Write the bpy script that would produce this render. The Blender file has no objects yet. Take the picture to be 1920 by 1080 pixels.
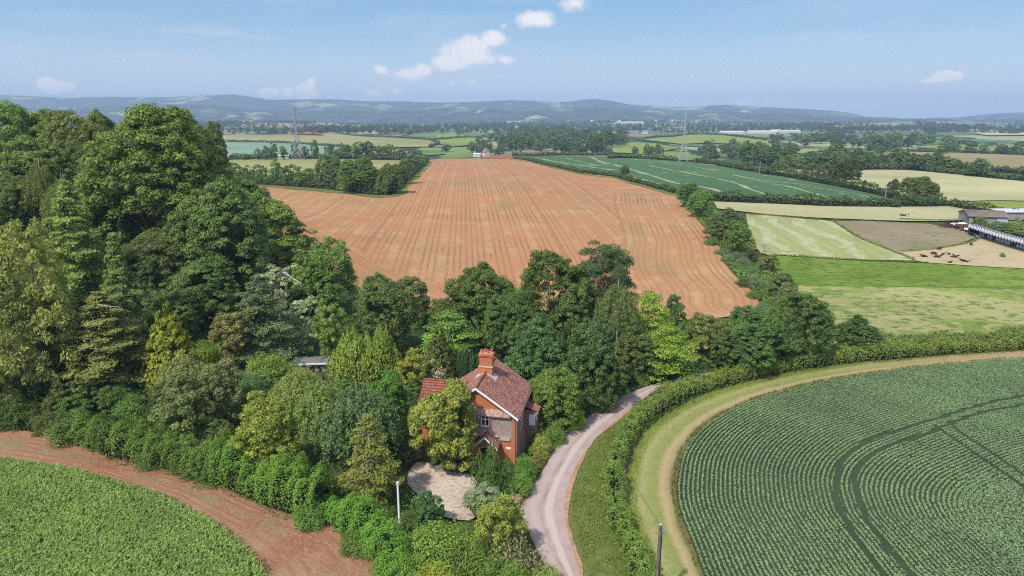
import bpy, math, random
import numpy as np
from mathutils import Vector, Matrix, geometry as mg

rng = np.random.default_rng(11)
random.seed(11)
SC = bpy.context.scene
COL = SC.collection

# ------------------------------------------------------------------ camera geometry
CAM_H = 36.0
FPX = 1297.0                       # focal length in photograph pixels (1920 wide)
PITCH = math.atan((540 - 215) / FPX)
CP, SP = math.cos(PITCH), math.sin(PITCH)


def smooth(a, b, t):
    t = np.clip((np.asarray(t, float) - a) / (b - a), 0, 1)
    return t * t * (3 - 2 * t)


def tz(x, y):
    """height of the land"""
    x = np.asarray(x, float)
    y = np.asarray(y, float)
    z = 17.0 * np.exp(-0.5 * (((x + 105) / 40) ** 2 + ((y - 138) / 42) ** 2))      # wooded knoll
    z = z + smooth(85, 210, y) * 7.0 * np.exp(-0.5 * (((x - 10) / 95) ** 2 + ((y - 330) / 130) ** 2))   # swell of the red field
    z = z - 9.0 * smooth(575, 760, y)
    far = smooth(240, 620, y)
    z = z + far * (1.6 * np.sin(x / 83 + 1.0) * np.cos(y / 140) + 1.0 * np.sin(x / 41 + y / 97))
    far2 = smooth(1200, 2600, y)
    z = z + far2 * (5.0 * np.sin(x / 410 + y / 620) + 3.5 * np.sin(x / 230 - y / 390 + 2))
    z = z + 0.12 * np.sin(x / 5.1 + 0.7) * np.sin(y / 6.3)
    return z


_YS = np.geomspace(22, 9300, 2600)


def raydir(px, py):
    a = (px - 960) / FPX
    b = (540 - py) / FPX
    return a, CP + b * SP, -SP + b * CP


def G(px, py):
    """photograph pixel -> point of the land seen there"""
    a, dy, dz = raydir(px, py)
    xs = _YS * a / dy
    zr = CAM_H + _YS * dz / dy
    d = zr - tz(xs, _YS)
    i = int(np.argmax(d < 0))
    if d[i] >= 0:
        i = len(_YS) - 1
        return float(xs[i]), float(_YS[i])
    if i == 0:
        return float(xs[0]), float(_YS[0])
    t = d[i - 1] / (d[i - 1] - d[i])
    Y = _YS[i - 1] + t * (_YS[i] - _YS[i - 1])
    return float(Y * a / dy), float(Y)


def GZ(px, py):
    x, y = G(px, py)
    return x, y, float(tz(x, y))


def at_y(px, py, Y):
    a, dy, dz = raydir(px, py)
    return Y * a / dy, Y, CAM_H + Y * dz / dy


def spline(pts, step=None, n=None):
    """Catmull-Rom through 2D points, resampled"""
    P = np.asarray(pts, float)
    Q = np.vstack([2 * P[0] - P[1], P, 2 * P[-1] - P[-2]])
    out = []
    for i in range(1, len(Q) - 2):
        p0, p1, p2, p3 = Q[i - 1], Q[i], Q[i + 1], Q[i + 2]
        for t in np.linspace(0, 1, 24, endpoint=False):
            out.append(0.5 * ((2 * p1) + (-p0 + p2) * t + (2 * p0 - 5 * p1 + 4 * p2 - p3) * t * t
                              + (-p0 + 3 * p1 - 3 * p2 + p3) * t ** 3))
    out.append(P[-1])
    out = np.array(out)
    L = np.concatenate([[0], np.cumsum(np.linalg.norm(np.diff(out, axis=0), axis=1))])
    if n is None:
        n = max(2, int(L[-1] / step) + 1)
    s = np.linspace(0, L[-1], n)
    return np.stack([np.interp(s, L, out[:, 0]), np.interp(s, L, out[:, 1])], 1)


def gl(pts):
    return [G(*p) for p in pts]


# ------------------------------------------------------------------ objects
def tag(o, label=None, cat=None, group=None, kind=None):
    if label: o['label'] = label
    if cat: o['category'] = cat
    if group: o['group'] = group
    if kind: o['kind'] = kind
    return o


def link(name, me, parent=None):
    o = bpy.data.objects.new(name, me)
    COL.objects.link(o)
    if parent is not None:
        o.parent = parent
    return o


def empty(name, loc, rz=0.0):
    o = bpy.data.objects.new(name, None)
    o.empty_display_size = 0.5
    COL.objects.link(o)
    o.location = loc
    o.rotation_euler = (0, 0, rz)
    return o


def mesh_np(name, V, F, mats=(), mi=None, smoothf=False, attrs=None):
    """V (n,3); F list of arrays (m,k)"""
    me = bpy.data.meshes.new(name)
    V = np.ascontiguousarray(V, np.float32)
    me.vertices.add(len(V))
    me.vertices.foreach_set('co', V.ravel())
    F = [np.asarray(f, np.int32) for f in F if len(f)]
    loops = np.concatenate([f.ravel() for f in F])
    tot = np.concatenate([np.full(len(f), f.shape[1], np.int32) for f in F])
    start = np.concatenate([[0], np.cumsum(tot)[:-1]]).astype(np.int32)
    me.loops.add(len(loops))
    me.loops.foreach_set('vertex_index', loops)
    me.polygons.add(len(tot))
    me.polygons.foreach_set('loop_start', start)
    if mi is not None:
        me.polygons.foreach_set('material_index', np.asarray(mi, np.int32))
    me.polygons.foreach_set('use_smooth', np.full(len(tot), bool(smoothf)))
    for m in mats:
        me.materials.append(m)
    for k, a in (attrs or {}).items():
        at = me.attributes.new(k, 'FLOAT', 'POINT')
        at.data.foreach_set('value', np.ascontiguousarray(a, np.float32))
    me.update(calc_edges=True)
    return me


class MB:
    """collects simple solids into one mesh"""
    def __init__(s):
        s.v, s.q, s.t, s.m, s.mt, s.n = [], [], [], [], [], 0

    def add(s, V, quads=(), tris=(), mat=0):
        V = np.asarray(V, float)
        if len(quads):
            s.q.append(np.asarray(quads, int) + s.n); s.m += [mat] * len(quads)
        if len(tris):
            s.t.append(np.asarray(tris, int) + s.n); s.mt += [mat] * len(tris)
        s.v.append(V); s.n += len(V)
        return s

    def box(s, a, b, mat=0, bev=0.0):
        (x0, y0, z0), (x1, y1, z1) = a, b
        V = [(x0, y0, z0), (x1, y0, z0), (x1, y1, z0), (x0, y1, z0), (x0, y0, z1), (x1, y0, z1), (x1, y1, z1), (x0, y1, z1)]
        return s.add(V, [(0, 3, 2, 1), (4, 5, 6, 7), (0, 1, 5, 4), (1, 2, 6, 5), (2, 3, 7, 6), (3, 0, 4, 7)], mat=mat)

    def tube(s, P, R, k=6, mat=0, cap=True):
        P = np.asarray(P, float)
        R = np.broadcast_to(np.asarray(R, float), (len(P),))
        T = np.gradient(P, axis=0)
        T /= np.linalg.norm(T, axis=1)[:, None] + 1e-9
        ref = np.array([0.0, 0, 1]) if abs(T[0][2]) < 0.85 else np.array([1.0, 0, 0])
        A = np.cross(T, ref); A /= np.linalg.norm(A, axis=1)[:, None] + 1e-9
        B = np.cross(T, A)
        ang = np.arange(k) * 2 * math.pi / k
        V = (P[:, None, :] + R[:, None, None] * (A[:, None, :] * np.cos(ang)[None, :, None] + B[:, None, :] * np.sin(ang)[None, :, None])).reshape(-1, 3)
        q = []
        for i in range(len(P) - 1):
            for j in range(k):
                j2 = (j + 1) % k
                q.append((i * k + j, i * k + j2, (i + 1) * k + j2, (i + 1) * k + j))
        t = []
        if cap:
            V = np.vstack([V, P[:1], P[-1:]])
            n0, n1 = len(P) * k, len(P) * k + 1
            for j in range(k):
                j2 = (j + 1) % k
                t.append((n0, j2, j)); t.append((n1, (len(P) - 1) * k + j, (len(P) - 1) * k + j2))
        return s.add(V, q, t, mat)

    def bar(s, a, b, r, k=4, mat=0):
        return s.tube([a, b], [r, r], k, mat)

    def poly_prism(s, P2, y0, y1, mat=0):
        """polygon in xz extruded along y"""
        n = len(P2)
        V = [(x, y0, z) for x, z in P2] + [(x, y1, z) for x, z in P2]
        s.add(V, [(i, i + n, (i + 1) % n + n, (i + 1) % n) for i in range(n)], mat=mat)
        tr = mg.tessellate_polygon([[Vector((x, z, 0)) for x, z in P2]])
        s.add(V, tris=[(a, b, c) for a, b, c in tr] + [(c + n, b + n, a + n) for a, b, c in tr], mat=mat)
        return s

    def slab(s, quad, thick, mat=0):
        """quad of four points thickened along its normal (downwards)"""
        Q = np.asarray(quad, float)
        nn = np.cross(Q[1] - Q[0], Q[3] - Q[0]); nn /= np.linalg.norm(nn)
        V = np.vstack([Q, Q - nn * thick])
        return s.add(V, [(0, 1, 2, 3), (7, 6, 5, 4), (0, 4, 5, 1), (1, 5, 6, 2), (2, 6, 7, 3), (3, 7, 4, 0)], mat=mat)

    def mesh(s, name, mats, smoothf=False, fix=True):
        F, mi = [], []
        if s.q: F.append(np.vstack(s.q)); mi += s.m
        if s.t: F.append(np.vstack(s.t)); mi += s.mt
        me = mesh_np(name, np.vstack(s.v), F, mats, mi, smoothf)
        if fix:
            import bmesh
            b = bmesh.new(); b.from_mesh(me)
            bmesh.ops.recalc_face_normals(b, faces=b.faces)
            b.to_mesh(me); b.free()
        return me

    def build(s, name, mats, parent=None, smoothf=False):
        if not isinstance(mats, (list, tuple)): mats = [mats]
        return link(name, s.mesh(name, mats, smoothf), parent)


# ------------------------------------------------------------------ materials
class NT:
    def __init__(s, tree):
        s.t = tree; s.N = tree.nodes; s.L = tree.links

    def node(s, ty, **kw):
        n = s.N.new(ty)
        for k, v in kw.items():
            if k.startswith('i_'):
                key = k[2:]
                key = int(key) if key.isdigit() else key.replace('_', ' ')
                s.put(n.inputs[key], v)
            else:
                setattr(n, k, v)
        return n

    def put(s, sock, v):
        if isinstance(v, bpy.types.NodeSocket):
            s.L.new(v, sock)
        elif hasattr(v, '__len__') and len(v) == 3 and sock.type == 'RGBA':
            sock.default_value = (*v, 1)
        else:
            sock.default_value = v

    def m(s, op, a, b=0.0, c=None, clamp=False):
        n = s.node('ShaderNodeMath', operation=op, use_clamp=clamp)
        s.put(n.inputs[0], a); s.put(n.inputs[1], b)
        if c is not None: s.put(n.inputs[2], c)
        return n.outputs[0]

    def mix(s, f, a, b, mode='MIX'):
        n = s.node('ShaderNodeMix', data_type='RGBA', blend_type=mode)
        n.clamp_factor = True
        s.put(n.inputs[0], f); s.put(n.inputs[6], a); s.put(n.inputs[7], b)
        return n.outputs[2]

    def noise(s, vec, scale, detail=3, rough=0.55, dist=0.0):
        n = s.node('ShaderNodeTexNoise')
        s.put(n.inputs['Vector'], vec); n.inputs['Scale'].default_value = scale
        n.inputs['Detail'].default_value = detail; n.inputs['Roughness'].default_value = rough
        n.inputs['Distortion'].default_value = dist
        return n.outputs[0]

    def ss(s, a, b, v):
        n = s.node('ShaderNodeMapRange', interpolation_type='SMOOTHSTEP')
        s.put(n.inputs[0], v); s.put(n.inputs[1], a); s.put(n.inputs[2], b)
        return n.outputs[0]

    def vscale(s, v, xyz):
        n = s.node('ShaderNodeVectorMath', operation='MULTIPLY')
        s.put(n.inputs[0], v); n.inputs[1].default_value = xyz
        return n.outputs[0]


def new_mat(name):
    m = bpy.data.materials.new(name)
    m.use_nodes = True
    t = NT(m.node_tree)
    b = m.node_tree.nodes['Principled BSDF']
    return m, t, b


def pos_of(t):
    return t.node('ShaderNodeNewGeometry').outputs['Position']


def finish(t, b, col, rough=0.85, spec=0.2, bump=None, bstr=0.4, bdist=0.1, gain=1.0):
    if gain != 1.0:
        col = t.mix(1.0, col, (gain, gain, gain), 'MULTIPLY')
    t.put(b.inputs['Base Color'], col)
    t.put(b.inputs['Roughness'], rough)
    b.inputs['Specular IOR Level'].default_value = spec
    if bump is not None:
        n = t.node('ShaderNodeBump')
        n.inputs['Strength'].default_value = bstr; n.inputs['Distance'].default_value = bdist
        t.put(n.inputs['Height'], bump)
        t.L.new(n.outputs[0], b.inputs['Normal'])


_plain = {}


def plain(name, col, rough=0.7, spec=0.3, metal=0.0, var=0.12, scale=6.0, bump=0.0):
    """one real-world colour with a little wear"""
    if name in _plain: return _plain[name]
    m, t, b = new_mat(name)
    tc = t.node('ShaderNodeTexCoord').outputs['Object']
    nz = t.noise(tc, scale, 4, 0.6)
    c = t.mix(t.ss(0.3, 0.7, nz), tuple(x * (1 - var) for x in col), tuple(min(1, x * (1 + var)) for x in col))
    finish(t, b, c, rough, spec, nz if bump else None, bump, 0.03)
    b.inputs['Metallic'].default_value = metal
    _plain[name] = m
    return m


def field_mat(name, cols, s1=0.05, s2=0.9, stripe=None, aniso=(1, 1, 1), bump=0.5, fleck=None, t1=(0.38, 0.62), detail2=4, t2=(0.42, 0.72)):
    """cols: three colours of the ground cover, mixed at two scales; stripe=(angle, pitch, colour, amount, waver)"""
    m, t, b = new_mat(name)
    P = t.vscale(pos_of(t), aniso)
    n1 = t.noise(P, s1, 4, 0.55, 0.3)
    n2 = t.noise(P, s2, detail2, 0.65)
    c = t.mix(t.ss(t1[0], t1[1], n1), cols[0], cols[1])
    c = t.mix(t.ss(t2[0], t2[1], n2), c, cols[2])
    n5 = t.noise(P, s1 * 0.37, 3, 0.6, 0.6)
    n6 = t.noise(pos_of(t), 3.1, 3, 0.75)
    tone = t.m('ADD', t.m('MULTIPLY', t.m('SUBTRACT', n5, 0.5), 1.1), t.m('MULTIPLY', t.m('SUBTRACT', n6, 0.5), 0.9))
    c = t.mix(t.ss(-0.35, 0.35, tone), t.mix(1.0, c, (0.78, 0.80, 0.76), 'MULTIPLY'), t.mix(1.0, c, (1.2, 1.17, 1.16), 'MULTIPLY'))
    if fleck:
        n3 = t.noise(P, fleck[0], 2, 0.5)
        c = t.mix(t.m('MULTIPLY', t.ss(fleck[1], fleck[1] + 0.08, n3), fleck[3] if len(fleck) > 3 else 0.8), c, fleck[2])
    for st in (stripe or []):
        ang, pitch, sc, amt, wav = st[:5]
        wid = st[5] if len(st) > 5 else 0.3
        sep = t.node('ShaderNodeSeparateXYZ'); t.put(sep.inputs[0], pos_of(t))
        u = t.m('ADD', t.m('MULTIPLY', sep.outputs[0], math.cos(ang) / pitch), t.m('MULTIPLY', sep.outputs[1], math.sin(ang) / pitch))
        u = t.m('ADD', u, t.m('MULTIPLY', t.m('SUBTRACT', n1, 0.5), wav))
        f = t.m('PINGPONG', u, 0.5)
        k = t.m('SUBTRACT', 1.0, t.ss(wid * 0.5, wid, f))
        n4 = t.noise(pos_of(t), 0.35, 3, 0.7)
        k = t.m('MULTIPLY', k, t.m('MULTIPLY', t.ss(0.32, 0.6, n4), amt))
        c = t.mix(k, c, sc)
    finish(t, b, c, 0.95, 0.1, n2, bump, 0.25, gain=0.74)
    return m


def leaf_mat(name, transl=0.38, rough=0.5, spec=0.25, hue=1.0):
    """foliage: the colour is the object's own colour, varied from clump to clump and leaf to leaf"""
    m, t, b = new_mat(name)
    oi = t.node('ShaderNodeObjectInfo')
    at = t.node('ShaderNodeAttribute', attribute_name='tint')
    tint = at.outputs['Fac']
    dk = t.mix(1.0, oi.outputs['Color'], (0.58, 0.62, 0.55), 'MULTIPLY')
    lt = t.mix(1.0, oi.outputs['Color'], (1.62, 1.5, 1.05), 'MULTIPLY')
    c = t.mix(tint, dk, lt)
    hs = t.node('ShaderNodeHueSaturation')
    t.put(hs.inputs['Hue'], t.m('ADD', 0.488, t.m('MULTIPLY', oi.outputs['Random'], 0.024)))
    t.put(hs.inputs['Value'], t.m('ADD', 0.85, t.m('MULTIPLY', oi.outputs['Random'], 0.3)))
    t.put(hs.inputs['Color'], c)
    c = hs.outputs[0]
    t.put(b.inputs['Base Color'], c)
    b.inputs['Roughness'].default_value = rough
    b.inputs['Specular IOR Level'].default_value = spec
    tr = t.node('ShaderNodeBsdfTranslucent')
    t.put(tr.inputs['Color'], t.mix(1.0, c, (1.15, 1.2, 0.6), 'MULTIPLY'))
    mx = t.node('ShaderNodeMixShader')
    mx.inputs[0].default_value = transl
    t.L.new(b.outputs[0], mx.inputs[1]); t.L.new(tr.outputs[0], mx.inputs[2])
    t.L.new(mx.outputs[0], m.node_tree.nodes['Material Output'].inputs['Surface'])
    return m


LEAF = leaf_mat('leaf')
BARK = plain('bark', (0.11, 0.085, 0.06), 0.9, 0.1, var=0.35, scale=3)
PALE_BARK = plain('pale_bark', (0.24, 0.21, 0.18), 0.85, 0.1, var=0.3, scale=3)
WHITE_BARK = plain('white_bark', (0.42, 0.40, 0.36), 0.85, 0.1, var=0.3, scale=3)
DARK_CORE = plain('hedge_stems', (0.025, 0.028, 0.014), 0.95, 0.05)  # dark solid fill inside the hedges, added to stop light passing through
LG = 2.3     # overall leaf brightness
# ------------------------------------------------------------------ foliage meshes
def unit(v):
    return v / (np.linalg.norm(v, axis=-1, keepdims=True) + 1e-9)


def rnd_dirs(n, r=rng):
    return unit(r.normal(size=(n, 3)))


def leaves(C, Nn, S, tint, aspect=0.6, T=None, r=rng):
    """kite-shaped leaves, slightly folded: vertices and quads"""
    n = len(C)
    Nn = unit(Nn)
    if T is None:
        T = rnd_dirs(n, r)
    T = T - Nn * np.sum(T * Nn, 1, keepdims=True)
    T = unit(T)
    B = np.cross(Nn, T)
    S = np.broadcast_to(np.asarray(S, float), (n,))[:, None]
    V = np.stack([C - T * S, C + B * S * aspect - Nn * S * 0.12, C + T * S, C - B * S * aspect - Nn * S * 0.12], 1).reshape(-1, 3)
    Q = np.arange(4 * n).reshape(n, 4)
    return V, Q, np.repeat(np.clip(tint, 0, 1), 4)


def leaf_mesh(name, parts, extra=None, mats=None):
    """parts: list of (V,Q,tint); extra: MB with a dark solid core in material slot 1"""
    V, F, T, n = [], [], [], 0
    for v, q, t in parts:
        V.append(v); F.append(q + n); T.append(t); n += len(v)
    Fq = np.vstack(F)
    mi = [np.zeros(len(Fq), int)]
    FF = [Fq]
    if extra is not None and extra.n:
        ev = np.vstack(extra.v)
        if extra.q:
            q = np.vstack(extra.q) + n; FF.append(q); mi.append(np.ones(len(q), int))
        if extra.t:
            q = np.vstack(extra.t) + n; FF.append(q); mi.append(np.ones(len(q), int))
        V.append(ev); T.append(np.full(len(ev), 0.5))
    return mesh_np(name, np.vstack(V), FF, mats or [LEAF], np.concatenate(mi), False, {'tint': np.concatenate(T)})


def puff_leaves(C, R, per, S, r, up=0.35, jit=0.7, squash=(1, 1, 1), aspect=0.6, tint=None, low=-0.45):
    """leaves on the upper skins of clumps at C with radii R"""
    n = len(C) * per
    D = rnd_dirs(int(n * 1.7), r)
    D = D[D[:, 2] > low]
    while len(D) < n:
        D = np.vstack([D, D])
    D = D[:n]
    idx = np.repeat(np.arange(len(C)), per)
    rad = np.asarray(R)[idx][:, None] * (0.5 + 0.62 * r.random((n, 1)) ** 0.7)
    P = C[idx] + D * rad * np.asarray(squash)
    N = D * np.array([1, 1, 1]) + up * np.array([0, 0, 1]) + jit * r.normal(size=(n, 3)) * 0.6
    if tint is None:
        tint = r.normal(0.45, 0.17, len(C))
    t = tint[idx] + r.normal(0, 0.2, n)
    return leaves(P, N, S * (0.65 + 0.7 * r.random(n)), t, aspect, r=r)


def lobes_of(nl, r, spread=0.56):
    i = np.arange(nl) + 0.5
    ph = np.arccos(1 - 1.75 * i / nl)
    th = math.pi * (1 + 5 ** 0.5) * i + r.random() * 6
    D = np.stack([np.sin(ph) * np.cos(th), np.sin(ph) * np.sin(th), np.cos(ph)], 1)
    D = unit(D + 0.25 * r.normal(size=D.shape))
    return D * (spread * (0.75 + 0.4 * r.random((nl, 1)))), 0.34 + 0.2 * r.random(nl)


def broad(name, seed, H, W, cb, nl=11, npuff=260, per=90, S=0.25, bark=None, squash=(1, 1, 0.8), puff=(0.1, 0.17), spread=0.56, up=0.35, jit=0.7, aspect=0.6, trunk_r=None, egg=0.0, low=-0.45):
    """a broad-leaved tree: returns (trunk mesh, crown mesh, H, W)"""
    r = np.random.default_rng(seed)
    L, LR = lobes_of(nl, r, spread)
    pts, rad = [], []
    k = 0
    while k < npuff:
        i = r.integers(nl)
        d = rnd_dirs(1, r)[0]
        if d[2] < -0.55: continue
        p = L[i] + d * LR[i] * (0.8 + 0.25 * r.random())
        inside = np.linalg.norm(L - p, axis=1) < LR * 0.72
        if inside.any(): continue
        pts.append(p); rad.append(puff[0] + (puff[1] - puff[0]) * r.random()); k += 1
    pts = np.array(pts); rad = np.array(rad)
    m = np.percentile(np.linalg.norm(pts[:, :2], axis=1), 96)
    pts[:, :2] /= m * 1.08
    zlo, zhi = np.percentile(pts[:, 2], 2), pts[:, 2].max()
    pts[:, 2] = (pts[:, 2] - zlo) / (zhi - zlo) * 1.9 - 0.95
    if egg:
        pts[:, :2] *= (1 - egg * (pts[:, 2:3] * 0.5 + 0.1))
    R3 = np.array([W / 2, W / 2, (H - cb) / 2])
    C = pts * R3 + np.array([0, 0, cb + (H - cb) / 2])
    Rm = rad * (W / 2 + (H - cb) / 2) / 2 * 1.25
    crown = leaf_mesh(name + '_crown', [puff_leaves(C, Rm, per, S, r, up, jit, squash, aspect, low=low)])
    tb = MB()
    tr = trunk_r or H * 0.022
    top = cb + 0.45 * (H - cb)
    bend = r.normal(size=2) * W * 0.02
    tb.tube([(0, 0, -0.4), (bend[0] * .4, bend[1] * .4, cb * 0.5), (bend[0], bend[1], cb), (bend[0] * 1.3, bend[1] * 1.3, top)], [tr * 1.35, tr, tr * 0.85, tr * 0.4], 8)
    Ls = L.copy(); Ls[:, :2] /= m * 1.08
    Ls[:, 2] = (Ls[:, 2] - zlo) / (zhi - zlo) * 1.9 - 0.95
    Lc = Ls * R3 + np.array([0, 0, cb + (H - cb) / 2])
    for c in Lc:
        s = np.array([bend[0], bend[1], cb * (0.75 + 0.3 * r.random())])
        e = s + (c - s) * 1.15
        mid = s + (c - s) * 0.5 + r.normal(size=3) * W * 0.03
        tb.tube([s, mid, e], [tr * 0.5, tr * 0.33, tr * 0.12], 5)
    trunk = tb.mesh(name + '_trunk', [bark or BARK])
    return trunk, crown, H, W


def conifer_droop(name, seed, H, W, bark=None, levels=26, S=0.2, per=26, cb=0.06, droop=0.9, sparse=0.0, lift=0.12):
    """layered conifer, long limbs with hanging sprays"""
    r = np.random.default_rng(seed)
    tb = MB()
    tb.tube([(0, 0, -0.4), (0.05 * r.normal(), 0, H * 0.5), (0, 0, H * 0.97)], [H * 0.018, H * 0.011, 0.03], 7)
    P, N, T, Tn = [], [], [], []
    for i in range(levels):
        f = cb + (1 - cb) * (i + r.random() * 0.8) / levels
        z = f * H
        Lmax = W / 2 * (1 - f) ** 0.75 * (0.55 + 0.6 * r.random()) + 0.25
        if f < 0.25: Lmax *= 0.75 + f
        nb = 4 + int(r.random() * 3)
        a0 = r.random() * 6.28
        for b in range(nb):
            if r.random() < sparse: continue
            a = a0 + b * 6.283 / nb + r.normal() * 0.25
            L = Lmax * (0.7 + 0.45 * r.random())
            u = np.array([math.cos(a), math.sin(a), 0])
            dz0 = -0.18 * L + lift * L
            pth = [np.array([0, 0, z]), u * L * 0.5 + np.array([0, 0, z + dz0 * 0.4 - 0.10 * L]), u * L * .85 + np.array([0, 0, z + dz0 * .8 - .06 * L])]
            tb.tube(pth, [0.055 * L ** 0.4, 0.04 * L ** 0.4, 0.012], 4)
            n = max(5, int(per * L))
            s = r.random(n) ** 0.75
            s = 0.12 + 0.9 * s
            side = np.array([-u[1], u[0], 0])
            p = np.outer(s, u * L) + np.array([0, 0, z]) + np.outer(np.clip(s * 2, 0, 2), [0, 0, (dz0 * 0.4 - 0.06 * L)])
            wd = 0.22 * L * (1 - 0.75 * s) + 0.12
            p += side * (r.normal(size=n) * wd)[:, None]
            hang = np.abs(r.normal(size=n)) * droop * 0.3
            p[:, 2] -= hang
            P.append(p)
            N.append(u * 0.35 + r.normal(size=(n, 3)) * 0.45 + np.array([0, 0, 0.75]))
            T.append(u * 0.6 + np.array([0, 0, -droop * 0.55]) + r.normal(size=(n, 3)) * 0.45)
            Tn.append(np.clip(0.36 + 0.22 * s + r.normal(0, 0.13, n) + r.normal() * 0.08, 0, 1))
    P, N, T, Tn = np.vstack(P), np.vstack(N), np.vstack(T), np.concatenate(Tn)
    crown = leaf_mesh(name + '_crown', [leaves(P, N, S * (0.7 + 0.7 * r.random(len(P))), Tn, 0.42, T, r)])
    return tb.mesh(name + '_trunk', [bark or BARK]), crown, H, W


def cone_dense(name, seed, H, W, n=9000, S=0.17, lump=0.13, power=0.85, spray_up=0.8):
    r = np.random.default_rng(seed)
    # clumps over a cone
    m = 420
    f = 1 - np.sqrt(r.random(m))
    a = r.random(m) * 6.283
    rad = W / 2 * ((1 - f) ** power) * (0.86 + 0.16 * r.random(m)) * np.clip(0.72 + f * 2.2, 0, 1)
    C = np.stack([rad * np.cos(a), rad * np.sin(a), 0.03 * H + f * H * 0.97], 1)
    per = n // m
    idx = np.repeat(np.arange(m), per)
    out = np.stack([np.cos(a), np.sin(a), np.full(m, 0.45)], 1)
    D = rnd_dirs(len(idx), r)
    P = C[idx] + D * (lump * W * 0.5) * r.random((len(idx), 1)) ** 0.5 * (1.2 - f[idx])[:, None]
    N = out[idx] + 0.55 * r.normal(size=P.shape)
    T = out[idx] * 0.5 + np.array([0, 0, spray_up]) + 0.4 * r.normal(size=P.shape)
    t = r.normal(0.42, 0.13, m)[idx] + 0.12 * r.normal(size=len(idx)) + 0.25 * (np.sum(D * out[idx], 1)) * 0.4
    crown = leaf_mesh(name + '_crown', [leaves(P, N, S * (0.7 + 0.6 * r.random(len(P))), t, 0.5, T, r)])
    tb = MB().tube([(0, 0, -0.3), (0, 0, H * 0.5), (0, 0, H * 0.93)], [H * 0.02, H * 0.013, 0.02], 6)
    return tb.mesh(name + '_trunk', [BARK]), crown, H, W


def spires(name, seed, H, W, cols=9, n=5000, S=0.11, mini=0.5):
    """clump of upright spires (yew, juniper)"""
    r = np.random.default_rng(seed)
    parts = []
    tb = MB()
    for i in range(cols):
        a = i * 2.4; q = math.sqrt((i + 0.3) / cols)
        cx, cy = q * W * 0.36 * math.cos(a), q * W * 0.36 * math.sin(a)
        h = H * (mini + (1 - mini) * r.random()) if i else H
        rr = W * (0.16 + 0.06 * r.random())
        k = n // cols
        f = r.random(k) ** 0.8
        an = r.random(k) * 6.283
        w = rr * np.sqrt(np.clip(1 - (2 * np.clip(f, 0.25, 1) - 0.75) ** 2 / 1.7, 0.03, 1)) * (0.8 + 0.3 * r.random(k))
        w *= np.clip((1 - f) * 4, 0.1, 1)
        P = np.stack([cx + w * np.cos(an), cy + w * np.sin(an), f * h], 1)
        o = np.stack([np.cos(an), np.sin(an), np.full(k, 0.35)], 1)
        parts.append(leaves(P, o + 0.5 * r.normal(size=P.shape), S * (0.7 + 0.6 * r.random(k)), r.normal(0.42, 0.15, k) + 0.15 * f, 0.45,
                            o * 0.3 + np.array([0, 0, 1.0]) + 0.3 * r.normal(size=P.shape), r))
        tb.tube([(cx * .3, cy * .3, -0.2), (cx, cy, h * 0.35), (cx, cy, h * 0.85)], [0.07, 0.05, 0.01], 5)
    return tb.mesh(name + '_trunk', [BARK]), leaf_mesh(name + '_crown', parts), H, W


def shrub(name, seed, H, W, npuff=70, per=60, S=0.1, lump=1.0, aspect=0.6, up=0.4, jit=0.7, twig=None, top=0.0, dens=1.0):
    r = np.random.default_rng(seed)
    D = rnd_dirs(npuff * 3, r); D = D[D[:, 2] > -0.15][:npuff]
    q = (0.62 + 0.3 * r.random((len(D), 1)))
    C = D * q * np.array([W / 2, W / 2, H * 0.80]) * (1 + 0.16 * lump * r.normal(size=(len(D), 1)))
    C[:, 2] = np.clip(C[:, 2] + 0.06 * H, 0.08 * H, H * 0.95)
    R = (0.13 + 0.09 * r.random(len(C))) * (W + H) * 0.5 * dens
    crown = leaf_mesh(name + '_crown', [puff_leaves(C, R, per, S, r, up, jit, (1, 1, 0.9), aspect)])
    tb = MB()
    for c in C[::5]:
        tb.tube([(c[0] * .05, c[1] * .05, -0.15), c * np.array([0.5, 0.5, 0.45]), c], [0.05 * W / 3, 0.03 * W / 3, 0.008], 4)
    return tb.mesh(name + '_stems', [twig or BARK]), crown, H, W


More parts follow.
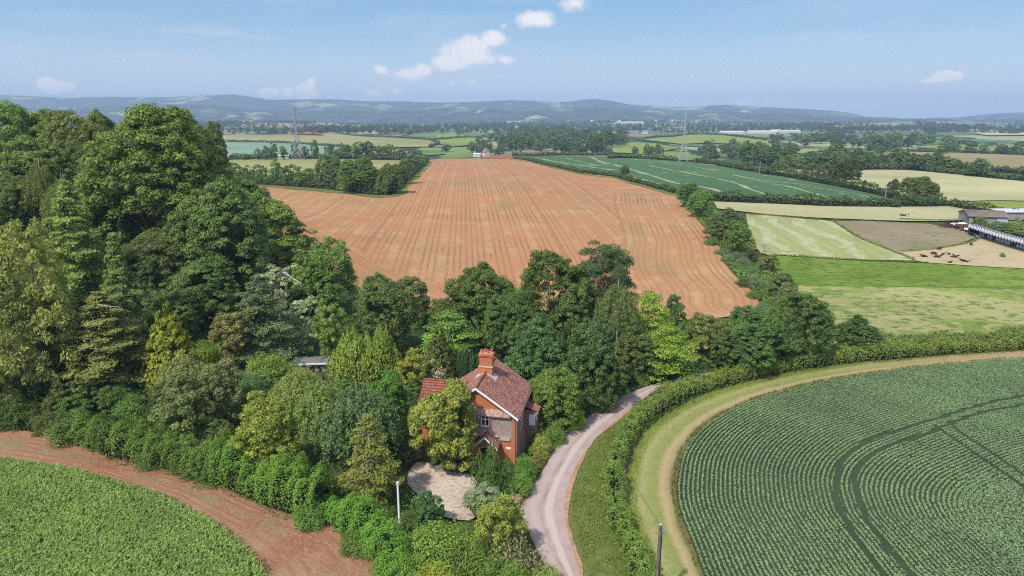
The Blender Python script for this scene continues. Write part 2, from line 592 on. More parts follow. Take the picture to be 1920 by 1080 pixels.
def weeping(name, seed, H, W, strands=420, per=26, S=0.11, bark=None, cb=0.3, trunk_r=0.16):
    """birch-like tree: upswept limbs and hanging strands of small leaves"""
    r = np.random.default_rng(seed)
    D = rnd_dirs(strands, r); D[:, 2] = np.abs(D[:, 2]) * 1.0 - 0.3
    q = r.random((strands, 1)) ** 0.4
    c0 = cb * H + (H * (1 - cb)) * 0.5
    A = D * q * np.array([W / 2 * 0.95, W / 2 * 0.95, H * (1 - cb) * 0.5]) + np.array([0, 0, c0])
    A[:, :2] *= (1.0 - 0.55 * np.clip((A[:, 2:3] - c0) / (H - c0), 0, 1) ** 1.5)
    ln = (0.08 + 0.12 * r.random(strands)) * H
    idx = np.repeat(np.arange(strands), per)
    f = r.random(len(idx))
    out = unit(A * np.array([1, 1, 0]))
    P = A[idx] + out[idx] * (0.06 * W * f)[:, None] + r.normal(size=(len(idx), 3)) * np.array([0.12, 0.12, 0.08]) * W * 0.12
    P[:, 2] -= f ** 1.2 * ln[idx]
    N = out[idx] * 0.5 + np.array([0, 0, 0.5]) + 0.7 * r.normal(size=P.shape)
    T = np.array([0, 0, -1.0]) + 0.5 * r.normal(size=P.shape)
    t = r.normal(0.42, 0.12, strands)[idx] + r.normal(0, 0.14, len(idx))
    crown = leaf_mesh(name + '_crown', [leaves(P, N, S * (0.7 + 0.6 * r.random(len(P))), t, 0.5, T, r)])
    tb = MB()
    tb.tube([(0, 0, -0.3), (0.1, 0, H * 0.3), (-0.1, 0.05, H * 0.6), (0.05, 0, H * 0.93)], [trunk_r * 1.3, trunk_r, trunk_r * 0.7, 0.03], 7)
    for a in A[::14]:
        z = a[2] * 0.55 + 0.1 * H
        tb.tube([(0, 0, z), (a[0] * .5, a[1] * .5, (z + a[2]) * 0.55), a], [trunk_r * 0.35, trunk_r * 0.22, 0.01], 4)
    return tb.mesh(name + '_trunk', [bark or WHITE_BARK]), crown, H, W


def merged(name, tri, sub=None):
    """trunk and crown as one small mesh for trees far away"""
    tk, cr, H, W = tri
    def arr(me):
        v = np.empty(len(me.vertices) * 3, np.float32); me.vertices.foreach_get('co', v)
        return v.reshape(-1, 3)
    v1, v2 = arr(cr), arr(tk)
    f1 = np.array([p.vertices[:] for p in cr.polygons])
    fq = [p.vertices[:] for p in tk.polygons if len(p.vertices) == 4]
    ft = [p.vertices[:] for p in tk.polygons if len(p.vertices) == 3]
    F = [f1, np.array(fq) + len(v1)] + ([np.array(ft) + len(v1)] if ft else [])
    mi = [0] * len(f1) + [1] * (len(fq) + len(ft))
    tint = np.empty(len(v1), np.float32); cr.attributes['tint'].data.foreach_get('value', tint)
    me = mesh_np(name, np.vstack([v1, v2]), F, [LEAF, tk.materials[0]], mi, False, {'tint': np.concatenate([tint, np.full(len(v2), .5)])})
    return me, H, W


# kinds of plants ---------------------------------------------------------
K = {}
K['oak'] = [broad('oak', 101 + i, 18, 16, 2.5, nl=15, npuff=620, per=95, S=0.185, puff=(0.055, 0.115)) for i in range(3)]
K['sycamore'] = [broad('sycamore', 120 + i, 22, 20, 3.0, nl=20, npuff=800, per=90, S=0.2, squash=(1, 1, 0.75), puff=(0.045, 0.095), egg=0.25) for i in range(2)]
K['ash'] = [broad('ash', 131 + i, 12, 9, 1.6, nl=11, npuff=360, per=80, S=0.145, puff=(0.07, 0.13), egg=0.3) for i in range(3)]
K['small_tree'] = [broad('small_tree', 141 + i, 6, 5, 1.2, nl=8, npuff=160, per=80, S=0.1, puff=(0.09, 0.16)) for i in range(2)]
K['layered'] = [broad('layered', 151 + i, 8, 8, 1.0, nl=9, npuff=110, per=90, S=0.15, squash=(1.5, 1.5, 0.32), puff=(0.14, 0.2), up=0.8, low=-0.8) for i in range(2)]
K['pine'] = [broad('pine', 161, 16, 10, 3, nl=12, npuff=210, per=170, S=0.19, squash=(1.25, 1.25, 0.6), puff=(0.1, 0.15), aspect=0.28, up=0.6, jit=1.2)]
K['spruce'] = [conifer_droop('spruce', 171 + i, 18, 10, PALE_BARK, S=0.17, per=95, levels=30) for i in range(2)]
K['cedar'] = [conifer_droop('cedar', 181, 11, 11, PALE_BARK, levels=17, S=0.16, per=70, droop=0.8, lift=0.2)]
K['thin_pine'] = [conifer_droop('thin_pine', 185, 8, 6, PALE_BARK, levels=19, S=0.13, per=60, sparse=0.25, droop=0.5, cb=.12)]
K['cypress'] = [cone_dense('cypress', 191, 8, 6.5, S=0.18, n=11000), cone_dense('cypress', 192, 7, 4.6, n=9000, S=0.14, lump=0.1)]
K['feathery'] = [spires('feathery', 195 + i, 5.5, 5, cols=14, n=9000, S=0.16, mini=0.6) for i in range(2)]
K['yew'] = [spires('yew', 201, 4.2, 4.2, cols=12, n=9000, S=0.1, mini=0.55)]
K['column_cypress'] = [spires('column_cypress', 203, 4.5, 3.0, cols=6, n=6000, S=0.11, mini=0.9)]
K['shrub'] = [shrub('shrub', 211 + i, 3, 3.6, npuff=110, per=80, S=0.075) for i in range(4)]
K['bigleaf'] = [broad('bigleaf', 221 + i, 7, 6.6, 0.9, nl=12, npuff=300, per=75, S=0.15, puff=(0.09, 0.14), aspect=0.5, jit=0.9, egg=0.1) for i in range(2)]
K['magnolia'] = [broad('magnolia', 225, 15, 14, 1.0, nl=16, npuff=620, per=75, S=0.19, puff=(0.055, 0.1), aspect=0.45, jit=0.9, egg=0.15)]
K['birch'] = [weeping('birch', 231, 12, 6.5, trunk_r=0.14)]
K['willow'] = [weeping('willow', 233 + i, 9, 7, strands=560, per=30, S=0.12, bark=PALE_BARK, cb=0.12, trunk_r=0.13) for i in range(2)]
K['poplar'] = [broad('poplar', 241, 9, 7, 1.5, nl=8, npuff=90, per=60, S=0.16, puff=(0.08, 0.13), bark=WHITE_BARK, spread=0.66)]
K['twiggy'] = [shrub('twiggy', 251, 3, 3, npuff=60, per=22, S=0.09, twig=PALE_BARK)]
K['ball'] = [shrub('ball', 255, 1.2, 1.5, npuff=60, per=60, S=0.05, lump=0.25, dens=0.9)]
# for the middle distance and beyond
LOW = [merged('hedgerow_tree', broad('hedgerow_tree', 301 + i, 12, 11, 1.5, nl=9, npuff=95, per=22, S=0.48, puff=(0.12, 0.2), trunk_r=0.3)) for i in range(4)]
LOWB = [merged('hedgerow_bush', shrub('hedgerow_bush', 311 + i, 4, 5.5, npuff=34, per=20, S=0.38)) for i in range(3)]
TINY = [merged('tiny', broad('tiny', 321 + i, 12, 12, 1.0, nl=6, npuff=30, per=9, S=1.15, puff=(0.2, 0.28), trunk_r=0.3)) for i in range(3)]


def tree(name, kind, px, ytop, base, wpx, col, label, cat='tree', group=None, v=None, parts=('trunk', 'crown'), ex=1.0):
    """a plant whose top and width are read from the photograph; base = pixel row of its foot, or ('Y', metres)"""
    if isinstance(base, tuple):
        Y = base[1]
        x, _, _ = at_y(px, ytop + 40, Y)
    else:
        x, Y = G(px, base)
    # keep the crown, not the foot, on the photographed column
    pm = (ytop + (base if not isinstance(base, tuple) else ytop + 120)) / 2
    x, _, _ = at_y(px, pm, Y)
    z = float(tz(x, Y))
    _, _, zt = at_y(px, ytop, Y)
    h = max(0.6, zt - z)
    depth = Y * CP + (CAM_H - (z + h * 0.6)) * SP
    w = wpx * depth / FPX
    vs = K[kind]
    tk, cr, H, W = vs[(v if v is not None else int(abs(px * 7 + ytop))) % len(vs)]
    root = empty(name, (x, Y, z), rng.random() * 6.28)
    root.scale = (w / W * ex, w / W * ex, h / H)
    t = link(parts[0], tk, root)
    c = link(parts[1], cr, root)
    c.color = (*(min(.6, LG * (1.05 * q + e)) * w_ for q, e, w_ in zip(col, (.009, .009, .006), (1.12, 1.05, .92))), 1)
    tag(root, label, cat, group)
    return root


def far_tree(name, variants, px, base, hm, wm, col, label, cat='tree', group=None, xy=None):
    x, Y = xy if xy else G(px, base)
    z = float(tz(x, Y))
    me, H, W = variants[rng.integers(len(variants))]
    o = link(name, me)
    o.location = (x, Y, z - 0.2)
    o.rotation_euler = (0, 0, rng.random() * 6.28)
    o.scale = (wm / W, wm / W, hm / H)
    o.color = (*(min(.6, LG * q * w_) for q, w_ in zip(col, (1.1, 1.03, .93))), 1)
    tag(o, label, cat, group)
    return o


# ------------------------------------------------------------------ hedges, undergrowth, crops
def hedge(name, pts, h, w, per_m, S, col, label, world=False, cat='hedge', lumpy=0.18, group=None, core=True, gaps=0.0, hfun=None):
    """a hedge along a line of photograph pixels on the ground"""
    P = spline(pts if world else gl(pts), step=1.0)
    L = len(P)
    n = int(per_m * L)
    s = rng.random(n) * (L - 1)
    i = np.clip(s.astype(int), 0, L - 2); f = (s - i)[:, None]
    base = P[i] * (1 - f) + P[i + 1] * f
    tan = unit(P[i + 1] - P[i])
    nor = np.stack([-tan[:, 1], tan[:, 0]], 1)
    ph = rng.random(8) * 6.28
    lump = 1 + lumpy * (0.5 * np.sin(s / 2.1 + ph[0]) + 0.4 * np.sin(s / 0.9 + ph[1]) + 0.6 * np.sin(s / 6.3 + ph[2]))
    a = rng.random(n) * math.pi
    a = a + 0.25 * np.sin(2 * a)
    ca, sa = np.cos(a), np.sin(a)
    side = np.sign(ca) * np.abs(ca) ** 0.6
    up = np.abs(sa) ** 0.55
    lump2 = lump * (1 + 0.10 * np.sin(s * 3.1 + 3 * side + ph[3]) + 0.08 * np.sin(s * 5.7 + a * 4))
    q = 0.86 + 0.2 * rng.random(n)
    hh = h * lump2 * (hfun(s / L) if hfun else 1)
    if gaps:
        hh = hh * (1 - gaps * smooth(0.3, 0.9, np.sin(s / 3.3 + ph[4]) * 0.6 + np.sin(s / 1.7 + ph[5]) * 0.5))
    xy = base + nor * (side * w / 2 * lump2 * q)[:, None]
    z = tz(xy[:, 0], xy[:, 1]) + up * hh * q
    C = np.column_stack([xy, z])
    N = np.column_stack([nor * ca[:, None], sa + 0.25]) + 0.55 * rng.normal(size=(n, 3))
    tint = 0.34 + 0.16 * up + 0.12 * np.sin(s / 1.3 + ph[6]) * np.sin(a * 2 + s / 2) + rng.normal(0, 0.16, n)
    parts = [leaves(C, N, S * (0.65 + 0.7 * rng.random(n)), tint, 0.6)]
    mb = MB()
    if core:
        prof = [(-0.36, 0), (-0.34, 0.6), (-0.2, 0.8), (0.2, 0.8), (0.34, 0.6), (0.36, 0)]
        tn = unit(np.gradient(P, axis=0)); nn = np.stack([-tn[:, 1], tn[:, 0]], 1)
        hf = np.ones(L)
        if hfun: hf = hfun(np.arange(L) / L)
        if gaps: hf = hf * (1 - gaps * smooth(0.3, 0.9, np.sin(np.arange(L) / 3.3 + ph[4]) * 0.6 + np.sin(np.arange(L) / 1.7 + ph[5]) * 0.5))
        V = []
        for k in range(L):
            for (u, vv) in prof:
                x, y = P[k] + nn[k] * u * w * 0.7
                V.append((x, y, float(tz(x, y)) - 0.1 + vv * h * 0.68 * hf[k]))
        q6 = []
        for k in range(L - 1):
            for j in range(5):
                q6.append((k * 6 + j, k * 6 + j + 1, (k + 1) * 6 + j + 1, (k + 1) * 6 + j))
        mb.add(V, q6)
    me = leaf_mesh(name, parts, mb, [LEAF, DARK_CORE])
    o = link(name, me)
    o.color = (*(min(.6, LG * q * w_) for q, w_ in zip(col, (1.1, 1.03, .93))), 1)
    tag(o, label, cat, group)
    return o


def in_poly(x, y, poly):
    poly = np.asarray(poly)
    c = np.zeros(len(x), bool)
    j = len(poly) - 1
    for i in range(len(poly)):
        xi, yi = poly[i]; xj, yj = poly[j]
        hit = ((yi > y) != (yj > y)) & (x < (xj - xi) * (y - yi) / (yj - yi + 1e-12) + xi)
        c ^= hit
        j = i
    return c


def scatter(poly, n):
    poly = np.asarray(poly)
    lo, hi = poly.min(0), poly.max(0)
    out = []
    k = 0
    while k < n:
        p = lo + rng.random((n * 2, 2)) * (hi - lo)
        p = p[in_poly(p[:, 0], p[:, 1], poly)]
        out.append(p); k += len(p)
    return np.vstack(out)[:n]


def undergrowth(name, pts, dens, S, hgt, col, label, world=False, closed=True, lumps=True, aspect=0.55):
    poly = np.array(pts if world else gl(pts))
    x, y = poly[:, 0], poly[:, 1]
    area = 0.5 * abs(np.dot(x, np.roll(y, 1)) - np.dot(y, np.roll(x, 1)))
    n = int(area * dens)
    p = scatter(poly, n)
    hl = hgt * (0.45 + 0.55 * np.clip(0.5 + 0.5 * np.sin(p[:, 0] / 1.3) * np.cos(p[:, 1] / 1.7) + 0.35 * np.sin(p[:, 0] / 0.5 + p[:, 1] / 0.7), 0, 1)) if lumps else hgt
    zz = tz(p[:, 0], p[:, 1]) + hl * (0.25 + 0.75 * rng.random(n))
    C = np.column_stack([p, zz])
    N = rng.normal(size=(n, 3)) * 0.6 + np.array([0, 0, 0.8])
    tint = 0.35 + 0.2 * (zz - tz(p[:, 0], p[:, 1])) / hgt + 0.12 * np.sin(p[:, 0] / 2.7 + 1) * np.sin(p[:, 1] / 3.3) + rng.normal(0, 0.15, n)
    me = leaf_mesh(name, [leaves(C, N, S * (0.6 + 0.8 * rng.random(n)), tint, aspect)])
    o = link(name, me)
    o.color = (*(min(.6, LG * q * w_) for q, w_ in zip(col, (1.1, 1.03, .93))), 1)
    tag(o, label, None, None, 'stuff')
    return o


# ------------------------------------------------------------------ ground sheets
def patch(name, pts, mat, step=4.0, dz=0.0, label=None, world=False, smooth_edge=True, uv=None, extra=None):
    """one sheet of land inside an outline of photograph pixels"""
    W = [tuple(p) for p in pts] if world else gl(pts)
    if smooth_edge:
        Q = []
        for a, b in zip(W, W[1:] + W[:1]):
            d = math.hypot(b[0] - a[0], b[1] - a[1]); k = max(1, int(d / step))
            for i in range(k):
                Q.append((a[0] + (b[0] - a[0]) * i / k, a[1] + (b[1] - a[1]) * i / k))
        W = Q
    poly = np.array(W)
    lo, hi = poly.min(0), poly.max(0)
    gx, gy = np.meshgrid(np.arange(lo[0], hi[0], step), np.arange(lo[1], hi[1], step))
    g = np.column_stack([gx.ravel(), gy.ravel()]) + rng.normal(size=(gx.size, 2)) * step * 0.05
    g = g[in_poly(g[:, 0], g[:, 1], poly)]
    vin = [Vector(p) for p in poly] + [Vector(p) for p in g]
    vo, eo, fo, *_ = mg.delaunay_2d_cdt(vin, [], [list(range(len(poly)))], 1, 1e-4)
    V = np.array([(v.x, v.y) for v in vo])
    F = np.array([f for f in fo if len(f) == 3])
    a, b, c = V[F[:, 0]], V[F[:, 1]], V[F[:, 2]]
    flip = ((b[:, 0] - a[:, 0]) * (c[:, 1] - a[:, 1]) - (b[:, 1] - a[:, 1]) * (c[:, 0] - a[:, 0])) < 0
    F[flip] = F[flip][:, ::-1]
    me = mesh_np(name, np.column_stack([V, tz(V[:, 0], V[:, 1]) + dz]), [F], [mat], smoothf=True)
    if uv is not None:
        cen = V[F].mean(1)
        U = uv(V[F].reshape(-1, 2), np.repeat(cen, 3, axis=0))
        lay = me.uv_layers.new(name='rows')
        lay.data.foreach_set('uv', np.ascontiguousarray(U, np.float32).ravel())
    o = link(name, me)
    tag(o, label, None, None, 'structure')
    return o


def loft(name, A, B, mat, n=160, k=10, dz=0.0, label=None, world=False, kind='structure', crown=0.0):
    """a strip between two lines; UV = (across 0..1, metres along)"""
    a = spline(A if world else gl(A), n=n); b = spline(B if world else gl(B), n=n)
    t = np.linspace(0, 1, k)
    P = a[:, None, :] * (1 - t)[None, :, None] + b[:, None, :] * t[None, :, None]
    z = tz(P[..., 0], P[..., 1]) + dz + crown * (1 - (2 * t - 1) ** 2)[None, :]
    V = np.concatenate([P, z[..., None]], 2).reshape(-1, 3)
    i, j = np.meshgrid(np.arange(n - 1), np.arange(k - 1), indexing='ij')
    q = np.stack([i * k + j, i * k + j + 1, (i + 1) * k + j + 1, (i + 1) * k + j], -1).reshape(-1, 4)
    mid = P[:, k // 2]
    s = np.concatenate([[0], np.cumsum(np.linalg.norm(np.diff(mid, axis=0), axis=1))])
    UV = np.stack(np.broadcast_arrays(t[None, :], s[:, None]), -1).reshape(-1, 2)
    p0, p1, p3 = V[q[0, 0]], V[q[0, 1]], V[q[0, 3]]
    if np.cross(p1 - p0, p3 - p0)[2] < 0:
        q = q[:, ::-1]
    me = mesh_np(name, V, [q], [mat], smoothf=True)
    lay = me.uv_layers.new(name='rows')
    lay.data.foreach_set('uv', np.ascontiguousarray(UV[q.ravel()], np.float32).ravel())
    o = link(name, me)
    tag(o, label, None, None, kind)
    return o


def dist_line(P, L):
    """distance from points P to polyline L, and nearest point"""
    best = np.full(len(P), 1e9); near = np.zeros_like(P)
    for a, b in zip(L[:-1], L[1:]):
        d = b - a
        t = np.clip(((P - a) @ d) / (d @ d + 1e-12), 0, 1)
        q = a + t[:, None] * d
        r = np.linalg.norm(P - q, axis=1)
        k = r < best
        best[k] = r[k]; near[k] = q[k]
    return best, near
# ------------------------------------------------------------------ land
def make_ground():
    m, t, b = new_mat('ground')
    P = pos_of(t)
    n1 = t.noise(P, 0.03, 4, 0.6); n2 = t.noise(P, 0.6, 4, 0.65)
    near = t.mix(t.ss(0.35, 0.65, n1), (0.05, 0.085, 0.02), (0.075, 0.115, 0.03))
    near = t.mix(t.ss(0.45, 0.7, n2), near, (0.1, 0.11, 0.04))
    # far away: a quilt of fields with dark hedges between them
    Pw = t.node('ShaderNodeVectorMath', operation='ADD')
    t.put(Pw.inputs[0], t.vscale(P, (1, 0.55, 0)))
    nv = t.node('ShaderNodeTexNoise'); t.put(nv.inputs['Vector'], P); nv.inputs['Scale'].default_value = 0.004
    t.put(Pw.inputs[1], t.vscale(nv.outputs['Color'], (160, 160, 0)))
    vo = t.node('ShaderNodeTexVoronoi', feature='F1'); t.put(vo.inputs['Vector'], Pw.outputs[0]); vo.inputs['Scale'].default_value = 0.0062
    ve = t.node('ShaderNodeTexVoronoi', feature='DISTANCE_TO_EDGE'); t.put(ve.inputs['Vector'], Pw.outputs[0]); ve.inputs['Scale'].default_value = 0.0062
    sep = t.node('ShaderNodeSeparateColor'); t.put(sep.inputs[0], vo.outputs['Color'])
    rp = t.node('ShaderNodeValToRGB'); t.put(rp.inputs[0], sep.outputs[0])
    cr = rp.color_ramp; cr.interpolation = 'CONSTANT'
    cols = [(0.11, 0.2, 0.06), (0.21, 0.28, 0.09), (0.08, 0.16, 0.06), (0.38, 0.36, 0.17), (0.15, 0.24, 0.08), (0.3, 0.24, 0.13), (0.12, 0.22, 0.11), (0.36, 0.37, 0.2)]
    while len(cr.elements) < len(cols): cr.elements.new(0.5)
    for i, c in enumerate(cols):
        cr.elements[i].position = i / len(cols); cr.elements[i].color = (*c, 1)
    q = t.mix(t.ss(0.025, 0.05, ve.outputs[0]), (0.03, 0.05, 0.02), rp.outputs[0])
    q = t.mix(t.m('MULTIPLY', t.ss(0.5, 0.75, t.noise(P, 0.02, 3)), 0.35), q, (0.2, 0.22, 0.1))
    ln = t.node('ShaderNodeVectorMath', operation='LENGTH'); t.put(ln.inputs[0], P)
    c = t.mix(t.ss(620, 900, ln.outputs['Value']), near, q)
    finish(t, b, c, 0.95, 0.1, n2, 0.4, 0.2, gain=0.8)
    nr, na = 230, 420
    R = np.concatenate([[0.5], np.geomspace(12, 9600, nr)])
    A = np.linspace(0, 2 * math.pi, na, endpoint=False)
    # finer where the photograph looks
    A = np.sort(np.concatenate([A, np.radians(np.linspace(48, 132, 420)) + 1e-5]))
    X = R[:, None] * np.cos(A)[None]; Y = R[:, None] * np.sin(A)[None]
    Z = tz(X, Y) - 0.14 - R[:, None] * 0.0009
    k = len(A)
    i, j = np.meshgrid(np.arange(len(R) - 1), np.arange(k), indexing='ij')
    q = np.stack([i * k + j, (i + 1) * k + j, (i + 1) * k + (j + 1) % k, i * k + (j + 1) % k], -1).reshape(-1, 4)
    V = np.stack([X, Y, Z], -1).reshape(-1, 3)
    o = link('ground', mesh_np('ground', V, [q], [m], smoothf=True))
    tag(o, 'open rolling farmland under everything, a quilt of fields far away', None, None, 'structure')


make_ground()

M_RED = None


def red_field():
    m, t, b = new_mat('red_soil_rows')
    uv = t.node('ShaderNodeUVMap', uv_map='rows').outputs[0]
    s = t.node('ShaderNodeSeparateXYZ'); t.put(s.inputs[0], uv)
    u = s.outputs[0]
    P = pos_of(t)
    n1 = t.noise(P, 0.018, 4, 0.55, 0.4)
    n2 = t.noise(P, 0.12, 4, 0.65)
    n3 = t.noise(P, 1.6, 3, 0.7)
    n4 = t.noise(P, 0.05, 3, 0.6)
    soil = t.mix(t.ss(0.4, 0.62, n1), (0.47, 0.25, 0.125), (0.50, 0.225, 0.115))
    soil = t.mix(t.m('MULTIPLY', t.ss(0.5, 0.66, n2), 0.75), soil, (0.54, 0.315, 0.165))
    soil = t.mix(t.m('MULTIPLY', t.ss(0.64, 0.72, n4), 0.6), soil, (0.52, 0.165, 0.10))
    soil = t.mix(t.m('MULTIPLY', t.ss(0.5, 0.7, n3), 0.35), soil, (0.30, 0.15, 0.075))
    # rows of seedlings
    uu = t.m('ADD', t.m('DIVIDE', u, 1.45), t.m('MULTIPLY', t.m('SUBTRACT', n3, 0.5), 0.05))
    f = t.m('PINGPONG', uu, 0.5)
    row = t.m('SUBTRACT', 1.0, t.ss(0.1, 0.24, f))
    thick = t.m('ADD', 0.34, t.m('MULTIPLY', t.ss(0.42, 0.66, t.noise(P, 0.022, 3, 0.6)), 0.45))
    rk = t.m('MULTIPLY', row, t.m('MULTIPLY', thick, t.ss(0.34, 0.5, n3)))
    c = t.mix(rk, soil, (0.15, 0.155, 0.06))
    # light strips left by the drill
    f2 = t.m('PINGPONG', t.m('DIVIDE', u, 5.8), 0.5)
    c = t.mix(t.m('MULTIPLY', t.m('SUBTRACT', 1.0, t.ss(0.03, 0.12, f2)), t.m('MULTIPLY', t.ss(.35, .6, n2), 0.5)), c, (0.58, 0.36, 0.21))
    # wheelings
    f3 = t.m('PINGPONG', t.m('DIVIDE', u, 24.0), 0.5)
    c = t.mix(t.m('MULTIPLY', t.m('SUBTRACT', 1.0, t.ss(0.012, 0.03, f3)), 0.3), c, (0.27, 0.09, 0.05))
    # green flush of weeds
    g = t.m('MULTIPLY', t.ss(0.56, 0.7, t.noise(t.vscale(P, (1, 0.45, 1)), 0.045, 3, 0.6)), 0.38)
    c = t.mix(g, c, (0.24, 0.21, 0.085))
    finish(t, b, c, 0.95, 0.08, n3, 0.6, 0.2, gain=0.80)
    pts = [(470, 345), (560, 348), (640, 357), (700, 366), (735, 366), (752, 350), (778, 325), (803, 300), (880, 297), (960, 295),
           (985, 300), (1040, 312), (1090, 322), (1150, 330), (1185, 340), (1235, 354), (1266, 364), (1284, 388), (1308, 412), (1333, 440), (1350, 465),
           (1356, 490), (1376, 515), (1405, 540), (1421, 560), (1425, 576), (1405, 588), (1340, 597), (1270, 600), (1200, 600), (1100, 585), (960, 580),
           (840, 590), (740, 570), (670, 545), (600, 500), (540, 450), (480, 400)]
    right = spline(gl(pts[10:26]), step=3.0)
    corner = spline(gl(pts[0:8]), step=3.0)
    bottom = spline(gl([(560, 430), (640, 480), (690, 510), (760, 535), (840, 562), (960, 580), (1100, 585)]), step=3.0)

    def uv(P, C):
        u = P[:, 0] * 0.9978 + P[:, 1] * 0.067
        dr, _ = dist_line(C, right)
        mask = (dr < 25 - 7 * smooth(300, 500, C[:, 1])) & (C[:, 1] < 520)
        if mask.any():
            u[mask] = dist_line(P[mask], right)[0]
        dc, _ = dist_line(C, corner)
        mk = (dc < 9) & ~mask
        if mk.any():
            u[mk] = dist_line(P[mk], corner)[0]
        db, _ = dist_line(C, bottom)
        mk = (db < 6) & ~mask
        if mk.any():
            u[mk] = dist_line(P[mk], bottom)[0]
        return np.column_stack([u, P[:, 1]])
    o = patch('field', pts, m, step=2.6, dz=0.0, label='large red soil field with long rows of seedlings, behind the brick house', uv=uv)
    o['category'] = 'field'
    return right


RED_RIGHT = red_field()

# ---- colours of fields
F_HAY = field_mat('hay_field', [(0.50, 0.47, 0.25), (0.42, 0.42, 0.2), (0.56, 0.53, 0.31)], 0.025, 0.5, aniso=(0.5, 1, 1))
_a, _b = np.array(G(1445, 410)), np.array(G(1530, 462))
HAYANG = math.atan2((_b - _a)[1], (_b - _a)[0]) + math.pi / 2
F_HAYS = field_mat('mown_hay_field', [(0.30, 0.36, 0.12), (0.36, 0.39, 0.15), (0.40, 0.42, 0.2)], 0.03, 0.6,
                   stripe=[(HAYANG, 8.5, (0.56, 0.53, 0.34), 0.85, 2.5, 0.26), (HAYANG, 3.1, (0.46, 0.45, 0.25), 0.5, 2.0, 0.25)])
F_BROWN = field_mat('grazed_field', [(0.27, 0.22, 0.14), (0.33, 0.26, 0.17), (0.23, 0.22, 0.11)], 0.04, 0.7, fleck=(0.35, 0.6, (0.17, 0.19, 0.08)))
F_BARE = field_mat('dry_field', [(0.56, 0.46, 0.28), (0.6, 0.47, 0.3), (0.46, 0.41, 0.22)], 0.04, 0.5, aniso=(0.5, 1, 1), fleck=(0.5, 0.66, (0.3, 0.26, 0.13)))
F_LUSH = field_mat('lush_grass', [(0.17, 0.26, 0.036), (0.22, 0.30, 0.055), (0.11, 0.18, 0.024)], 0.11, 0.8, aniso=(0.6, 1, 1), bump=0.9, t1=(.42, .58), t2=(.5, .6), fleck=(.22, .57, (.1, .2, .025), .6))
F_MOT = field_mat('rough_grass', [(0.22, 0.30, 0.065), (0.38, 0.37, 0.16), (0.15, 0.215, 0.045)], 0.06, 0.75, aniso=(0.65, 1, 1), bump=0.9, t1=(.44, .56), t2=(.5, .6), fleck=(0.42, 0.55, (0.42, 0.38, 0.2), 0.7))
F_CROP = field_mat('green_crop', [(0.085, 0.17, 0.07), (0.10, 0.19, 0.08), (0.065, 0.14, 0.055)], 0.03, 0.6, aniso=(1, .5, 1), fleck=(0.13, 0.64, (0.36, 0.40, 0.24), 0.7))
F_PALE = field_mat('pale_green_crop', [(0.23, 0.36, 0.24), (0.25, 0.38, 0.25), (0.2, 0.33, 0.21)], 0.02, 0.4)
F_TAN = field_mat('tan_field', [(0.36, 0.33, 0.14), (0.30, 0.33, 0.11), (0.42, 0.36, 0.18)], 0.012, 0.3, aniso=(0.4, 1, 1))
F_PINK = field_mat('bare_pinkish_field', [(0.42, 0.31, 0.19), (0.47, 0.33, 0.22), (0.38, 0.31, 0.17)], 0.012, 0.3, aniso=(0.4, 1, 1))
F_TANB = field_mat('brown_stubble', [(0.36, 0.28, 0.15), (0.40, 0.30, 0.17), (0.30, 0.27, 0.12)], 0.012, 0.3, aniso=(0.4, 1, 1))
F_REDS = field_mat('red_earth', [(0.42, 0.14, 0.085), (0.46, 0.17, 0.1), (0.36, 0.13, 0.08)], 0.02, 0.4)
F_YG = field_mat('yellow_green_field', [(0.25, 0.33, 0.06), (0.31, 0.36, 0.08), (0.2, 0.28, 0.06)], 0.015, 0.3, aniso=(0.4, 1, 1))
F_GRN = field_mat('green_field', [(0.14, 0.25, 0.08), (0.12, 0.23, 0.08), (0.17, 0.27, 0.1)], 0.015, 0.3, aniso=(0.4, 1, 1))

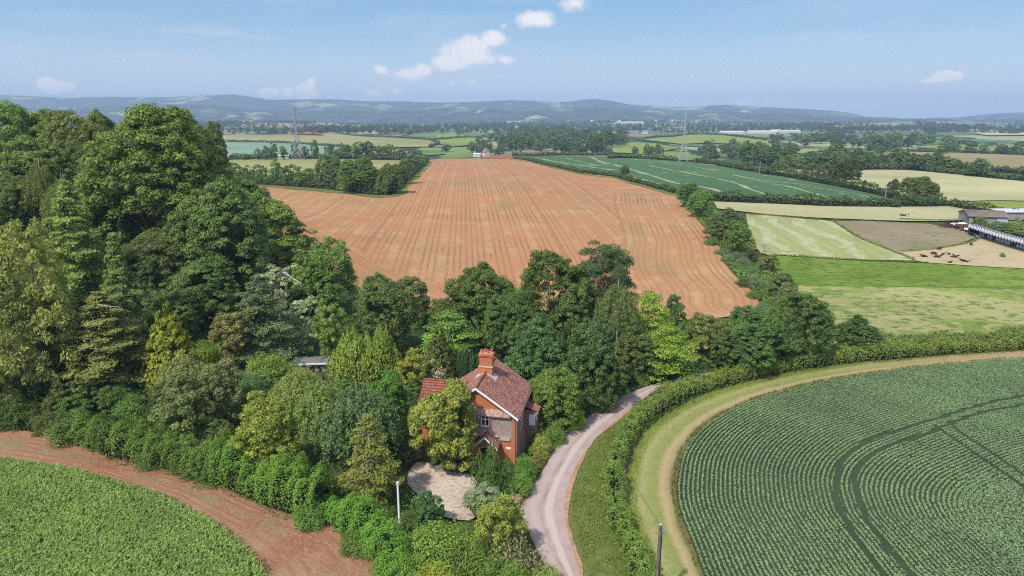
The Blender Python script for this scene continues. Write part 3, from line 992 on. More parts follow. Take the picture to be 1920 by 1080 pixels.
FIELDS = [
    ('pale blue-green crop field beyond the wooded knoll', F_PALE, 9, [(425, 268), (480, 267), (560, 270), (650, 277), (700, 281), (640, 298), (425, 298)], .3),
    ('tan and green field above the pale blue-green crop', F_TAN, 12, [(470, 253), (540, 252), (600, 256), (635, 250), (700, 257), (805, 263), (830, 275), (740, 276), (655, 276), (560, 269), (480, 266), (425, 264), (425, 255)], .3),
    ('pinkish bare field high on the far left slope', F_PINK, 16, [(478, 228), (560, 229), (640, 233), (685, 240), (660, 245), (620, 246), (560, 243), (500, 241), (470, 240)], .6),
    ('strip of green below the pinkish bare field', F_GRN, 16, [(440, 238), (500, 241), (560, 243), (605, 246), (560, 246), (500, 244), (440, 243)], .4),
    ('narrow red earth strip on the far left slope', F_REDS, 12, [(505, 245), (560, 246), (606, 249), (600, 252), (520, 251)], .5),
    ('tan field behind the hedge of the red field', F_TAN, 6, [(420, 300), (500, 298), (600, 298), (690, 300), (752, 301), (745, 312), (690, 322), (600, 325), (500, 330), (420, 334)], .12),
    ('small green field left of the white farmhouse', F_GRN, 10, [(786, 283), (830, 282), (835, 289), (795, 292)], .3),
    ('yellow-green field with a lone tree, far centre', F_YG, 14, [(815, 253), (870, 250), (872, 258), (850, 262), (818, 260)], .4),
    ('long yellow-green field in front of the far wood', F_YG, 12, [(818, 262), (870, 259), (918, 258), (914, 263), (880, 272), (850, 275), (815, 268)], .35),
    ('yellow-green field right of the far wood', F_YG, 8, [(1146, 270), (1180, 269), (1236, 271), (1278, 277), (1225, 290), (1150, 286)], .3),
    ('green field rising beyond the right pylon', F_YG, 12, [(1203, 262), (1240, 258), (1285, 254), (1325, 253), (1380, 257), (1437, 264), (1450, 276), (1390, 271), (1340, 268), (1275, 270)], .4),
    ('blue-green hill field on the far right', F_GRN, 20, [(1295, 233), (1350, 226), (1410, 221), (1450, 222), (1590, 232), (1560, 238), (1440, 236), (1322, 238)], .8),
    ('yellow strip behind the striped green field', F_YG, 6, [(1142, 290), (1200, 290), (1270, 294), (1310, 300), (1240, 300), (1180, 295)], .2),
    ('green crop field with pale stripes, beside the red field', F_CROP, 5, [(1004, 297), (1050, 293), (1130, 294), (1200, 298), (1270, 302), (1340, 310), (1440, 328), (1560, 348), (1640, 365), (1690, 379), (1560, 377), (1440, 371), (1330, 366), (1275, 357), (1230, 345), (1185, 334), (1160, 326), (1080, 319), (1030, 308)], .1),
    ('cream hay field below the dark hedge', F_HAY, 4, [(1338, 378), (1440, 382), (1550, 387), (1700, 387), (1785, 386), (1830, 393), (1860, 404), (1815, 414), (1640, 413), (1440, 402), (1345, 391)], .08),
    ('mown field with cream stripes of cut grass', F_HAYS, 4, [(1398, 400), (1440, 403), (1562, 415), (1600, 440), (1718, 489), (1560, 485), (1440, 478), (1408, 470), (1405, 440)], .08),
    ('brown grazed field beside the mown stripes', F_BROWN, 4, [(1562, 415), (1640, 415), (1740, 420), (1812, 432), (1832, 444), (1790, 462), (1700, 471), (1680, 473), (1600, 440)], .08),
    ('dry cream field where the cattle lie', F_BARE, 4, [(1680, 473), (1700, 471), (1790, 462), (1835, 446), (1870, 452), (2010, 480), (2010, 512), (1920, 504), (1740, 493), (1718, 489)], .08),
    ('vivid green grass strip below the cattle', F_LUSH, 4, [(1440, 479), (1560, 486), (1740, 494), (1920, 505), (2010, 513), (2010, 545), (1920, 541), (1700, 538), (1500, 535), (1462, 520), (1448, 498)], .06),
    ('rough mottled pasture above the lane hedges', F_MOT, 4, [(1492, 535), (1700, 538.5), (1920, 541.5), (2040, 547), (2040, 636), (1920, 633), (1650, 650), (1560, 650), (1520, 600)], .06),
    ('wide cream hay field on the right', F_HAY, 8, [(1440, 318), (1500, 318), (1620, 319), (1700, 319), (1800, 328), (1990, 348), (1990, 378), (1880, 376), (1770, 379), (1700, 372), (1640, 360), (1560, 344), (1500, 330), (1440, 324)], .15),
    ('green pasture behind the farm barn', F_YG, 6, [(1770, 380), (1880, 377), (1990, 379), (1990, 420), (1920, 408), (1850, 394)], .12),
    ('long tan field between far right hedges', F_TANB, 10, [(1628, 292), (1670, 285), (1760, 286), (1990, 295), (1990, 330), (1880, 322), (1800, 314), (1720, 304)], .3),
    ('thin yellow field on the far right', F_YG, 14, [(1705, 276), (1760, 272), (1990, 280), (1990, 287), (1820, 283)], .4),
    ('sloping green-tan field among far right woods', F_TAN, 12, [(1470, 278), (1530, 280), (1608, 282), (1612, 290), (1540, 293), (1500, 288)], .4),
    ('pinkish field near the far right horizon', F_PINK, 24, [(1548, 238), (1580, 233), (1625, 237), (1600, 241)], 1.0),
    ('cream field near the far right edge', F_HAY, 20, [(1825, 250), (1880, 246), (1990, 248), (1990, 254), (1850, 254)], .8),
    ('red corner of ploughed land beyond the crest', F_REDS, 8, [(905, 294), (940, 292), (965, 293), (962, 297), (900, 298)], .25),
]
for lab, mt, st, pts, dz in FIELDS:
    tag(patch('field', pts, mt, step=st, dz=dz, label=lab), cat='field')


# pale stripes of the green crop: flowering weeds left standing between drill runs
def strip(name, pts, w, mat, dz, label, kind='structure'):
    P = spline(gl(pts), step=6.0)
    tn = unit(np.gradient(P, axis=0)); nn = np.stack([-tn[:, 1], tn[:, 0]], 1)
    ww = w * (0.65 + 0.35 * np.sin(np.arange(len(P)) * 0.9) * np.sin(np.arange(len(P)) * 0.37 + 1))[:, None]
    V = np.concatenate([P - nn * ww / 2, P + nn * ww / 2])
    n = len(P)
    q = [(i, i + 1, n + i + 1, n + i) for i in range(n - 1)]
    V = np.column_stack([V, tz(V[:, 0], V[:, 1]) + dz])
    p0, p1, p3 = V[q[0][0]], V[q[0][1]], V[q[0][3]]
    q = np.array(q)
    if np.cross(p1 - p0, p3 - p0)[2] < 0: q = q[:, ::-1]
    o = link(name, mesh_np(name, V, [q], [mat], smoothf=True))
    return tag(o, label, None, None, kind)


F_STR = field_mat('pale_weeds', [(0.40, 0.44, 0.26), (0.34, 0.40, 0.2), (0.46, 0.48, 0.32)], 0.08, 0.5, fleck=(0.3, 0.52, (0.08, 0.2, 0.08)))
for pts, w in [([(1085, 294), (1120, 301), (1165, 313), (1215, 328), (1272, 346)], 4.5), ([(1310, 350), (1345, 358), (1375, 368)], 3.5),
               ([(1215, 311), (1290, 325), (1370, 342), (1410, 357), (1445, 369)], 3.5), ([(1372, 328), (1440, 343), (1500, 356), (1560, 374)], 3),
               ([(1015, 298), (1050, 305), (1090, 311), (1150, 320)], 4), ([(1060, 297), (1090, 304), (1135, 314)], 2.5), ([(1500, 350), (1560, 357), (1640, 372)], 2.2),
               ([(1240, 303), (1300, 313), (1340, 321)], 2), ([(1430, 338), (1490, 345), (1540, 352)], 2), ([(1440, 368), (1530, 373), (1640, 377)], 3),
               ([(1010, 302), (1060, 316), (1120, 322), (1180, 332), (1240, 347)], 3)]:
    strip('track', pts, w, F_STR, 0.22, 'pale ribbon of flowering weeds across the green crop field')
F_PATH = field_mat('field_track', [(0.42, 0.34, 0.2), (0.36, 0.32, 0.17), (0.3, 0.31, 0.12)], 0.08, 0.7)
strip('track', [(1310, 307), (1400, 316), (1500, 334), (1600, 352), (1670, 368)], 5, F_PATH, 0.2, 'bare earth track along the far edge of the striped crop')


# ---- lane
def lane():
    m, t, b = new_mat('lane_surface')
    uv = t.node('ShaderNodeUVMap', uv_map='rows').outputs[0]
    s = t.node('ShaderNodeSeparateXYZ'); t.put(s.inputs[0], uv)
    u, v = s.outputs[0], s.outputs[1]
    P = pos_of(t)
    n1 = t.noise(P, 0.5, 4, 0.6); n2 = t.noise(P, 9.0, 3, 0.7); n3 = t.noise(t.vscale(uv, (9, 0.35, 1)), 1.0, 4, 0.6)
    c = t.mix(t.ss(0.3, 0.7, n1), (0.36, 0.275, 0.25), (0.43, 0.335, 0.31))
    uw = t.m('ADD', u, t.m('MULTIPLY', t.m('SUBTRACT', n1, 0.5), 0.12))
    trk = t.m('SUBTRACT', 1.0, t.ss(0.05, 0.13, t.m('ABSOLUTE', t.m('SUBTRACT', uw, 0.62))))
    c = t.mix(t.m('MULTIPLY', trk, 0.75), c, (0.54, 0.43, 0.40))
    trk = t.m('SUBTRACT', 1.0, t.ss(0.05, 0.12, t.m('ABSOLUTE', t.m('SUBTRACT', uw, 0.25))))
    c = t.mix(t.m('MULTIPLY', trk, 0.5), c, (0.44, 0.37, 0.35))
    mid = t.m('SUBTRACT', 1.0, t.ss(0.015, 0.06, t.m('ABSOLUTE', t.m('SUBTRACT', uw, 0.45))))
    c = t.mix(t.m('MULTIPLY', t.m('MULTIPLY', mid, t.ss(0.4, 0.6, n3)), 0.6), c, (0.24, 0.17, 0.15))
    # red soil washed on to the edge
    c = t.mix(t.m('MULTIPLY', t.ss(0.9, 1.0, uw), t.m('MULTIPLY', t.ss(.35, .55, n3), .8)), c, (0.50, 0.28, 0.2))
    c = t.mix(t.m('MULTIPLY', t.m('SUBTRACT', 1.0, t.ss(0.0, 0.09, uw)), 0.7), c, (0.25, 0.15, 0.11))
    c = t.mix(t.m('MULTIPLY', t.ss(0.52, 0.75, n2), 0.25), c, (0.22, 0.17, 0.15))
    finish(t, b, c, 0.9, 0.2, n2, 0.25, 0.03, gain=0.9)
    L = [(1066, 1135), (1034, 1080), (1008, 1035), (986, 985), (978, 952), (990, 930), (1010, 895), (1030, 860), (1046, 835), (1072, 806), (1102, 782), (1150, 751), (1185, 735), (1225, 721), (1300, 702), (1450, 674), (1700, 649), (1920, 634), (2060, 628)]
    R = [(1100, 1135), (1090, 1080), (1080, 1047), (1068, 1005), (1060, 965), (1062, 930), (1072, 895), (1098, 848), (1128, 812), (1160, 785), (1196, 757), (1222, 738), (1250, 723), (1320, 707), (1460, 680), (1700, 653), (1920, 638), (2060, 632)]
    o = loft('road', L, R, m, n=240, k=12, dz=0.05, label='narrow dusty country lane curving past the brick house', crown=0.05)
    o['category'] = 'lane'
    return L, R


LANE_L, LANE_R = lane()
F_VERGE = field_mat('verge_grass', [(0.14, 0.19, 0.045), (0.19, 0.22, 0.06), (0.11, 0.16, 0.038)], 0.12, 1.6, bump=0.8, fleck=(0.8, 0.64, (0.24, 0.22, 0.1), 0.6))
HEDGE_L = [(1228, 1135), (1205, 1085), (1185, 1040), (1168, 1005), (1152, 965), (1149, 925), (1154, 885), (1166, 848), (1184, 814), (1214, 786), (1270, 752), (1335, 728), (1440, 702), (1515, 688), (1610, 676), (1682, 671), (1790, 662), (1920, 654), (2050, 648)]
loft('verge', LANE_R[:11], HEDGE_L[:10], F_VERGE, n=90, k=10, dz=0.02, label='grass verge between the lane and its field hedge')['category'] = 'verge'


# red earth crumbling along the lane's right edge
def earth_edge():
    m = field_mat('red_verge_earth', [(0.50, 0.27, 0.18), (0.40, 0.26, 0.17), (0.56, 0.38, 0.3)], 0.5, 2.8)
    P = spline(gl(LANE_R[:12]), step=1.0)
    tn = unit(np.gradient(P, axis=0)); nn = np.stack([-tn[:, 1], tn[:, 0]], 1)
    if ((nn[5] + P[5])[0]) < P[5][0]: nn = -nn
    i = np.arange(len(P))
    w = np.maximum(-.05, -.05 + 0.35 * np.sin(i / 3.1) * np.sin(i / 7.7) + 0.25 * rng.random(len(P))) + 0.5 * np.exp(-((i - 16) / 6.0) ** 2)
    a = P - nn * 0.08; c = P + nn * w[:, None]
    V = np.concatenate([a, c]); n = len(P)
    q = np.array([(k, n + k, n + k + 1, k + 1) for k in range(n - 1)])
    V = np.column_stack([V, tz(V[:, 0], V[:, 1]) + 0.085])
    o = link('verge', mesh_np('verge', V, [q], [m], smoothf=True))
    tag(o, 'crumbled red earth along the right edge of the lane', 'earth edge', None, 'structure')


earth_edge()

CROP_E = [(1372, 1160), (1345, 1125), (1320, 1080), (1300, 1025), (1282, 980), (1270, 940), (1270, 905), (1280, 855), (1304, 818), (1337, 790), (1386, 763), (1440, 743), (1560, 713), (1680, 694), (1790, 682), (1920, 671), (2070, 661)]


def headland():
    m, t, b = new_mat('headland_track')
    uv = t.node('ShaderNodeUVMap', uv_map='rows').outputs[0]
    s = t.node('ShaderNodeSeparateXYZ'); t.put(s.inputs[0], uv)
    P = pos_of(t)
    n1 = t.noise(P, 0.22, 4, 0.6); n2 = t.noise(P, 2.6, 4, 0.7); n3 = t.noise(P, 0.06, 3, 0.5)
    u = t.m('ADD', s.outputs[0], t.m('MULTIPLY', t.m('SUBTRACT', n1, 0.5), 0.22))
    v = s.outputs[1]
    rp = t.node('ShaderNodeValToRGB'); t.put(rp.inputs[0], u)
    cr = rp.color_ramp
    stops = [(0.0, (0.20, 0.13, 0.07)), (0.07, (0.16, 0.17, 0.05)), (0.13, (0.36, 0.29, 0.14)), (0.22, (0.46, 0.35, 0.19)), (0.32, (0.27, 0.29, 0.09)), (0.44, (0.29, 0.31, 0.10)), (0.54, (0.37, 0.34, 0.15)), (0.66, (0.23, 0.27, 0.06)), (0.8, (0.16, 0.22, 0.035)), (0.92, (0.15, 0.2, 0.035)), (1.0, (0.14, 0.15, 0.05))]
    while len(cr.elements) < len(stops): cr.elements.new(0.5)
    for e, (p, c) in zip(cr.elements, stops):
        e.position = p; e.color = (*c, 1)
    c = rp.outputs[0]
    c = t.mix(t.m('MULTIPLY', t.ss(0.5, 0.72, n2), 0.5), c, (0.17, 0.2, 0.05))
    far = t.ss(62, 105, v)
    bare = t.mix(t.ss(0.35, 0.6, n1), (0.46, 0.31, 0.19), (0.40, 0.32, 0.17))
    bare = t.mix(t.m('SUBTRACT', 1.0, t.ss(0.05, 0.25, u)), bare, (0.55, 0.31, 0.19))
    c = t.mix(t.m('MULTIPLY', far, t.ss(0.25, 0.5, t.m('ADD', n3, 0.1))), c, bare)
    # wheel marks by the hedge
    k = t.m('SUBTRACT', 1.0, t.ss(0.008, 0.02, t.m('ABSOLUTE', t.m('SUBTRACT', s.outputs[0], 0.80))))
    c = t.mix(t.m('MULTIPLY', k, 0.45), c, (0.42, 0.36, 0.19))
    finish(t, b, c, 0.95, 0.1, n2, 0.6, 0.12, gain=0.78)
    B = [(1242, 1160), (1228, 1125), (1205, 1085), (1185, 1040), (1168, 1005), (1152, 965), (1149, 925), (1154, 885), (1166, 848), (1184, 814), (1214, 786), (1270, 752), (1335, 728), (1440, 702), (1515, 688), (1610, 676), (1682, 671), (1790, 662), (1920, 654), (2070, 646)]
    loft('field', CROP_E, B, m, n=220, k=14, dz=0.03, label='grassy headland with worn tan wheel tracks round the curved crop')['category'] = 'headland'
    # brown bank foot beside the hedge
    mb = field_mat('bare_bank', [(0.24, 0.16, 0.1), (0.2, 0.16, 0.08), (0.28, 0.2, 0.12)], 0.3, 2.0)
    loft('path', [(1171, 965), (1168, 940), (1166, 905), (1174, 875), (1186, 838), (1200, 810)], [(1181, 965), (1174, 935), (1173, 905), (1184, 870), (1194, 838), (1206, 810)], mb, n=40, k=3, dz=0.10, label='narrow brown earth strip along the foot of the hedge')


headland()

# ---- crop on the right: rows that follow the headland
CROP_POLY = CROP_E[1:] + [(2070, 700), (2070, 1160), (1700, 1160), (1372, 1160)]
F_UNDER = field_mat('shaded_crop_soil', [(0.045, 0.08, 0.04), (0.06, 0.095, 0.045), (0.06, 0.075, 0.04)], 0.1, 1.5)  # soil colour darkened to stand for shadow in tramlines and row gaps
tag(patch('field', CROP_POLY, F_UNDER, step=3, dz=0.04, label='shade-darkened soil under the curved rows of blue-green crop'), cat='field')


def crop_rows():
    poly = np.array(gl(CROP_POLY))
    edge = spline(gl(CROP_E), step=1.0)
    x, y = poly[:, 0], poly[:, 1]
    area = 0.5 * abs(np.dot(x, np.roll(y, 1)) - np.dot(y, np.roll(x, 1)))
    n = int(area * 54)
    p = scatter(poly, n)
    d, near = dist_line(p, edge)
    g = unit(p - near)
    pitch = 0.44
    tgt = (np.floor(d / pitch) + 0.5) * pitch
    # rows are lost where the drill ran out of room
    loose = smooth(23, 27, d) * 0.8
    off = (tgt - d) * (0.86 - 0.75 * loose) + rng.normal(0, 0.018, n)
    p = p + g * off[:, None]
    keep = np.ones(n, bool)
    for line, w in [([(1960, 736), (1920, 745), (1850, 759), (1765, 785), (1700, 804), (1640, 824), (1602, 844), (1576, 872), (1566, 912), (1573, 950), (1592, 992), (1622, 1036), (1662, 1085), (1710, 1140)], 0.3),
                    ([(1960, 753), (1920, 761), (1840, 777), (1782, 797), (1740, 815), (1680, 835), (1635, 857), (1604, 892), (1606, 935), (1628, 983), (1664, 1033), (1708, 1085), (1760, 1140)], 0.3),
                    ([(1755, 802), (1770, 814), (1840, 862), (1915, 914), (1990, 966)], 0.27), ([(1785, 800), (1795, 811), (1850, 847), (1915, 891), (1990, 942)], 0.27)]:
        dl, _ = dist_line(p, spline(gl(line), step=1.0))
        keep &= dl > w * (0.8 + 0.4 * rng.random(n))
    p = p[keep]; loose = loose[keep]; n = len(p)
    patchy = 0.5 + 0.5 * np.sin(p[:, 0] / 4.7 + 2) * np.sin(p[:, 1] / 5.9) + 0.3 * np.sin(p[:, 0] / 1.9 + p[:, 1] / 2.3)
    h = 0.31 + 0.04 * patchy
    k = 4
    idx = np.repeat(np.arange(n), k)
    C = np.column_stack([p[idx] + rng.normal(0, 0.036, (n * k, 2)), tz(p[:, 0], p[:, 1])[idx] + h[idx] * (0.35 + 0.65 * rng.random(n * k))])
    N = rng.normal(size=(n * k, 3)) * 0.55 + np.array([0, 0, 0.9])
    tint = 0.4 + 0.16 * (patchy[idx] - 0.5) + rng.normal(0, 0.17, n * k) + 0.1 * (rng.random(n)[idx] - 0.5)
    me = leaf_mesh('crop', [leaves(C, N, 0.057 * (0.7 + 0.6 * rng.random(n * k)), tint, 0.62)])
    o = link('crop', me); o.color = (0.30, 0.41, 0.275, 1)
    tag(o, 'blue-green crop in curved rows with dark tractor tramlines', None, None, 'stuff')


crop_rows()

# ---- left: standing green crop and its red headland
LC = [(-140, 858), (0, 864), (87, 876), (150, 887), (217, 905), (305, 932), (355, 957), (425, 1000), (480, 1052), (515, 1110), (540, 1160)]
LH = [(-140, 795), (0, 800), (42, 807), (105, 820), (162, 837), (225, 861), (287, 876), (350, 888), (425, 908), (480, 938), (562, 966), (635, 986), (680, 1018), (715, 1060), (735, 1100), (755, 1160)]


def left_headland():
    m, t, b = new_mat('red_headland')
    uv = t.node('ShaderNodeUVMap', uv_map='rows').outputs[0]
    s = t.node('ShaderNodeSeparateXYZ'); t.put(s.inputs[0], uv)
    P = pos_of(t)
    n1 = t.noise(P, 0.25, 4, 0.6); n2 = t.noise(P, 3.0, 4, 0.7); n3 = t.noise(P, 0.09, 3, 0.55); n4 = t.noise(P, 9.0, 3, 0.7)
    u = t.m('ADD', s.outputs[0], t.m('MULTIPLY', t.m('SUBTRACT', n1, 0.5), 0.35))
    c = t.mix(t.ss(0.35, 0.65, n1), (0.35, 0.155, 0.09), (0.42, 0.215, 0.13))
    c = t.mix(t.m('MULTIPLY', t.ss(0.5, 0.66, n2), 0.8), c, (0.48, 0.32, 0.20))
    g = t.m('SUBTRACT', 1.0, t.ss(0.06, 0.2, t.m('ABSOLUTE', t.m('SUBTRACT', u, 0.5))))
    c = t.mix(t.m('MULTIPLY', t.m('MULTIPLY', g, t.ss(0.42, 0.58, n3)), 0.75), c, (0.25, 0.235, 0.115))
    g = t.m('SUBTRACT', 1.0, t.ss(0.0, 0.14, u))
    c = t.mix(t.m('MULTIPLY', g, 0.6), c, (0.2, 0.12, 0.07))
    c = t.mix(t.m('MULTIPLY', t.ss(0.84, 0.98, u), 0.6), c, (0.32, 0.12, 0.085))
    c = t.mix(t.m('MULTIPLY', t.ss(0.58, 0.7, n4), 0.55), c, (0.16, 0.10, 0.055))
    for uc in (0.22, 0.36, 0.64, 0.78):
        rut = t.m('SUBTRACT', 1.0, t.ss(0.012, 0.035, t.m('ABSOLUTE', t.m('SUBTRACT', t.m('ADD', s.outputs[0], t.m('MULTIPLY', t.m('SUBTRACT', n3, 0.5), 0.16)), uc))))
        c = t.mix(t.m('MULTIPLY', rut, t.m('MULTIPLY', t.ss(0.4, 0.6, n1), 0.6)), c, (0.27, 0.12, 0.075))
    k = t.ss(0.45, 0.7, t.m('ADD', n3, t.m('MULTIPLY', t.ss(35, 60, s.outputs[1]), 0.12)))
    c = t.mix(t.m('MULTIPLY', k, 0.55), c, (0.44, 0.33, 0.21))
    finish(t, b, c, 0.95, 0.1, n2, 0.9, 0.15, gain=0.72)
    loft('field', LC, LH, m, n=160, k=14, dz=0.02, label='reddish bare headland between the green crop and the wooded bank')['category'] = 'headland'


left_headland()
LC_POLY = LC + [(-140, 1160)]
F_UND2 = field_mat('crop_floor', [(0.06, 0.09, 0.03), (0.07, 0.10, 0.035), (0.05, 0.075, 0.025)], 0.1, 1.5)
tag(patch('field', LC_POLY, F_UND2, step=3, dz=0.04, label='ground under the dense light green crop'), cat='field')


def left_crop():
    poly = np.array(gl(LC_POLY))
    x, y = poly[:, 0], poly[:, 1]
    area = 0.5 * abs(np.dot(x, np.roll(y, 1)) - np.dot(y, np.roll(x, 1)))
    n = int(area * 40)
    p = scatter(poly, n)
    edge = spline(gl(LC), step=1.0)
    patchy = np.sin(p[:, 0] / 2.1 + 1.3) * np.sin(p[:, 1] / 2.7) + 0.7 * np.sin(p[:, 0] / 0.83 + p[:, 1] / 1.7) * np.sin(p[:, 1] / 0.9)
    h = 0.62 + 0.07 * patchy
    k = 5
    idx = np.repeat(np.arange(n), k)
    C = np.column_stack([p[idx] + rng.normal(0, 0.06, (n * k, 2)), tz(p[:, 0], p[:, 1])[idx] + h[idx] * (0.55 + 0.45 * rng.random(n * k))])
    N = rng.normal(size=(n * k, 3)) * 0.8 + np.array([0.1, -0.2, 0.45])
    T = np.array([0.25, 0.1, 1.0]) + 0.6 * rng.normal(size=(n * k, 3))
    tint = 0.42 + 0.08 * patchy[idx] + rng.normal(0, 0.17, n * k) + 0.35 * (rng.random(n)[idx] - 0.5)
    me = leaf_mesh('crop', [leaves(C, N, 0.12 * (0.7 + 0.6 * rng.random(n * k)), tint, 0.34, T)])
    o = link('crop', me); o.color = (0.315, 0.42, 0.16, 1)
    tag(o, 'dense light green standing crop beside the red headland', None, None, 'stuff')


left_crop()

# ---- yard and garden floor
F_GRAVEL = field_mat('pink_gravel', [(0.60, 0.51, 0.42), (0.66, 0.56, 0.47), (0.52, 0.42, 0.34)], 0.4, 3.0, fleck=(2.2, 0.6, (0.24, 0.13, 0.08), 0.7))
tag(patch('path', [(762, 905), (766, 885), (780, 868), (800, 868), (825, 880), (860, 888), (885, 890), (894, 905), (892, 925), (878, 938), (880, 955), (892, 970), (880, 977), (850, 974), (828, 968), (820, 948), (800, 936), (780, 926)], F_GRAVEL, step=1.2, dz=0.06, label='pinkish gravel yard in front of the house'), cat='yard')
tag(patch('path', [(892, 968), (930, 950), (962, 945), (985, 948), (988, 972), (950, 968), (905, 980)], F_GRAVEL, step=1.2, dz=0.055, label='gravel drive joining the yard to the lane'), cat='drive')
F_LAWN = field_mat('garden_lawn', [(0.085, 0.15, 0.025), (0.11, 0.18, 0.03), (0.07, 0.12, 0.022)], 0.2, 1.8, bump=0.7)
tag(patch('field', [(360, 640), (400, 610), (480, 650), (560, 690), (560, 720), (470, 720), (420, 700)], F_LAWN, step=2, dz=0.03, label='small mown lawn among the garden trees'), cat='lawn')
tag(patch('verge', [(962, 960), (985, 930), (1006, 895), (1028, 858), (1050, 828), (1090, 785), (1150, 747), (1215, 720), (1200, 700), (1120, 735), (1060, 790), (1010, 850), (980, 900)], F_VERGE, step=1.5, dz=0.02, label='grass bank between the garden shrubs and the lane'), cat='verge')


# ---- loose growth that roughens the edges
def tufts(name, A, B, dens, S, h, col, label, u0=0.0, u1=1.0, kind='grass', up=1.0):
    a = spline(gl(A), n=200); b = spline(gl(B), n=200)
    area = np.linalg.norm(b - a, axis=1).mean() * np.linalg.norm(np.diff((a + b) / 2, axis=0), axis=1).sum() * (u1 - u0)
    n = int(area * dens)
    s = rng.random(n) * 198.99; i = s.astype(int); f = (s - i)[:, None]
    u = (u0 + (u1 - u0) * rng.random(n))[:, None]
    pa = a[i] * (1 - f) + a[i + 1] * f; pb = b[i] * (1 - f) + b[i + 1] * f
    p = pa * (1 - u) + pb * u
    den = np.sin(p[:, 0] * 1.3 + 2 * np.sin(p[:, 1] * .7)) * np.sin(p[:, 1] * 1.1 + 1.5 * np.sin(p[:, 0] * .5)) + rng.normal(0, .5, n)
    p = p[den > -.35]; n = len(p)
    hh = h * (.4 + .9 * rng.random(n))
    C = np.column_stack([p, tz(p[:, 0], p[:, 1]) + .05 + hh * .5])
    N = rng.normal(size=(n, 3)) * np.array([1, 1, .4]) + np.array([0, 0, .35])
    T_ = np.array([0, 0, up]) + .55 * rng.normal(size=(n, 3))
    tint = .45 + .2 * rng.normal(size=n)
    o = link(name, leaf_mesh(name, [leaves(C, N, np.maximum(S * .5, hh * .6), tint, .3, T_)]))
    o.color = (*col, 1)
    tag(o, label, None, None, 'stuff')


HB = [(1242, 1160), (1228, 1125), (1205, 1085), (1185, 1040), (1168, 1005), (1152, 965), (1149, 925), (1154, 885), (1166, 848), (1184, 814), (1214, 786), (1270, 752), (1335, 728), (1440, 702), (1515, 688), (1610, 676), (1682, 671), (1790, 662), (1920, 654), (2070, 646)]
tufts('grass', LANE_R[:10], HEDGE_L[:9], 70, .1, .22, (.22, .275, .075), 'long grass of the verge beside the lane', .12, .95)
tufts('grass', CROP_E, HB, 40, .1, .2, (.2, .245, .06), 'rough grass along the hedge side of the headland', .62, .98)
tufts('grass', CROP_E, HB, 16, .08, .14, (.27, .26, .11), 'thin dry grass in the middle of the headland', .28, .62)
tufts('grass', CROP_E, HB, 45, .1, .3, (.16, .19, .06), 'weeds fringing the curved blue-green crop', -.02, .09)
tufts('grass', LC, LH, 30, .1, .28, (.2, .22, .08), 'ragged weeds fringing the light green crop', -.03, .07)
tufts('grass', LC, LH, 9, .07, .1, (.30, .21, .12), 'dry stubble and clods on the red headland', .08, .95, up=.1)
tufts('grass', LC, LH, 9, .09, .16, (.19, .2, .08), 'weeds scattered along the middle of the red headland', .38, .6)
tufts('grass', LANE_L[1:13], [(1000, 1035 + 45), (985, 1035), (966, 985), (958, 952), (972, 925), (994, 888), (1016, 852), (1034, 826), (1060, 798), (1092, 774), (1140, 745), (1176, 729)], 70, .1, .25, (.13, .19, .05), 'grass on the bank at the left edge of the lane', 0.02, .9)

strip('verge', [(425, 341), (500, 349), (600, 357), (690, 367), (735, 369), (757, 351), (783, 325), (806, 303)], 7, F_VERGE, .12, 'green grass strip at the foot of the corner hedge of the red field')
strip('verge', [(958, 299), (1000, 305), (1040, 315), (1090, 326), (1150, 333), (1185, 344), (1235, 357), (1262, 366)], 4, F_VERGE, .12, 'green grass strip below the low hedge of the red field')
undergrowth('leaf_litter', [(772, 872), (800, 866), (830, 878), (886, 886), (893, 900), (860, 902), (810, 898), (775, 890)], 22, .07, .05, (.085, .04, .028), 'brown fallen leaves on the gravel by the garden wall', lumps=False)
undergrowth('leaf_litter', [(775, 890), (893, 900), (892, 930), (830, 960), (790, 925)], 5, .06, .05, (.10, .05, .035), 'thin scatter of fallen leaves across the gravel yard', lumps=False)
# ------------------------------------------------------------------ the brick house
def masonry(name, c1, c2, mortar, axis, sx, sz, msize, var=0.3, rough=0.85, blotch=None, bstr=0.5):
    """bricks or tiles laid in courses; axis picks the local direction the courses run along"""
    m, t, b = new_mat(name)
    tc = t.node('ShaderNodeTexCoord').outputs['Object']
    s = t.node('ShaderNodeSeparateXYZ'); t.put(s.inputs[0], tc)
    u = {'x': s.outputs[0], 'y': s.outputs[1]}.get(axis) or t.m('ADD', s.outputs[0], s.outputs[1])
    cmb = t.node('ShaderNodeCombineXYZ'); t.put(cmb.inputs[0], u); t.put(cmb.inputs[1], s.outputs[2])
    br = t.node('ShaderNodeTexBrick')
    t.put(br.inputs['Vector'], cmb.outputs[0])
    br.inputs['Scale'].default_value = 1.0
    br.inputs['Brick Width'].default_value = sx; br.inputs['Row Height'].default_value = sz
    br.inputs['Mortar Size'].default_value = msize; br.inputs['Bias'].default_value = 0.0
    br.inputs['Color1'].default_value = (*c1, 1); br.inputs['Color2'].default_value = (*c2, 1); br.inputs['Mortar'].default_value = (*mortar, 1)
    n = t.noise(tc, 1.1, 4, 0.65); n2 = t.noise(tc, 4.2, 3, 0.75)
    c = t.mix(t.m('MULTIPLY', t.ss(0.45, 0.65, n), var), br.outputs[0], tuple(x * 0.45 for x in c1))
    if blotch:
        c = t.mix(t.m('MULTIPLY', t.ss(blotch[1], blotch[1] + 0.07, n2), blotch[2]), c, blotch[0])
    finish(t, b, c, rough, 0.2, t.m('ADD', br.outputs['Fac'], n2), bstr, 0.03)
    return m


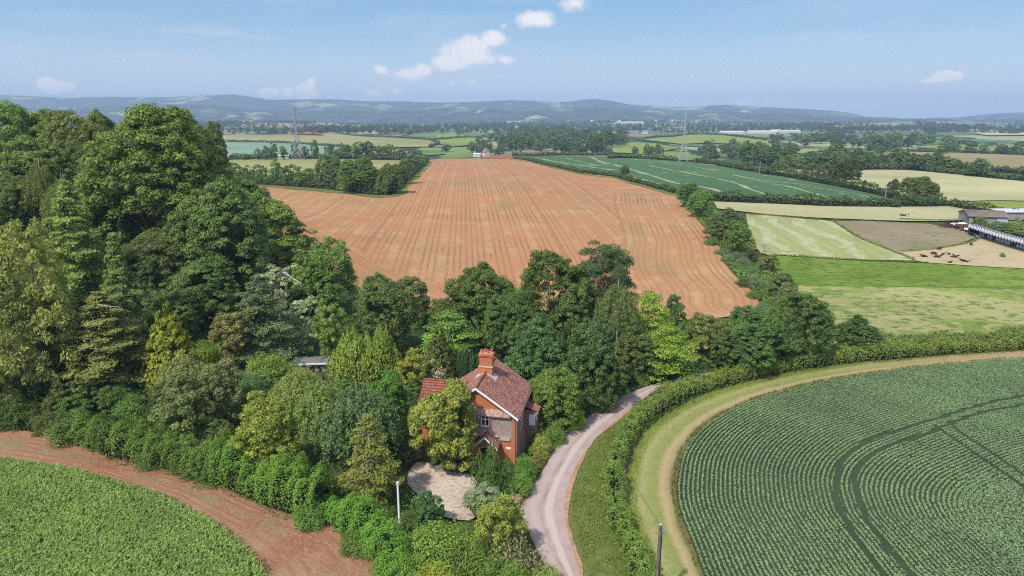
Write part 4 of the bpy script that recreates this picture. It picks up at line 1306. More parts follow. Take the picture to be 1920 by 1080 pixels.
BRICK = masonry('orange_brick', (0.60, 0.18, 0.07), (0.50, 0.13, 0.055), (0.46, 0.25, 0.16), 'xy', 0.225, 0.075, 0.008, 0.25)
TILE_Y = masonry('clay_tiles', (0.31, 0.11, 0.08), (0.40, 0.175, 0.135), (0.12, 0.05, 0.04), 'y', 0.2, 0.10, 0.012, 0.6, blotch=((0.50, 0.34, 0.27), 0.54, 0.75))
TILE_X = masonry('clay_pantiles', (0.29, 0.085, 0.055), (0.36, 0.13, 0.09), (0.09, 0.03, 0.025), 'x', 0.26, 0.22, 0.03, 0.4, blotch=((0.45, 0.3, 0.24), 0.6, 0.5), bstr=0.9)
SKIRT = masonry('weathered_tiles', (0.42, 0.2, 0.16), (0.5, 0.3, 0.25), (0.3, 0.15, 0.12), 'x', 0.16, 0.10, 0.01, 0.2, blotch=((0.58, 0.46, 0.4), 0.5, 0.7))
RENDER = field_mat('grey_render', [(0.44, 0.355, 0.31), (0.48, 0.39, 0.34), (0.38, 0.30, 0.26)], 0.6, 6.0, bump=0.4)
TIMBER = plain('white_paint', (0.74, 0.74, 0.76), 0.45, 0.4, var=0.08)
STONE = plain('pale_stone', (0.5, 0.44, 0.37), 0.85, 0.2, var=0.2)
GLASS = plain('dark_glass', (0.012, 0.014, 0.018), 0.08, 0.6, var=0.0)
LEAD = plain('mortar_flashing', (0.46, 0.42, 0.38), 0.8, 0.2, var=0.2)
TERRA = plain('terracotta', (0.52, 0.16, 0.08), 0.8, 0.2, var=0.2)
LICHEN = field_mat('lichen_ridge', [(0.42, 0.17, 0.05), (0.33, 0.14, 0.07), (0.25, 0.17, 0.10)], 0.9, 4.0)
DARKWOOD = plain('dark_opening', (0.02, 0.016, 0.014), 0.8, 0.2)
PINKWASH = field_mat('pink_roughcast', [(0.38, 0.2, 0.17), (0.44, 0.27, 0.23), (0.32, 0.16, 0.13)], 0.6, 3.0)

H = empty('brick_house', (0.3, 67.0, float(tz(0.3, 67.0)) - 0.05), math.radians(-11))
tag(H, 'red brick house with tiled gable roof and tall chimney beside the lane', 'house')
W_, D_, ZE, ZA = 8.2, 8.6, 5.47, 8.3
XM = -W_ / 2
SL = (ZA - ZE) / (W_ / 2)


def roof_z(x):
    return ZA - SL * abs(x - XM)


MB().poly_prism([(-W_, -0.6), (0, -0.6), (0, ZE), (XM, ZA), (-W_, ZE)], 0, D_).build('wall', [RENDER], H)
# brick ground storey
bw = MB().box((-W_ - 0.02, -0.05, -0.6), (0.04, 0.003, 2.55))
bw.box((0.003, 0.003, -0.6), (0.04, 5.3, 2.3))
bw.build('brick_base', [BRICK], H)
# brick gable
g = MB().poly_prism([(-7.75, 5.72), (-0.45, 5.72), (XM, ZA - 0.02)], -0.06, 0.004)
g.build('gable', [BRICK], H)
# bell-cast tile skirt under the gable
sk = MB().slab([(-7.7, -0.36, 5.28), (-0.42, -0.36, 5.28), (-1.0, -0.07, 5.98), (-7.2, -0.07, 5.98)], 0.06)
sk.box((-7.7, -0.30, 5.17), (-0.42, 0.0, 5.25), 0)
sk.build('tile_skirt', [SKIRT], H)
# lower flare above the porch
MB().slab([(-8.0, -0.20, 2.56), (-0.5, -0.20, 2.56), (-0.5, -0.02, 2.95), (-8.0, -0.02, 2.95)], 0.05).build('string_course', [RENDER], H)
fl = MB().slab([(-4.5, -0.42, 3.0), (-1.6, -0.42, 3.0), (-2.4, -0.03, 3.9), (-3.8, -0.03, 3.9)], 0.05)
fl.build('flared_tiles', [SKIRT], H)
# quoins: toothed brick up the corner
q = MB()
z = 2.6; k = 0
while z < 5.2:
    w = 0.34 if k % 2 else 0.24
    q.box((-w, -0.045, z), (0.045, 0.003, z + 0.22))
    q.box((0.003, 0.004, z), (0.045, 0.22 + 0.12 * (k % 2), z + 0.22))
    z += 0.225; k += 1
q.build('quoin', [BRICK], H)

# front window
wx0, wx1, wz0, wz1 = -3.62, -2.72, 4.0, 5.2
wd = MB().box((wx0, -0.015, wz0), (wx1, 0.0, wz1)).build('window', [DARKWOOD], H)
f = MB()
for a, b_ in [((wx0, -.09, wz0), (wx0 + .1, -.02, wz1)), ((wx1 - .1, -.09, wz0), (wx1, -.02, wz1)), ((wx0 + .1, -.09, wz1 - .1), (wx1 - .1, -.02, wz1)), ((wx0 + .1, -.09, wz0), (wx1 - .1, -.02, wz0 + .1)),
              (((wx0 + wx1) / 2 - .07, -.085, wz0 + .1), ((wx0 + wx1) / 2 + .07, -.02, wz1 - .1)), ((wx0 + .1, -.08, 4.72), ((wx0 + wx1) / 2 - .07, -.02, 4.83)), (((wx0 + wx1) / 2 + .07, -.08, 4.72), (wx1 - .1, -.02, 4.83))]:
    f.box(a, b_)
f.build('frame', [TIMBER], wd)
MB().box((wx0 + .1, -.035, wz0 + .1), (wx1 - .1, -.018, wz1 - .1)).build('pane', [GLASS], wd)
MB().box((wx0 - .12, -.22, wz0 - .13), (wx1 + .12, -.003, wz0 - .003)).build('sill', [STONE], wd)
bs = MB()
for i in range(6):
    w = 0.30 if i % 2 else 0.2
    bs.box((wx0 - w, -.05, wz0 + i * .2), (wx0 - .003, -.002, wz0 + i * .2 + .197))
    bs.box((wx1 + .003, -.05, wz0 + i * .2), (wx1 + w - .04, -.002, wz0 + i * .2 + .197))
bs.box((wx0 - .2, -.051, wz1 + .002), (wx1 + .2, -.002, wz1 + .1))
bs.build('brick_surround', [BRICK], H)
MB().box((wx0 - 0.34, -.16, 4.88), (wx0 - 0.08, -.052, 5.12)).build('alarm_box', [TIMBER], H)

# roof
OV, OF, OB = 0.42, 0.42, 0.3
TH = 0.12
r1 = MB()
xe = OV
r1.slab([(XM, -OF, ZA + .13), (xe, -OF, roof_z(xe) + .13), (xe, D_ + OB, roof_z(xe) + .13), (XM, D_ + OB, ZA + .13)], TH)
r1.build('roof', [TILE_Y], H)
r2 = MB()
xl = -W_ - OV
r2.slab([(xl, -OF, roof_z(xl) + .13), (XM, -OF, ZA + .13), (XM, D_ + OB, ZA + .13), (xl, D_ + OB, roof_z(xl) + .13)], TH)
r2.build('roof', [TILE_Y], H)
rt = MB()
yy = -OF
while yy < D_ + OB - 0.3:
    pr = [(XM + .15 * math.cos(a), ZA + .09 + .14 * math.sin(a)) for a in np.linspace(0, math.pi, 7)]
    rt.poly_prism(pr, yy, yy + .43)
    yy += .45
rt.build('ridge_tiles', [LICHEN], H)
for sgn, x1 in ((1, xe), (-1, xl)):
    for yb, nm in ((-OF - .05, 'bargeboard'), (D_ + OB + .003, 'bargeboard')):
        bb = MB()
        z1 = roof_z(x1)
        P = [(XM, ZA + .12), (x1, z1 + .12), (x1, z1 - .16), (XM, ZA - .16)]
        bb.poly_prism(P, yb, yb + .045)
        bb.build(nm, [TIMBER], H)
# gutter along the right eave, and a downpipe
MB().tube([(xe + .06, -OF, roof_z(xe) - .02), (xe + .06, D_ + OB, roof_z(xe) - .02)], [.06, .06], 6).build('gutter', [plain('grey_gutter', (0.2, 0.19, 0.18), .6)], H)
MB().tube([(.10, .35, 4.9), (.10, .35, 0)], [.05, .05], 6).build('downpipe', [TIMBER], H)

# chimney
cx0, cx1, cy0, cy1 = XM - .72, XM + .72, 4.3, 5.25
ch = MB().box((cx0, cy0, ZA - .8), (cx1, cy1, 10.1)).build('chimney', [BRICK], H)
c2 = MB()
c2.box((cx0 - .07, cy0 - .07, 10.103), (cx1 + .07, cy1 + .07, 10.24)).box((cx0 - .13, cy0 - .13, 10.243), (cx1 + .13, cy1 + .13, 10.4)).box((cx0 - .05, cy0 - .05, 10.403), (cx1 + .05, cy1 + .05, 10.5))
c2.build('chimney_cap', [BRICK], ch)
c3 = MB()
c3.box((cx0 - .08, cy0 - .08, 8.92), (cx1 + .08, cy1 + .08, 9.04))
c3.build('chimney_band', [STONE], ch)
for i in range(4):
    px_ = cx0 + .2 + i * .35
    MB().tube([(px_, 4.6 + .28 * (i % 2), 10.45), (px_, 4.6 + .28 * (i % 2), 10.78), (px_, 4.6 + .28 * (i % 2), 10.8), (px_, 4.6 + .28 * (i % 2), 10.86)], [.125, .105, .14, .14], 10).build('chimney_pot', [TERRA], ch)
fsh = MB()
for s_ in (-1, 1):
    xo = XM + s_ * .72
    fsh.slab([(xo, cy0 - .45, roof_z(xo) + .15), (xo + s_ * .5, cy0 - .45, roof_z(xo + s_ * .5) + .15), (xo + s_ * .5, cy1 + .1, roof_z(xo + s_ * .5) + .15), (xo, cy1 + .1, roof_z(xo) + .15)], .015)
    fsh.slab([(XM, cy0 - .42, ZA + .155), (xo, cy0 - .42, roof_z(xo) + .155), (xo, cy0 - .003, roof_z(xo) + .155), (XM, cy0 - .003, ZA + .155)], .015)
fsh.build('flashing', [LEAD], ch)

# left wing, ridge across the main roof
wy0, wy1, wzr, wze = 1.7, 6.7, 7.05, 5.2
wm = (wy0 + wy1) / 2
wx = -10.9
w_ = MB().box((wx, wy0, -.6), (-W_ - .003, wy1, wze)).build('side_wing', [BRICK], H)
tri = MB().add([(wx, wy0, wze), (wx, wm, wzr - .1), (wx, wy1, wze), (-W_ + .5, wy0, wze), (-W_ + .5, wm, wzr - .1), (-W_ + .5, wy1, wze)], [(0, 1, 4, 3), (1, 2, 5, 4)], [(0, 2, 1), (3, 4, 5)])
tri.build('wing_gable', [BRICK], w_)
ss_ = (wzr - wze) / (wm - wy0)
for y_ in (wy0 - .4, wy1 + .4):
    ze_ = wzr - ss_ * (wm - wy0 + .4)
    Q = [(wx - .35, y_, ze_), (-5.2, y_, ze_), (-5.2, wm, wzr), (wx - .35, wm, wzr)]
    MB().slab(Q if y_ < wm else Q[::-1], .11).build('wing_roof', [TILE_X], w_)
rt = MB()
xx = wx - .35
while xx < -5.2:
    pr = [(wm + .15 * math.cos(a), wzr - .02 + .13 * math.sin(a)) for a in np.linspace(0, math.pi, 7)]
    V = [(xx, a, b) for a, b in pr] + [(xx + .43, a, b) for a, b in pr]
    n_ = len(pr)
    rt.add(V, [(i, i + 1, n_ + i + 1, n_ + i) for i in range(n_ - 1)] + [(0, n_, 2 * n_ - 1, n_ - 1)])
    xx += .45
rt.build('wing_ridge', [TILE_X], w_)

# porch with its own small gable
px0, px1, pd = -3.95, -1.75, 1.55
pm = (px0 + px1) / 2
po = MB()
po.poly_prism([(px0, -.5), (px0 + .35, -.5), (px0 + .35, 1.7), (pm - .55, 2.1), (pm, 2.28), (pm + .55, 2.1), (px1 - .35, 1.7), (px1 - .35, -.5), (px1, -.5), (px1, 2.35), (px0, 2.35)], -pd, -pd + .25)
po.box((px0, -pd + .253, -.5), (px0 + .2, -.055, 2.3)).box((px1 - .2, -pd + .253, -.5), (px1, -.055, 2.3))
po = po.build('porch', [BRICK], H)
pz, pe = 3.6, 2.32
MB().poly_prism([(px0 + .1, 2.353), (px1 - .1, 2.353), (pm, pz - .2)], -pd + .02, -pd + .12).build('porch_gable', [PINKWASH], po)
for s_ in (-1, 1):
    xo = pm + s_ * 1.36
    Q = [(pm, -pd - .3, pz), (xo, -pd - .3, pe), (xo, -.055, pe), (pm, -.055, pz)]
    MB().slab(Q if s_ > 0 else Q[::-1], .1).build('porch_roof', [TILE_Y], po)
    MB().poly_prism([(pm, pz + .02), (xo, pe + .02), (xo, pe - .17), (pm, pz - .17)], -pd - .345, -pd - .303).build('bargeboard', [TIMBER], po)
MB().box((px0 + .35, -.09, -.4), (px1 - .35, -.053, 2.0)).build('door', [plain('door_paint', (0.06, 0.04, 0.035), .5)], po)
MB().box((-.95, -.075, 1.55), (-.42, -.052, 1.8)).build('name_plate', [TIMBER], H)

# right-hand wall: brick panels, white joinery, roughcast foot, lean-to at the back
rp = MB()
for y0, y1, z0, z1 in [(2.4, 2.75, 2.0, 4.7), (3.5, 3.85, 2.0, 4.7), (4.6, 5.3, 2.303, 4.9)]:
    rp.box((.003, y0, z0 if z0 > 2.3 else 2.303), (.06, y1, z1))
rp.box((.003, 2.4, 4.703), (.06, 4.597, 4.95))
rp.build('brick_panel', [BRICK], H)
for y0 in (2.76, 3.86):
    w2 = MB().box((.003, y0 + .01, 2.45), (.02, y0 + .72, 4.68)).build('window', [GLASS], H)
    ff = MB()
    ff.box((.021, y0 + .01, 2.45), (.05, y0 + .1, 4.68)).box((.021, y0 + .63, 2.45), (.05, y0 + .72, 4.68)).box((.021, y0 + .1, 3.5), (.05, y0 + .63, 3.58)).box((.021, y0 + .1, 2.45), (.05, y0 + .63, 2.53)).box((.021, y0 + .1, 4.6), (.05, y0 + .63, 4.68))
    ff.build('frame', [TIMBER], w2)
MB().slab([(.05, .9, .9), (.55, .9, -.5), (.55, 5.25, -.5), (.05, 5.25, 1.9)], .2).build('buttress', [PINKWASH], H)
le = MB().box((.045, 5.5, -.6), (1.5, 8.4, 3.7)).build('lean_to', [PINKWASH], H)
MB().slab([(.046, 5.3, 4.25), (1.75, 5.3, 3.75), (1.75, 8.6, 3.75), (.046, 8.6, 4.25)], .1).build('lean_to_roof', [TILE_Y], le)
MB().box((1.5, 5.3, 3.35), (1.56, 8.6, 3.6)).build('fascia', [TIMBER], le)
MB().box((.6, 5.44, 1.9), (1.3, 5.498, 3.2)).build('window', [TIMBER], le)

# ------------------------------------------------------------------ things round the house
def stone_wall():
    P = spline([G(815, 884), G(850, 882), G(890, 872)], step=.5)
    mb = MB()
    for k in range(len(P) - 1):
        a, b = P[k], P[k + 1]
        t_ = unit((b - a)[None])[0]; n_ = np.array([-t_[1], t_[0]]) * .2
        h = .75 + .06 * rng.random()
        z0 = float(tz(*a)) - .15
        c = [(a - n_), (b - n_ - t_ * .02), (b + n_ - t_ * .02), (a + n_)]
        mb.add([(p[0], p[1], z0) for p in c] + [(p[0], p[1], z0 + h) for p in c], [(0, 3, 2, 1), (4, 5, 6, 7), (0, 1, 5, 4), (1, 2, 6, 5), (2, 3, 7, 6), (3, 0, 4, 7)])
    o = mb.build('garden_wall', [plain('grey_stone', (0.26, 0.23, 0.2), .9, .1, var=.35, scale=3)])
    tag(o, 'low grey stone wall between the gravel yard and the house', 'wall')


stone_wall()


def gate():
    a = np.array(G(763, 870)); b = np.array(G(790, 857))
    z0 = float(tz(*a)); L = np.linalg.norm(b - a)
    rt = empty('field_gate', (a[0], a[1], z0), math.atan2(b[1] - a[1], b[0] - a[0]))
    tag(rt, 'silver tubular metal gate at the left edge of the gravel yard', 'gate')
    st = plain('galvanised_steel', (0.55, 0.55, 0.56), .4, .5, .6, var=.1)
    for i in range(6):
        MB().bar((.08, 0, .2 + i * .2), (L - .08, 0, .2 + i * .2), .028, 6).build('rail', [st], rt)
    fr = MB()
    for x in (.05, L - .05, L * .5): fr.bar((x, 0, .1), (x, 0, 1.25), .03, 6)
    fr.bar((.03, 0, .1), (L - .03, 0, .1), .03, 6).bar((.03, 0, 1.24), (L - .03, 0, 1.24), .03, 6)
    fr.build('frame', [st], rt)
    for x in (-.1, L + .1):
        MB().box((x - .09, -.09, -.2), (x + .09, .09, 1.4)).build('post', [plain('gate_post', (0.2, 0.16, 0.12), .9)], rt)


gate()


def white_pole():
    x, y, z = GZ(750.5, 1017)
    rt = empty('white_pole', (x, y, z))
    tag(rt, 'slim white pole standing in the shrubs left of the gravel yard', 'pole')
    _, _, zt = at_y(750, 905, y)
    h = zt - z
    MB().tube([(0, 0, -.3), (0, 0, h * .5), (0, 0, h)], [.10, .095, .085], 10).build('shaft', [TIMBER], rt)
    MB().tube([(0, 0, h), (0, 0, h + .06)], [.12, .1], 10).build('cap', [TIMBER], rt)


white_pole()


def telegraph_pole():
    Y = 45.0
    x, _, zt = at_y(1237.5, 983, Y)
    z = float(tz(x, Y))
    rt = empty('telegraph_pole', (x, Y, z))
    tag(rt, 'dark wooden telegraph pole on the headland beside the curved crop', 'pole')
    wood = plain('weathered_pole', (0.15, 0.125, 0.105), .9, .1, var=.3, scale=2)
    h = zt - z
    MB().tube([(0, 0, -.5), (0.03, 0, h * .5), (0.05, 0, h)], [.155, .14, .115], 10).build('shaft', [wood], rt)
    MB().tube([(.05, 0, h), (.05, 0, h + .04)], [.13, .07], 10).build('cap', [plain('zinc', (0.5, 0.5, 0.52), .5, .5, .5)], rt)
    MB().box((.16, -.12, h - .75), (.4, .12, h - .5)).build('junction_box', [plain('box_grey', (0.2, 0.2, 0.2), .6)], rt)
    MB().bar((.05, 0, h - .55), (.3, 0, h - .58), .03, 5).build('bracket', [wood], rt)
    MB().tube([(.2, 0, h - .7), (.185, 0, h - 2.5), (.2, .01, h - 4.6)], [.03, .03, .03], 5).build('cable', [plain('black_cable', (.02, .02, .02), .6)], rt)


telegraph_pole()


def wire():
    x0, _, z0 = at_y(1237.5, 984, 45.0)
    x1, y1, _ = GZ(1092, 782)
    a = np.array([x0, 45.0, z0]); b = np.array([x1, y1, float(tz(x1, y1)) + 5.5])
    P = [a + (b - a) * f - np.array([0, 0, 1.1 * 4 * f * (1 - f)]) for f in np.linspace(0, 1, 24)]
    o = MB().tube(P, np.full(24, .014), 4).build('overhead_wire', [plain('wire', (.03, .03, .03), .5)])
    tag(o, 'thin dark wire running from the telegraph pole to the trees by the house', 'wire')


wire()


def bin_():
    x, y, z = GZ(1056, 806)
    rt = empty('wheelie_bin', (x, y, z), .4)
    tag(rt, 'dark wheeled bin on the grass bank beside the lane', 'bin')
    bl = plain('bin_plastic', (0.012, 0.016, 0.03), .5, .4)
    b = MB()
    b.add([(-.22, -.27, .06), (.22, -.27, .06), (.22, .27, .06), (-.22, .27, .06), (-.29, -.36, .98), (.29, -.36, .98), (.29, .36, .98), (-.29, .36, .98)], [(0, 3, 2, 1), (4, 5, 6, 7), (0, 1, 5, 4), (1, 2, 6, 5), (2, 3, 7, 6), (3, 0, 4, 7)])
    b.build('body', [bl], rt)
    MB().slab([(-.31, -.4, 1.0), (.31, -.4, 1.0), (.31, .38, 1.08), (-.31, .38, 1.08)], .05).build('lid', [bl], rt)
    for s_ in (-1, 1):
        MB().tube([(s_ * .2, .3, .1), (s_ * .27, .3, .1)], [.1, .1], 10).build('wheel', [DARKWOOD], rt)
    x, y, z = GZ(1055, 808)
    import bmesh
    bm = bmesh.new(); bmesh.ops.create_icosphere(bm, subdivisions=2, radius=.24)
    for v in bm.verts:
        v.co *= 1 + .15 * math.sin(v.co.x * 17 + v.co.y * 9) * math.cos(v.co.z * 13)
        v.co.z = v.co.z * .75 + .16
        if v.co.z > .25: v.co.x *= .6; v.co.y *= .6
    me = bpy.data.meshes.new('recycling_sack'); bm.to_mesh(me); bm.free()
    me.materials.append(plain('blue_sack', (.12, .28, .7), .4, .4))
    o = link('recycling_sack', me); o.location = (x - .05, y - .75, z)
    tag(o, 'pale blue sack on the ground in front of the dark wheeled bin', 'sack')


bin_()


def cabin():
    a = np.array(G(548, 692)); b = np.array(G(622, 694))
    L = np.linalg.norm(b - a)
    rt = empty('garden_cabin', (a[0], a[1], float(tz(*a))), math.atan2(b[1] - a[1], b[0] - a[0]))
    tag(rt, 'long grey garden cabin with a white roof edge, half hidden by trees', 'cabin')
    gw = plain('weathered_boards', (0.30, 0.27, 0.25), .85, .2, var=.3)
    rt.location.z -= 1.45
    MB().box((0, 0, -.5), (L, 3, 2.0)).build('wall', [gw], rt)
    MB().slab([(-.25, -.35, 2.3), (L + .25, -.35, 2.3), (L + .25, 3.3, 2.05), (-.25, 3.3, 2.05)], .12).build('roof', [plain('cabin_felt', (0.18, 0.17, 0.17), .9)], rt)
    MB().box((-.25, -.42, 2.12), (L + .25, -.36, 2.36)).build('fascia', [TIMBER], rt)
    MB().box((L * .46, -.05, 0), (L * .54, -.003, 2.0)).build('door', [plain('red_door', (.3, .04, .03), .5)], rt)
    for u in (.12, .66, .84):
        w = MB().box((L * u, -.03, .9), (L * (u + .08), -.003, 1.8)).build('window', [GLASS], rt)
        MB().box((L * u - .06, -.06, .82), (L * (u + .08) + .06, -.032, .9)).build('sill', [TIMBER], w)
    for u in (.02, .5, .98):
        MB().box((L * u - .05, -.36, -.3), (L * u + .05, -.26, 2.12)).build('post', [DARKWOOD], rt)


cabin()
# ------------------------------------------------------------------ trees and shrubs, each where it grows
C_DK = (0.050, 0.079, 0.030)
C_MID = (0.068, 0.11, 0.032)
C_BR = (0.075, 0.12, 0.034)
C_YG = (0.13, 0.165, 0.035)
C_OL = (0.07, 0.095, 0.033)
C_GREY = (0.085, 0.115, 0.07)
C_BLUE = (0.04, 0.08, 0.042)
C_PALE = (0.19, 0.2, 0.1)
Yd = lambda d: ('Y', d)
T = tree
# -- wooded knoll, skyline and back
T('oak_tree', 'oak', 20, 186, Yd(152), 150, C_MID, 'broad green tree on the skyline at the far left corner of the wood')
T('oak_tree', 'oak', 85, 205, Yd(158), 140, C_MID, 'rounded skyline tree right of the corner tree on the knoll')
T('oak_tree', 'oak', 150, 208, Yd(150), 130, C_OL, 'dull olive skyline tree beside the tall central tree of the wood')
T('oak_tree', 'oak', 190, 206, Yd(175), 90, C_DK, 'dark tree peeping over the skyline left of the tallest crown')
T('oak_tree', 'oak', 352, 208, Yd(165), 130, C_DK, 'dark spreading tree behind the tallest tree of the wood')
T('oak_tree', 'oak', 398, 228, Yd(172), 70, C_DK, 'small dark tree at the right end of the wood skyline')
T('oak_tree', 'oak', 40, 255, Yd(132), 170, C_OL, 'brownish green tree below the left skyline')
T('oak_tree', 'oak', -60, 250, Yd(128), 170, C_OL, 'olive tree cut by the left edge of the photo above the pale magnolia')
T('oak_tree', 'oak', 130, 262, Yd(138), 130, C_DK, 'dark round tree under the skyline, left of the tallest tree')
T('sycamore_tree', 'sycamore', 292, 197, Yd(122), 290, C_MID, 'tallest broad tree of the wood with a rounded lit crown', v=0)
T('sycamore_tree', 'sycamore', 402, 330, Yd(112), 215, (0.06, 0.105, 0.04), 'big tree with hanging leaf clumps at the right shoulder of the wood', v=1)
T('oak_tree', 'oak', 290, 202, Yd(140), 190, C_MID, 'tree standing close behind the tallest crown of the wood')
T('ash_tree', 'ash', 225, 290, Yd(126), 120, C_MID, 'mid green tree leaning against the left side of the tallest tree')
T('ash_tree', 'ash', 470, 330, Yd(150), 95, C_DK, 'dark tree between the wood and the red field')
T('oak_tree', 'ash', 520, 374, 520, 150, C_BR, 'bright rounded tree at the edge of the wood against the red field', v=1)
T('ash_tree', 'ash', 475, 355, 470, 90, C_MID, 'narrow mid green tree just left of the bright rounded tree')
T('ash_tree', 'ash', 612, 448, 585, 112, (0.066, 0.112, 0.036), 'bushy green tree standing out against the lower red field', v=2)
T('ash_tree', 'ash', 570, 470, 590, 90, C_MID, 'green tree partly hidden behind the silver-leaved tree', v=0)
T('silver_poplar', 'poplar', 520, 492, 600, 105, (0.16, 0.2, 0.165), 'silver-white leaved tree with a bare bent white limb', v=0)
T('silver_poplar', 'poplar', 560, 560, 648, 85, (0.14, 0.18, 0.15), 'lower silver-leaved tree beside the grey-green cedar', v=0)
T('birch_tree', 'birch', 78, 282, Yd(120), 75, C_OL, 'slender birch with a pale slanting stem high in the wood')
T('birch_tree', 'birch', 120, 310, Yd(116), 85, C_OL, 'second pale-stemmed birch, right of the slender one')
# dark interior of the wood
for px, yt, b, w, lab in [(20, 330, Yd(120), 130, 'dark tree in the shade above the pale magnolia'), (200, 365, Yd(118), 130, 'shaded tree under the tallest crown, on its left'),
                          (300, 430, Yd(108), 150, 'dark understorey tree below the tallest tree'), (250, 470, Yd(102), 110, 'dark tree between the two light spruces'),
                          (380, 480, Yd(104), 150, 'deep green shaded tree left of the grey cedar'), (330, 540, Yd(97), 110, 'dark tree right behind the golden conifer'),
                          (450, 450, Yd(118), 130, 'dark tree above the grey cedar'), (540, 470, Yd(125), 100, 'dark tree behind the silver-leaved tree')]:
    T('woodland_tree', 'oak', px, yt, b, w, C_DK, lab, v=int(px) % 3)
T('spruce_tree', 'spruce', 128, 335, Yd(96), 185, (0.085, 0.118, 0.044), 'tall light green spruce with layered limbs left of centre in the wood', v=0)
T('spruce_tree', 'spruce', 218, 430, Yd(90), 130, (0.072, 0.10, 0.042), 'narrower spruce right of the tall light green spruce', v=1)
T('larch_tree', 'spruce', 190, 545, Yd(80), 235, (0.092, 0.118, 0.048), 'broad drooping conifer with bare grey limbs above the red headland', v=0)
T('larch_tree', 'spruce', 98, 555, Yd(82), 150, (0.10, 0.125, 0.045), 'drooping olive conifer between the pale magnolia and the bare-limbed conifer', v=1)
T('magnolia_tree', 'magnolia', 15, 415, Yd(78), 215, (0.125, 0.15, 0.06), 'large pale-leaved magnolia at the left edge of the photo', v=0)
T('golden_conifer', 'cypress', 318, 560, 735, 132, (0.115, 0.135, 0.022), 'golden yellow conifer at the centre of the left garden', v=0)
T('grey_conifer', 'willow', 345, 650, 760, 100, (0.105, 0.13, 0.07), 'loose grey-green conifer below the golden conifer', v=1)
T('cedar_tree', 'cedar', 488, 512, 668, 195, (0.05, 0.075, 0.045), 'dark grey-green cedar with layered hanging limbs', v=0)
T('pale_tree', 'small_tree', 432, 586, 688, 86, (0.11, 0.122, 0.06), 'small pale olive tree with a clear trunk on the garden lawn', v=0)
T('green_bush', 'shrub', 385, 635, 690, 50, (0.085, 0.155, 0.025), 'vivid green bush between the golden conifer and the pale tree', 'bush')
# garden left, in front of the wood
T('grey_tree', 'small_tree', 345, 708, 838, 120, (0.07, 0.105, 0.05), 'blue-green feathery tree above the red headland hedge', v=1)
T('grey_tree', 'small_tree', 412, 680, 815, 95, (0.095, 0.115, 0.065), 'grey-leaved tree right of the blue-green feathery tree', v=0)
T('dark_bush', 'shrub', 475, 690, 775, 80, C_BLUE, 'dark shrub left of the pale willow', 'bush')
T('clipped_hedge_bush', 'shrub', 503, 660, 712, 88, (0.075, 0.12, 0.03), 'rounded clipped bush in front of the garden cabin', 'bush')
T('willow_tree', 'willow', 563, 668, 800, 108, (0.105, 0.135, 0.055), 'pale grey-green willow in front of the garden cabin', v=0)
T('willow_tree', 'willow', 608, 688, 868, 130, (0.08, 0.115, 0.045), 'weeping tree with thin pale stems beside the dark cypress', v=1)
T('cypress_tree', 'willow', 672, 695, 885, 165, (0.048, 0.078, 0.042), 'large dark blue-green cypress at the centre of the garden', v=1)
T('yellow_green_tree', 'ash', 495, 742, 892, 130, (0.112, 0.148, 0.036), 'yellow-green leafy tree above the bright laurel bank', v=2)
T('ivy_tree', 'bigleaf', 722, 704, 840, 95, (0.045, 0.115, 0.022), 'glossy deep green tree left of the magnolia by the house', v=1)
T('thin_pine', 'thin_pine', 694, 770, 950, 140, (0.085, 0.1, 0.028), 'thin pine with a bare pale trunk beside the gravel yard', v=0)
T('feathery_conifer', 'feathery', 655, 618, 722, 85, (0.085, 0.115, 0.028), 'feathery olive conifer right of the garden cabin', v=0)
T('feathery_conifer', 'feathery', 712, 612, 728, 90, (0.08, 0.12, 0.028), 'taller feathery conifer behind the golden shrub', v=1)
T('golden_shrub', 'small_tree', 768, 658, 742, 66, (0.135, 0.16, 0.04), 'golden leafy shrub left of the dark cone conifer', 'shrub', v=1)
T('cone_conifer', 'cypress', 823, 604, 722, 76, (0.052, 0.072, 0.026), 'dense dark cone-shaped conifer behind the side wing of the house', v=1)
for px in (868, 884, 900):
    T('column_cypress', 'column_cypress', px, 656, 722, 24, (0.022, 0.05, 0.026), 'dark column cypress in the tight row behind the side wing roof', group='row of dark column cypresses behind the house')
T('topiary_ball', 'ball', 767, 731, 760, 27, (0.06, 0.085, 0.022), 'clipped green topiary ball left of the magnolia by the house', 'topiary')
T('blossom_shrub', 'twiggy', 818, 672, 735, 42, (0.27, 0.245, 0.25), 'white flowering shrub at the end of the side wing roof', 'shrub')
T('magnolia_tree', 'bigleaf', 834, 724, 884, 128, (0.108, 0.13, 0.036), 'dense yellow-green magnolia hiding the left front of the house', v=1)
# -- belt behind the house
T('oak_tree', 'oak', 730, 512, 668, 150, C_DK, 'dark lumpy tree at the left end of the belt behind the house', v=0)
T('small_tree', 'small_tree', 618, 572, 680, 75, C_BR, 'bright green small tree above the garden cabin', v=0)
T('oak_tree', 'oak', 903, 495, 660, 150, (0.045, 0.082, 0.024), 'round topped tree of the belt, directly behind the chimney', v=1)
T('light_tree', 'layered', 838, 585, 690, 108, (0.075, 0.128, 0.036), 'fresh light green tree behind the cone-shaped conifer', v=0)
T('oak_tree', 'oak', 1040, 468, 655, 165, (0.04, 0.075, 0.022), 'broad dark tree in the middle of the belt behind the house', v=2)
T('pine_tree', 'pine', 1135, 455, 650, 120, (0.03, 0.055, 0.03), 'dark pine with flat needle clumps at the top of the belt', v=0)
T('oak_tree', 'oak', 965, 540, 690, 110, (0.042, 0.08, 0.03), 'dark tree of the belt just right of the chimney', v=0)
T('birch_tree', 'birch', 1157, 508, 692, 92, (0.06, 0.085, 0.036), 'tall birch with a white trunk above the lane', v=0)
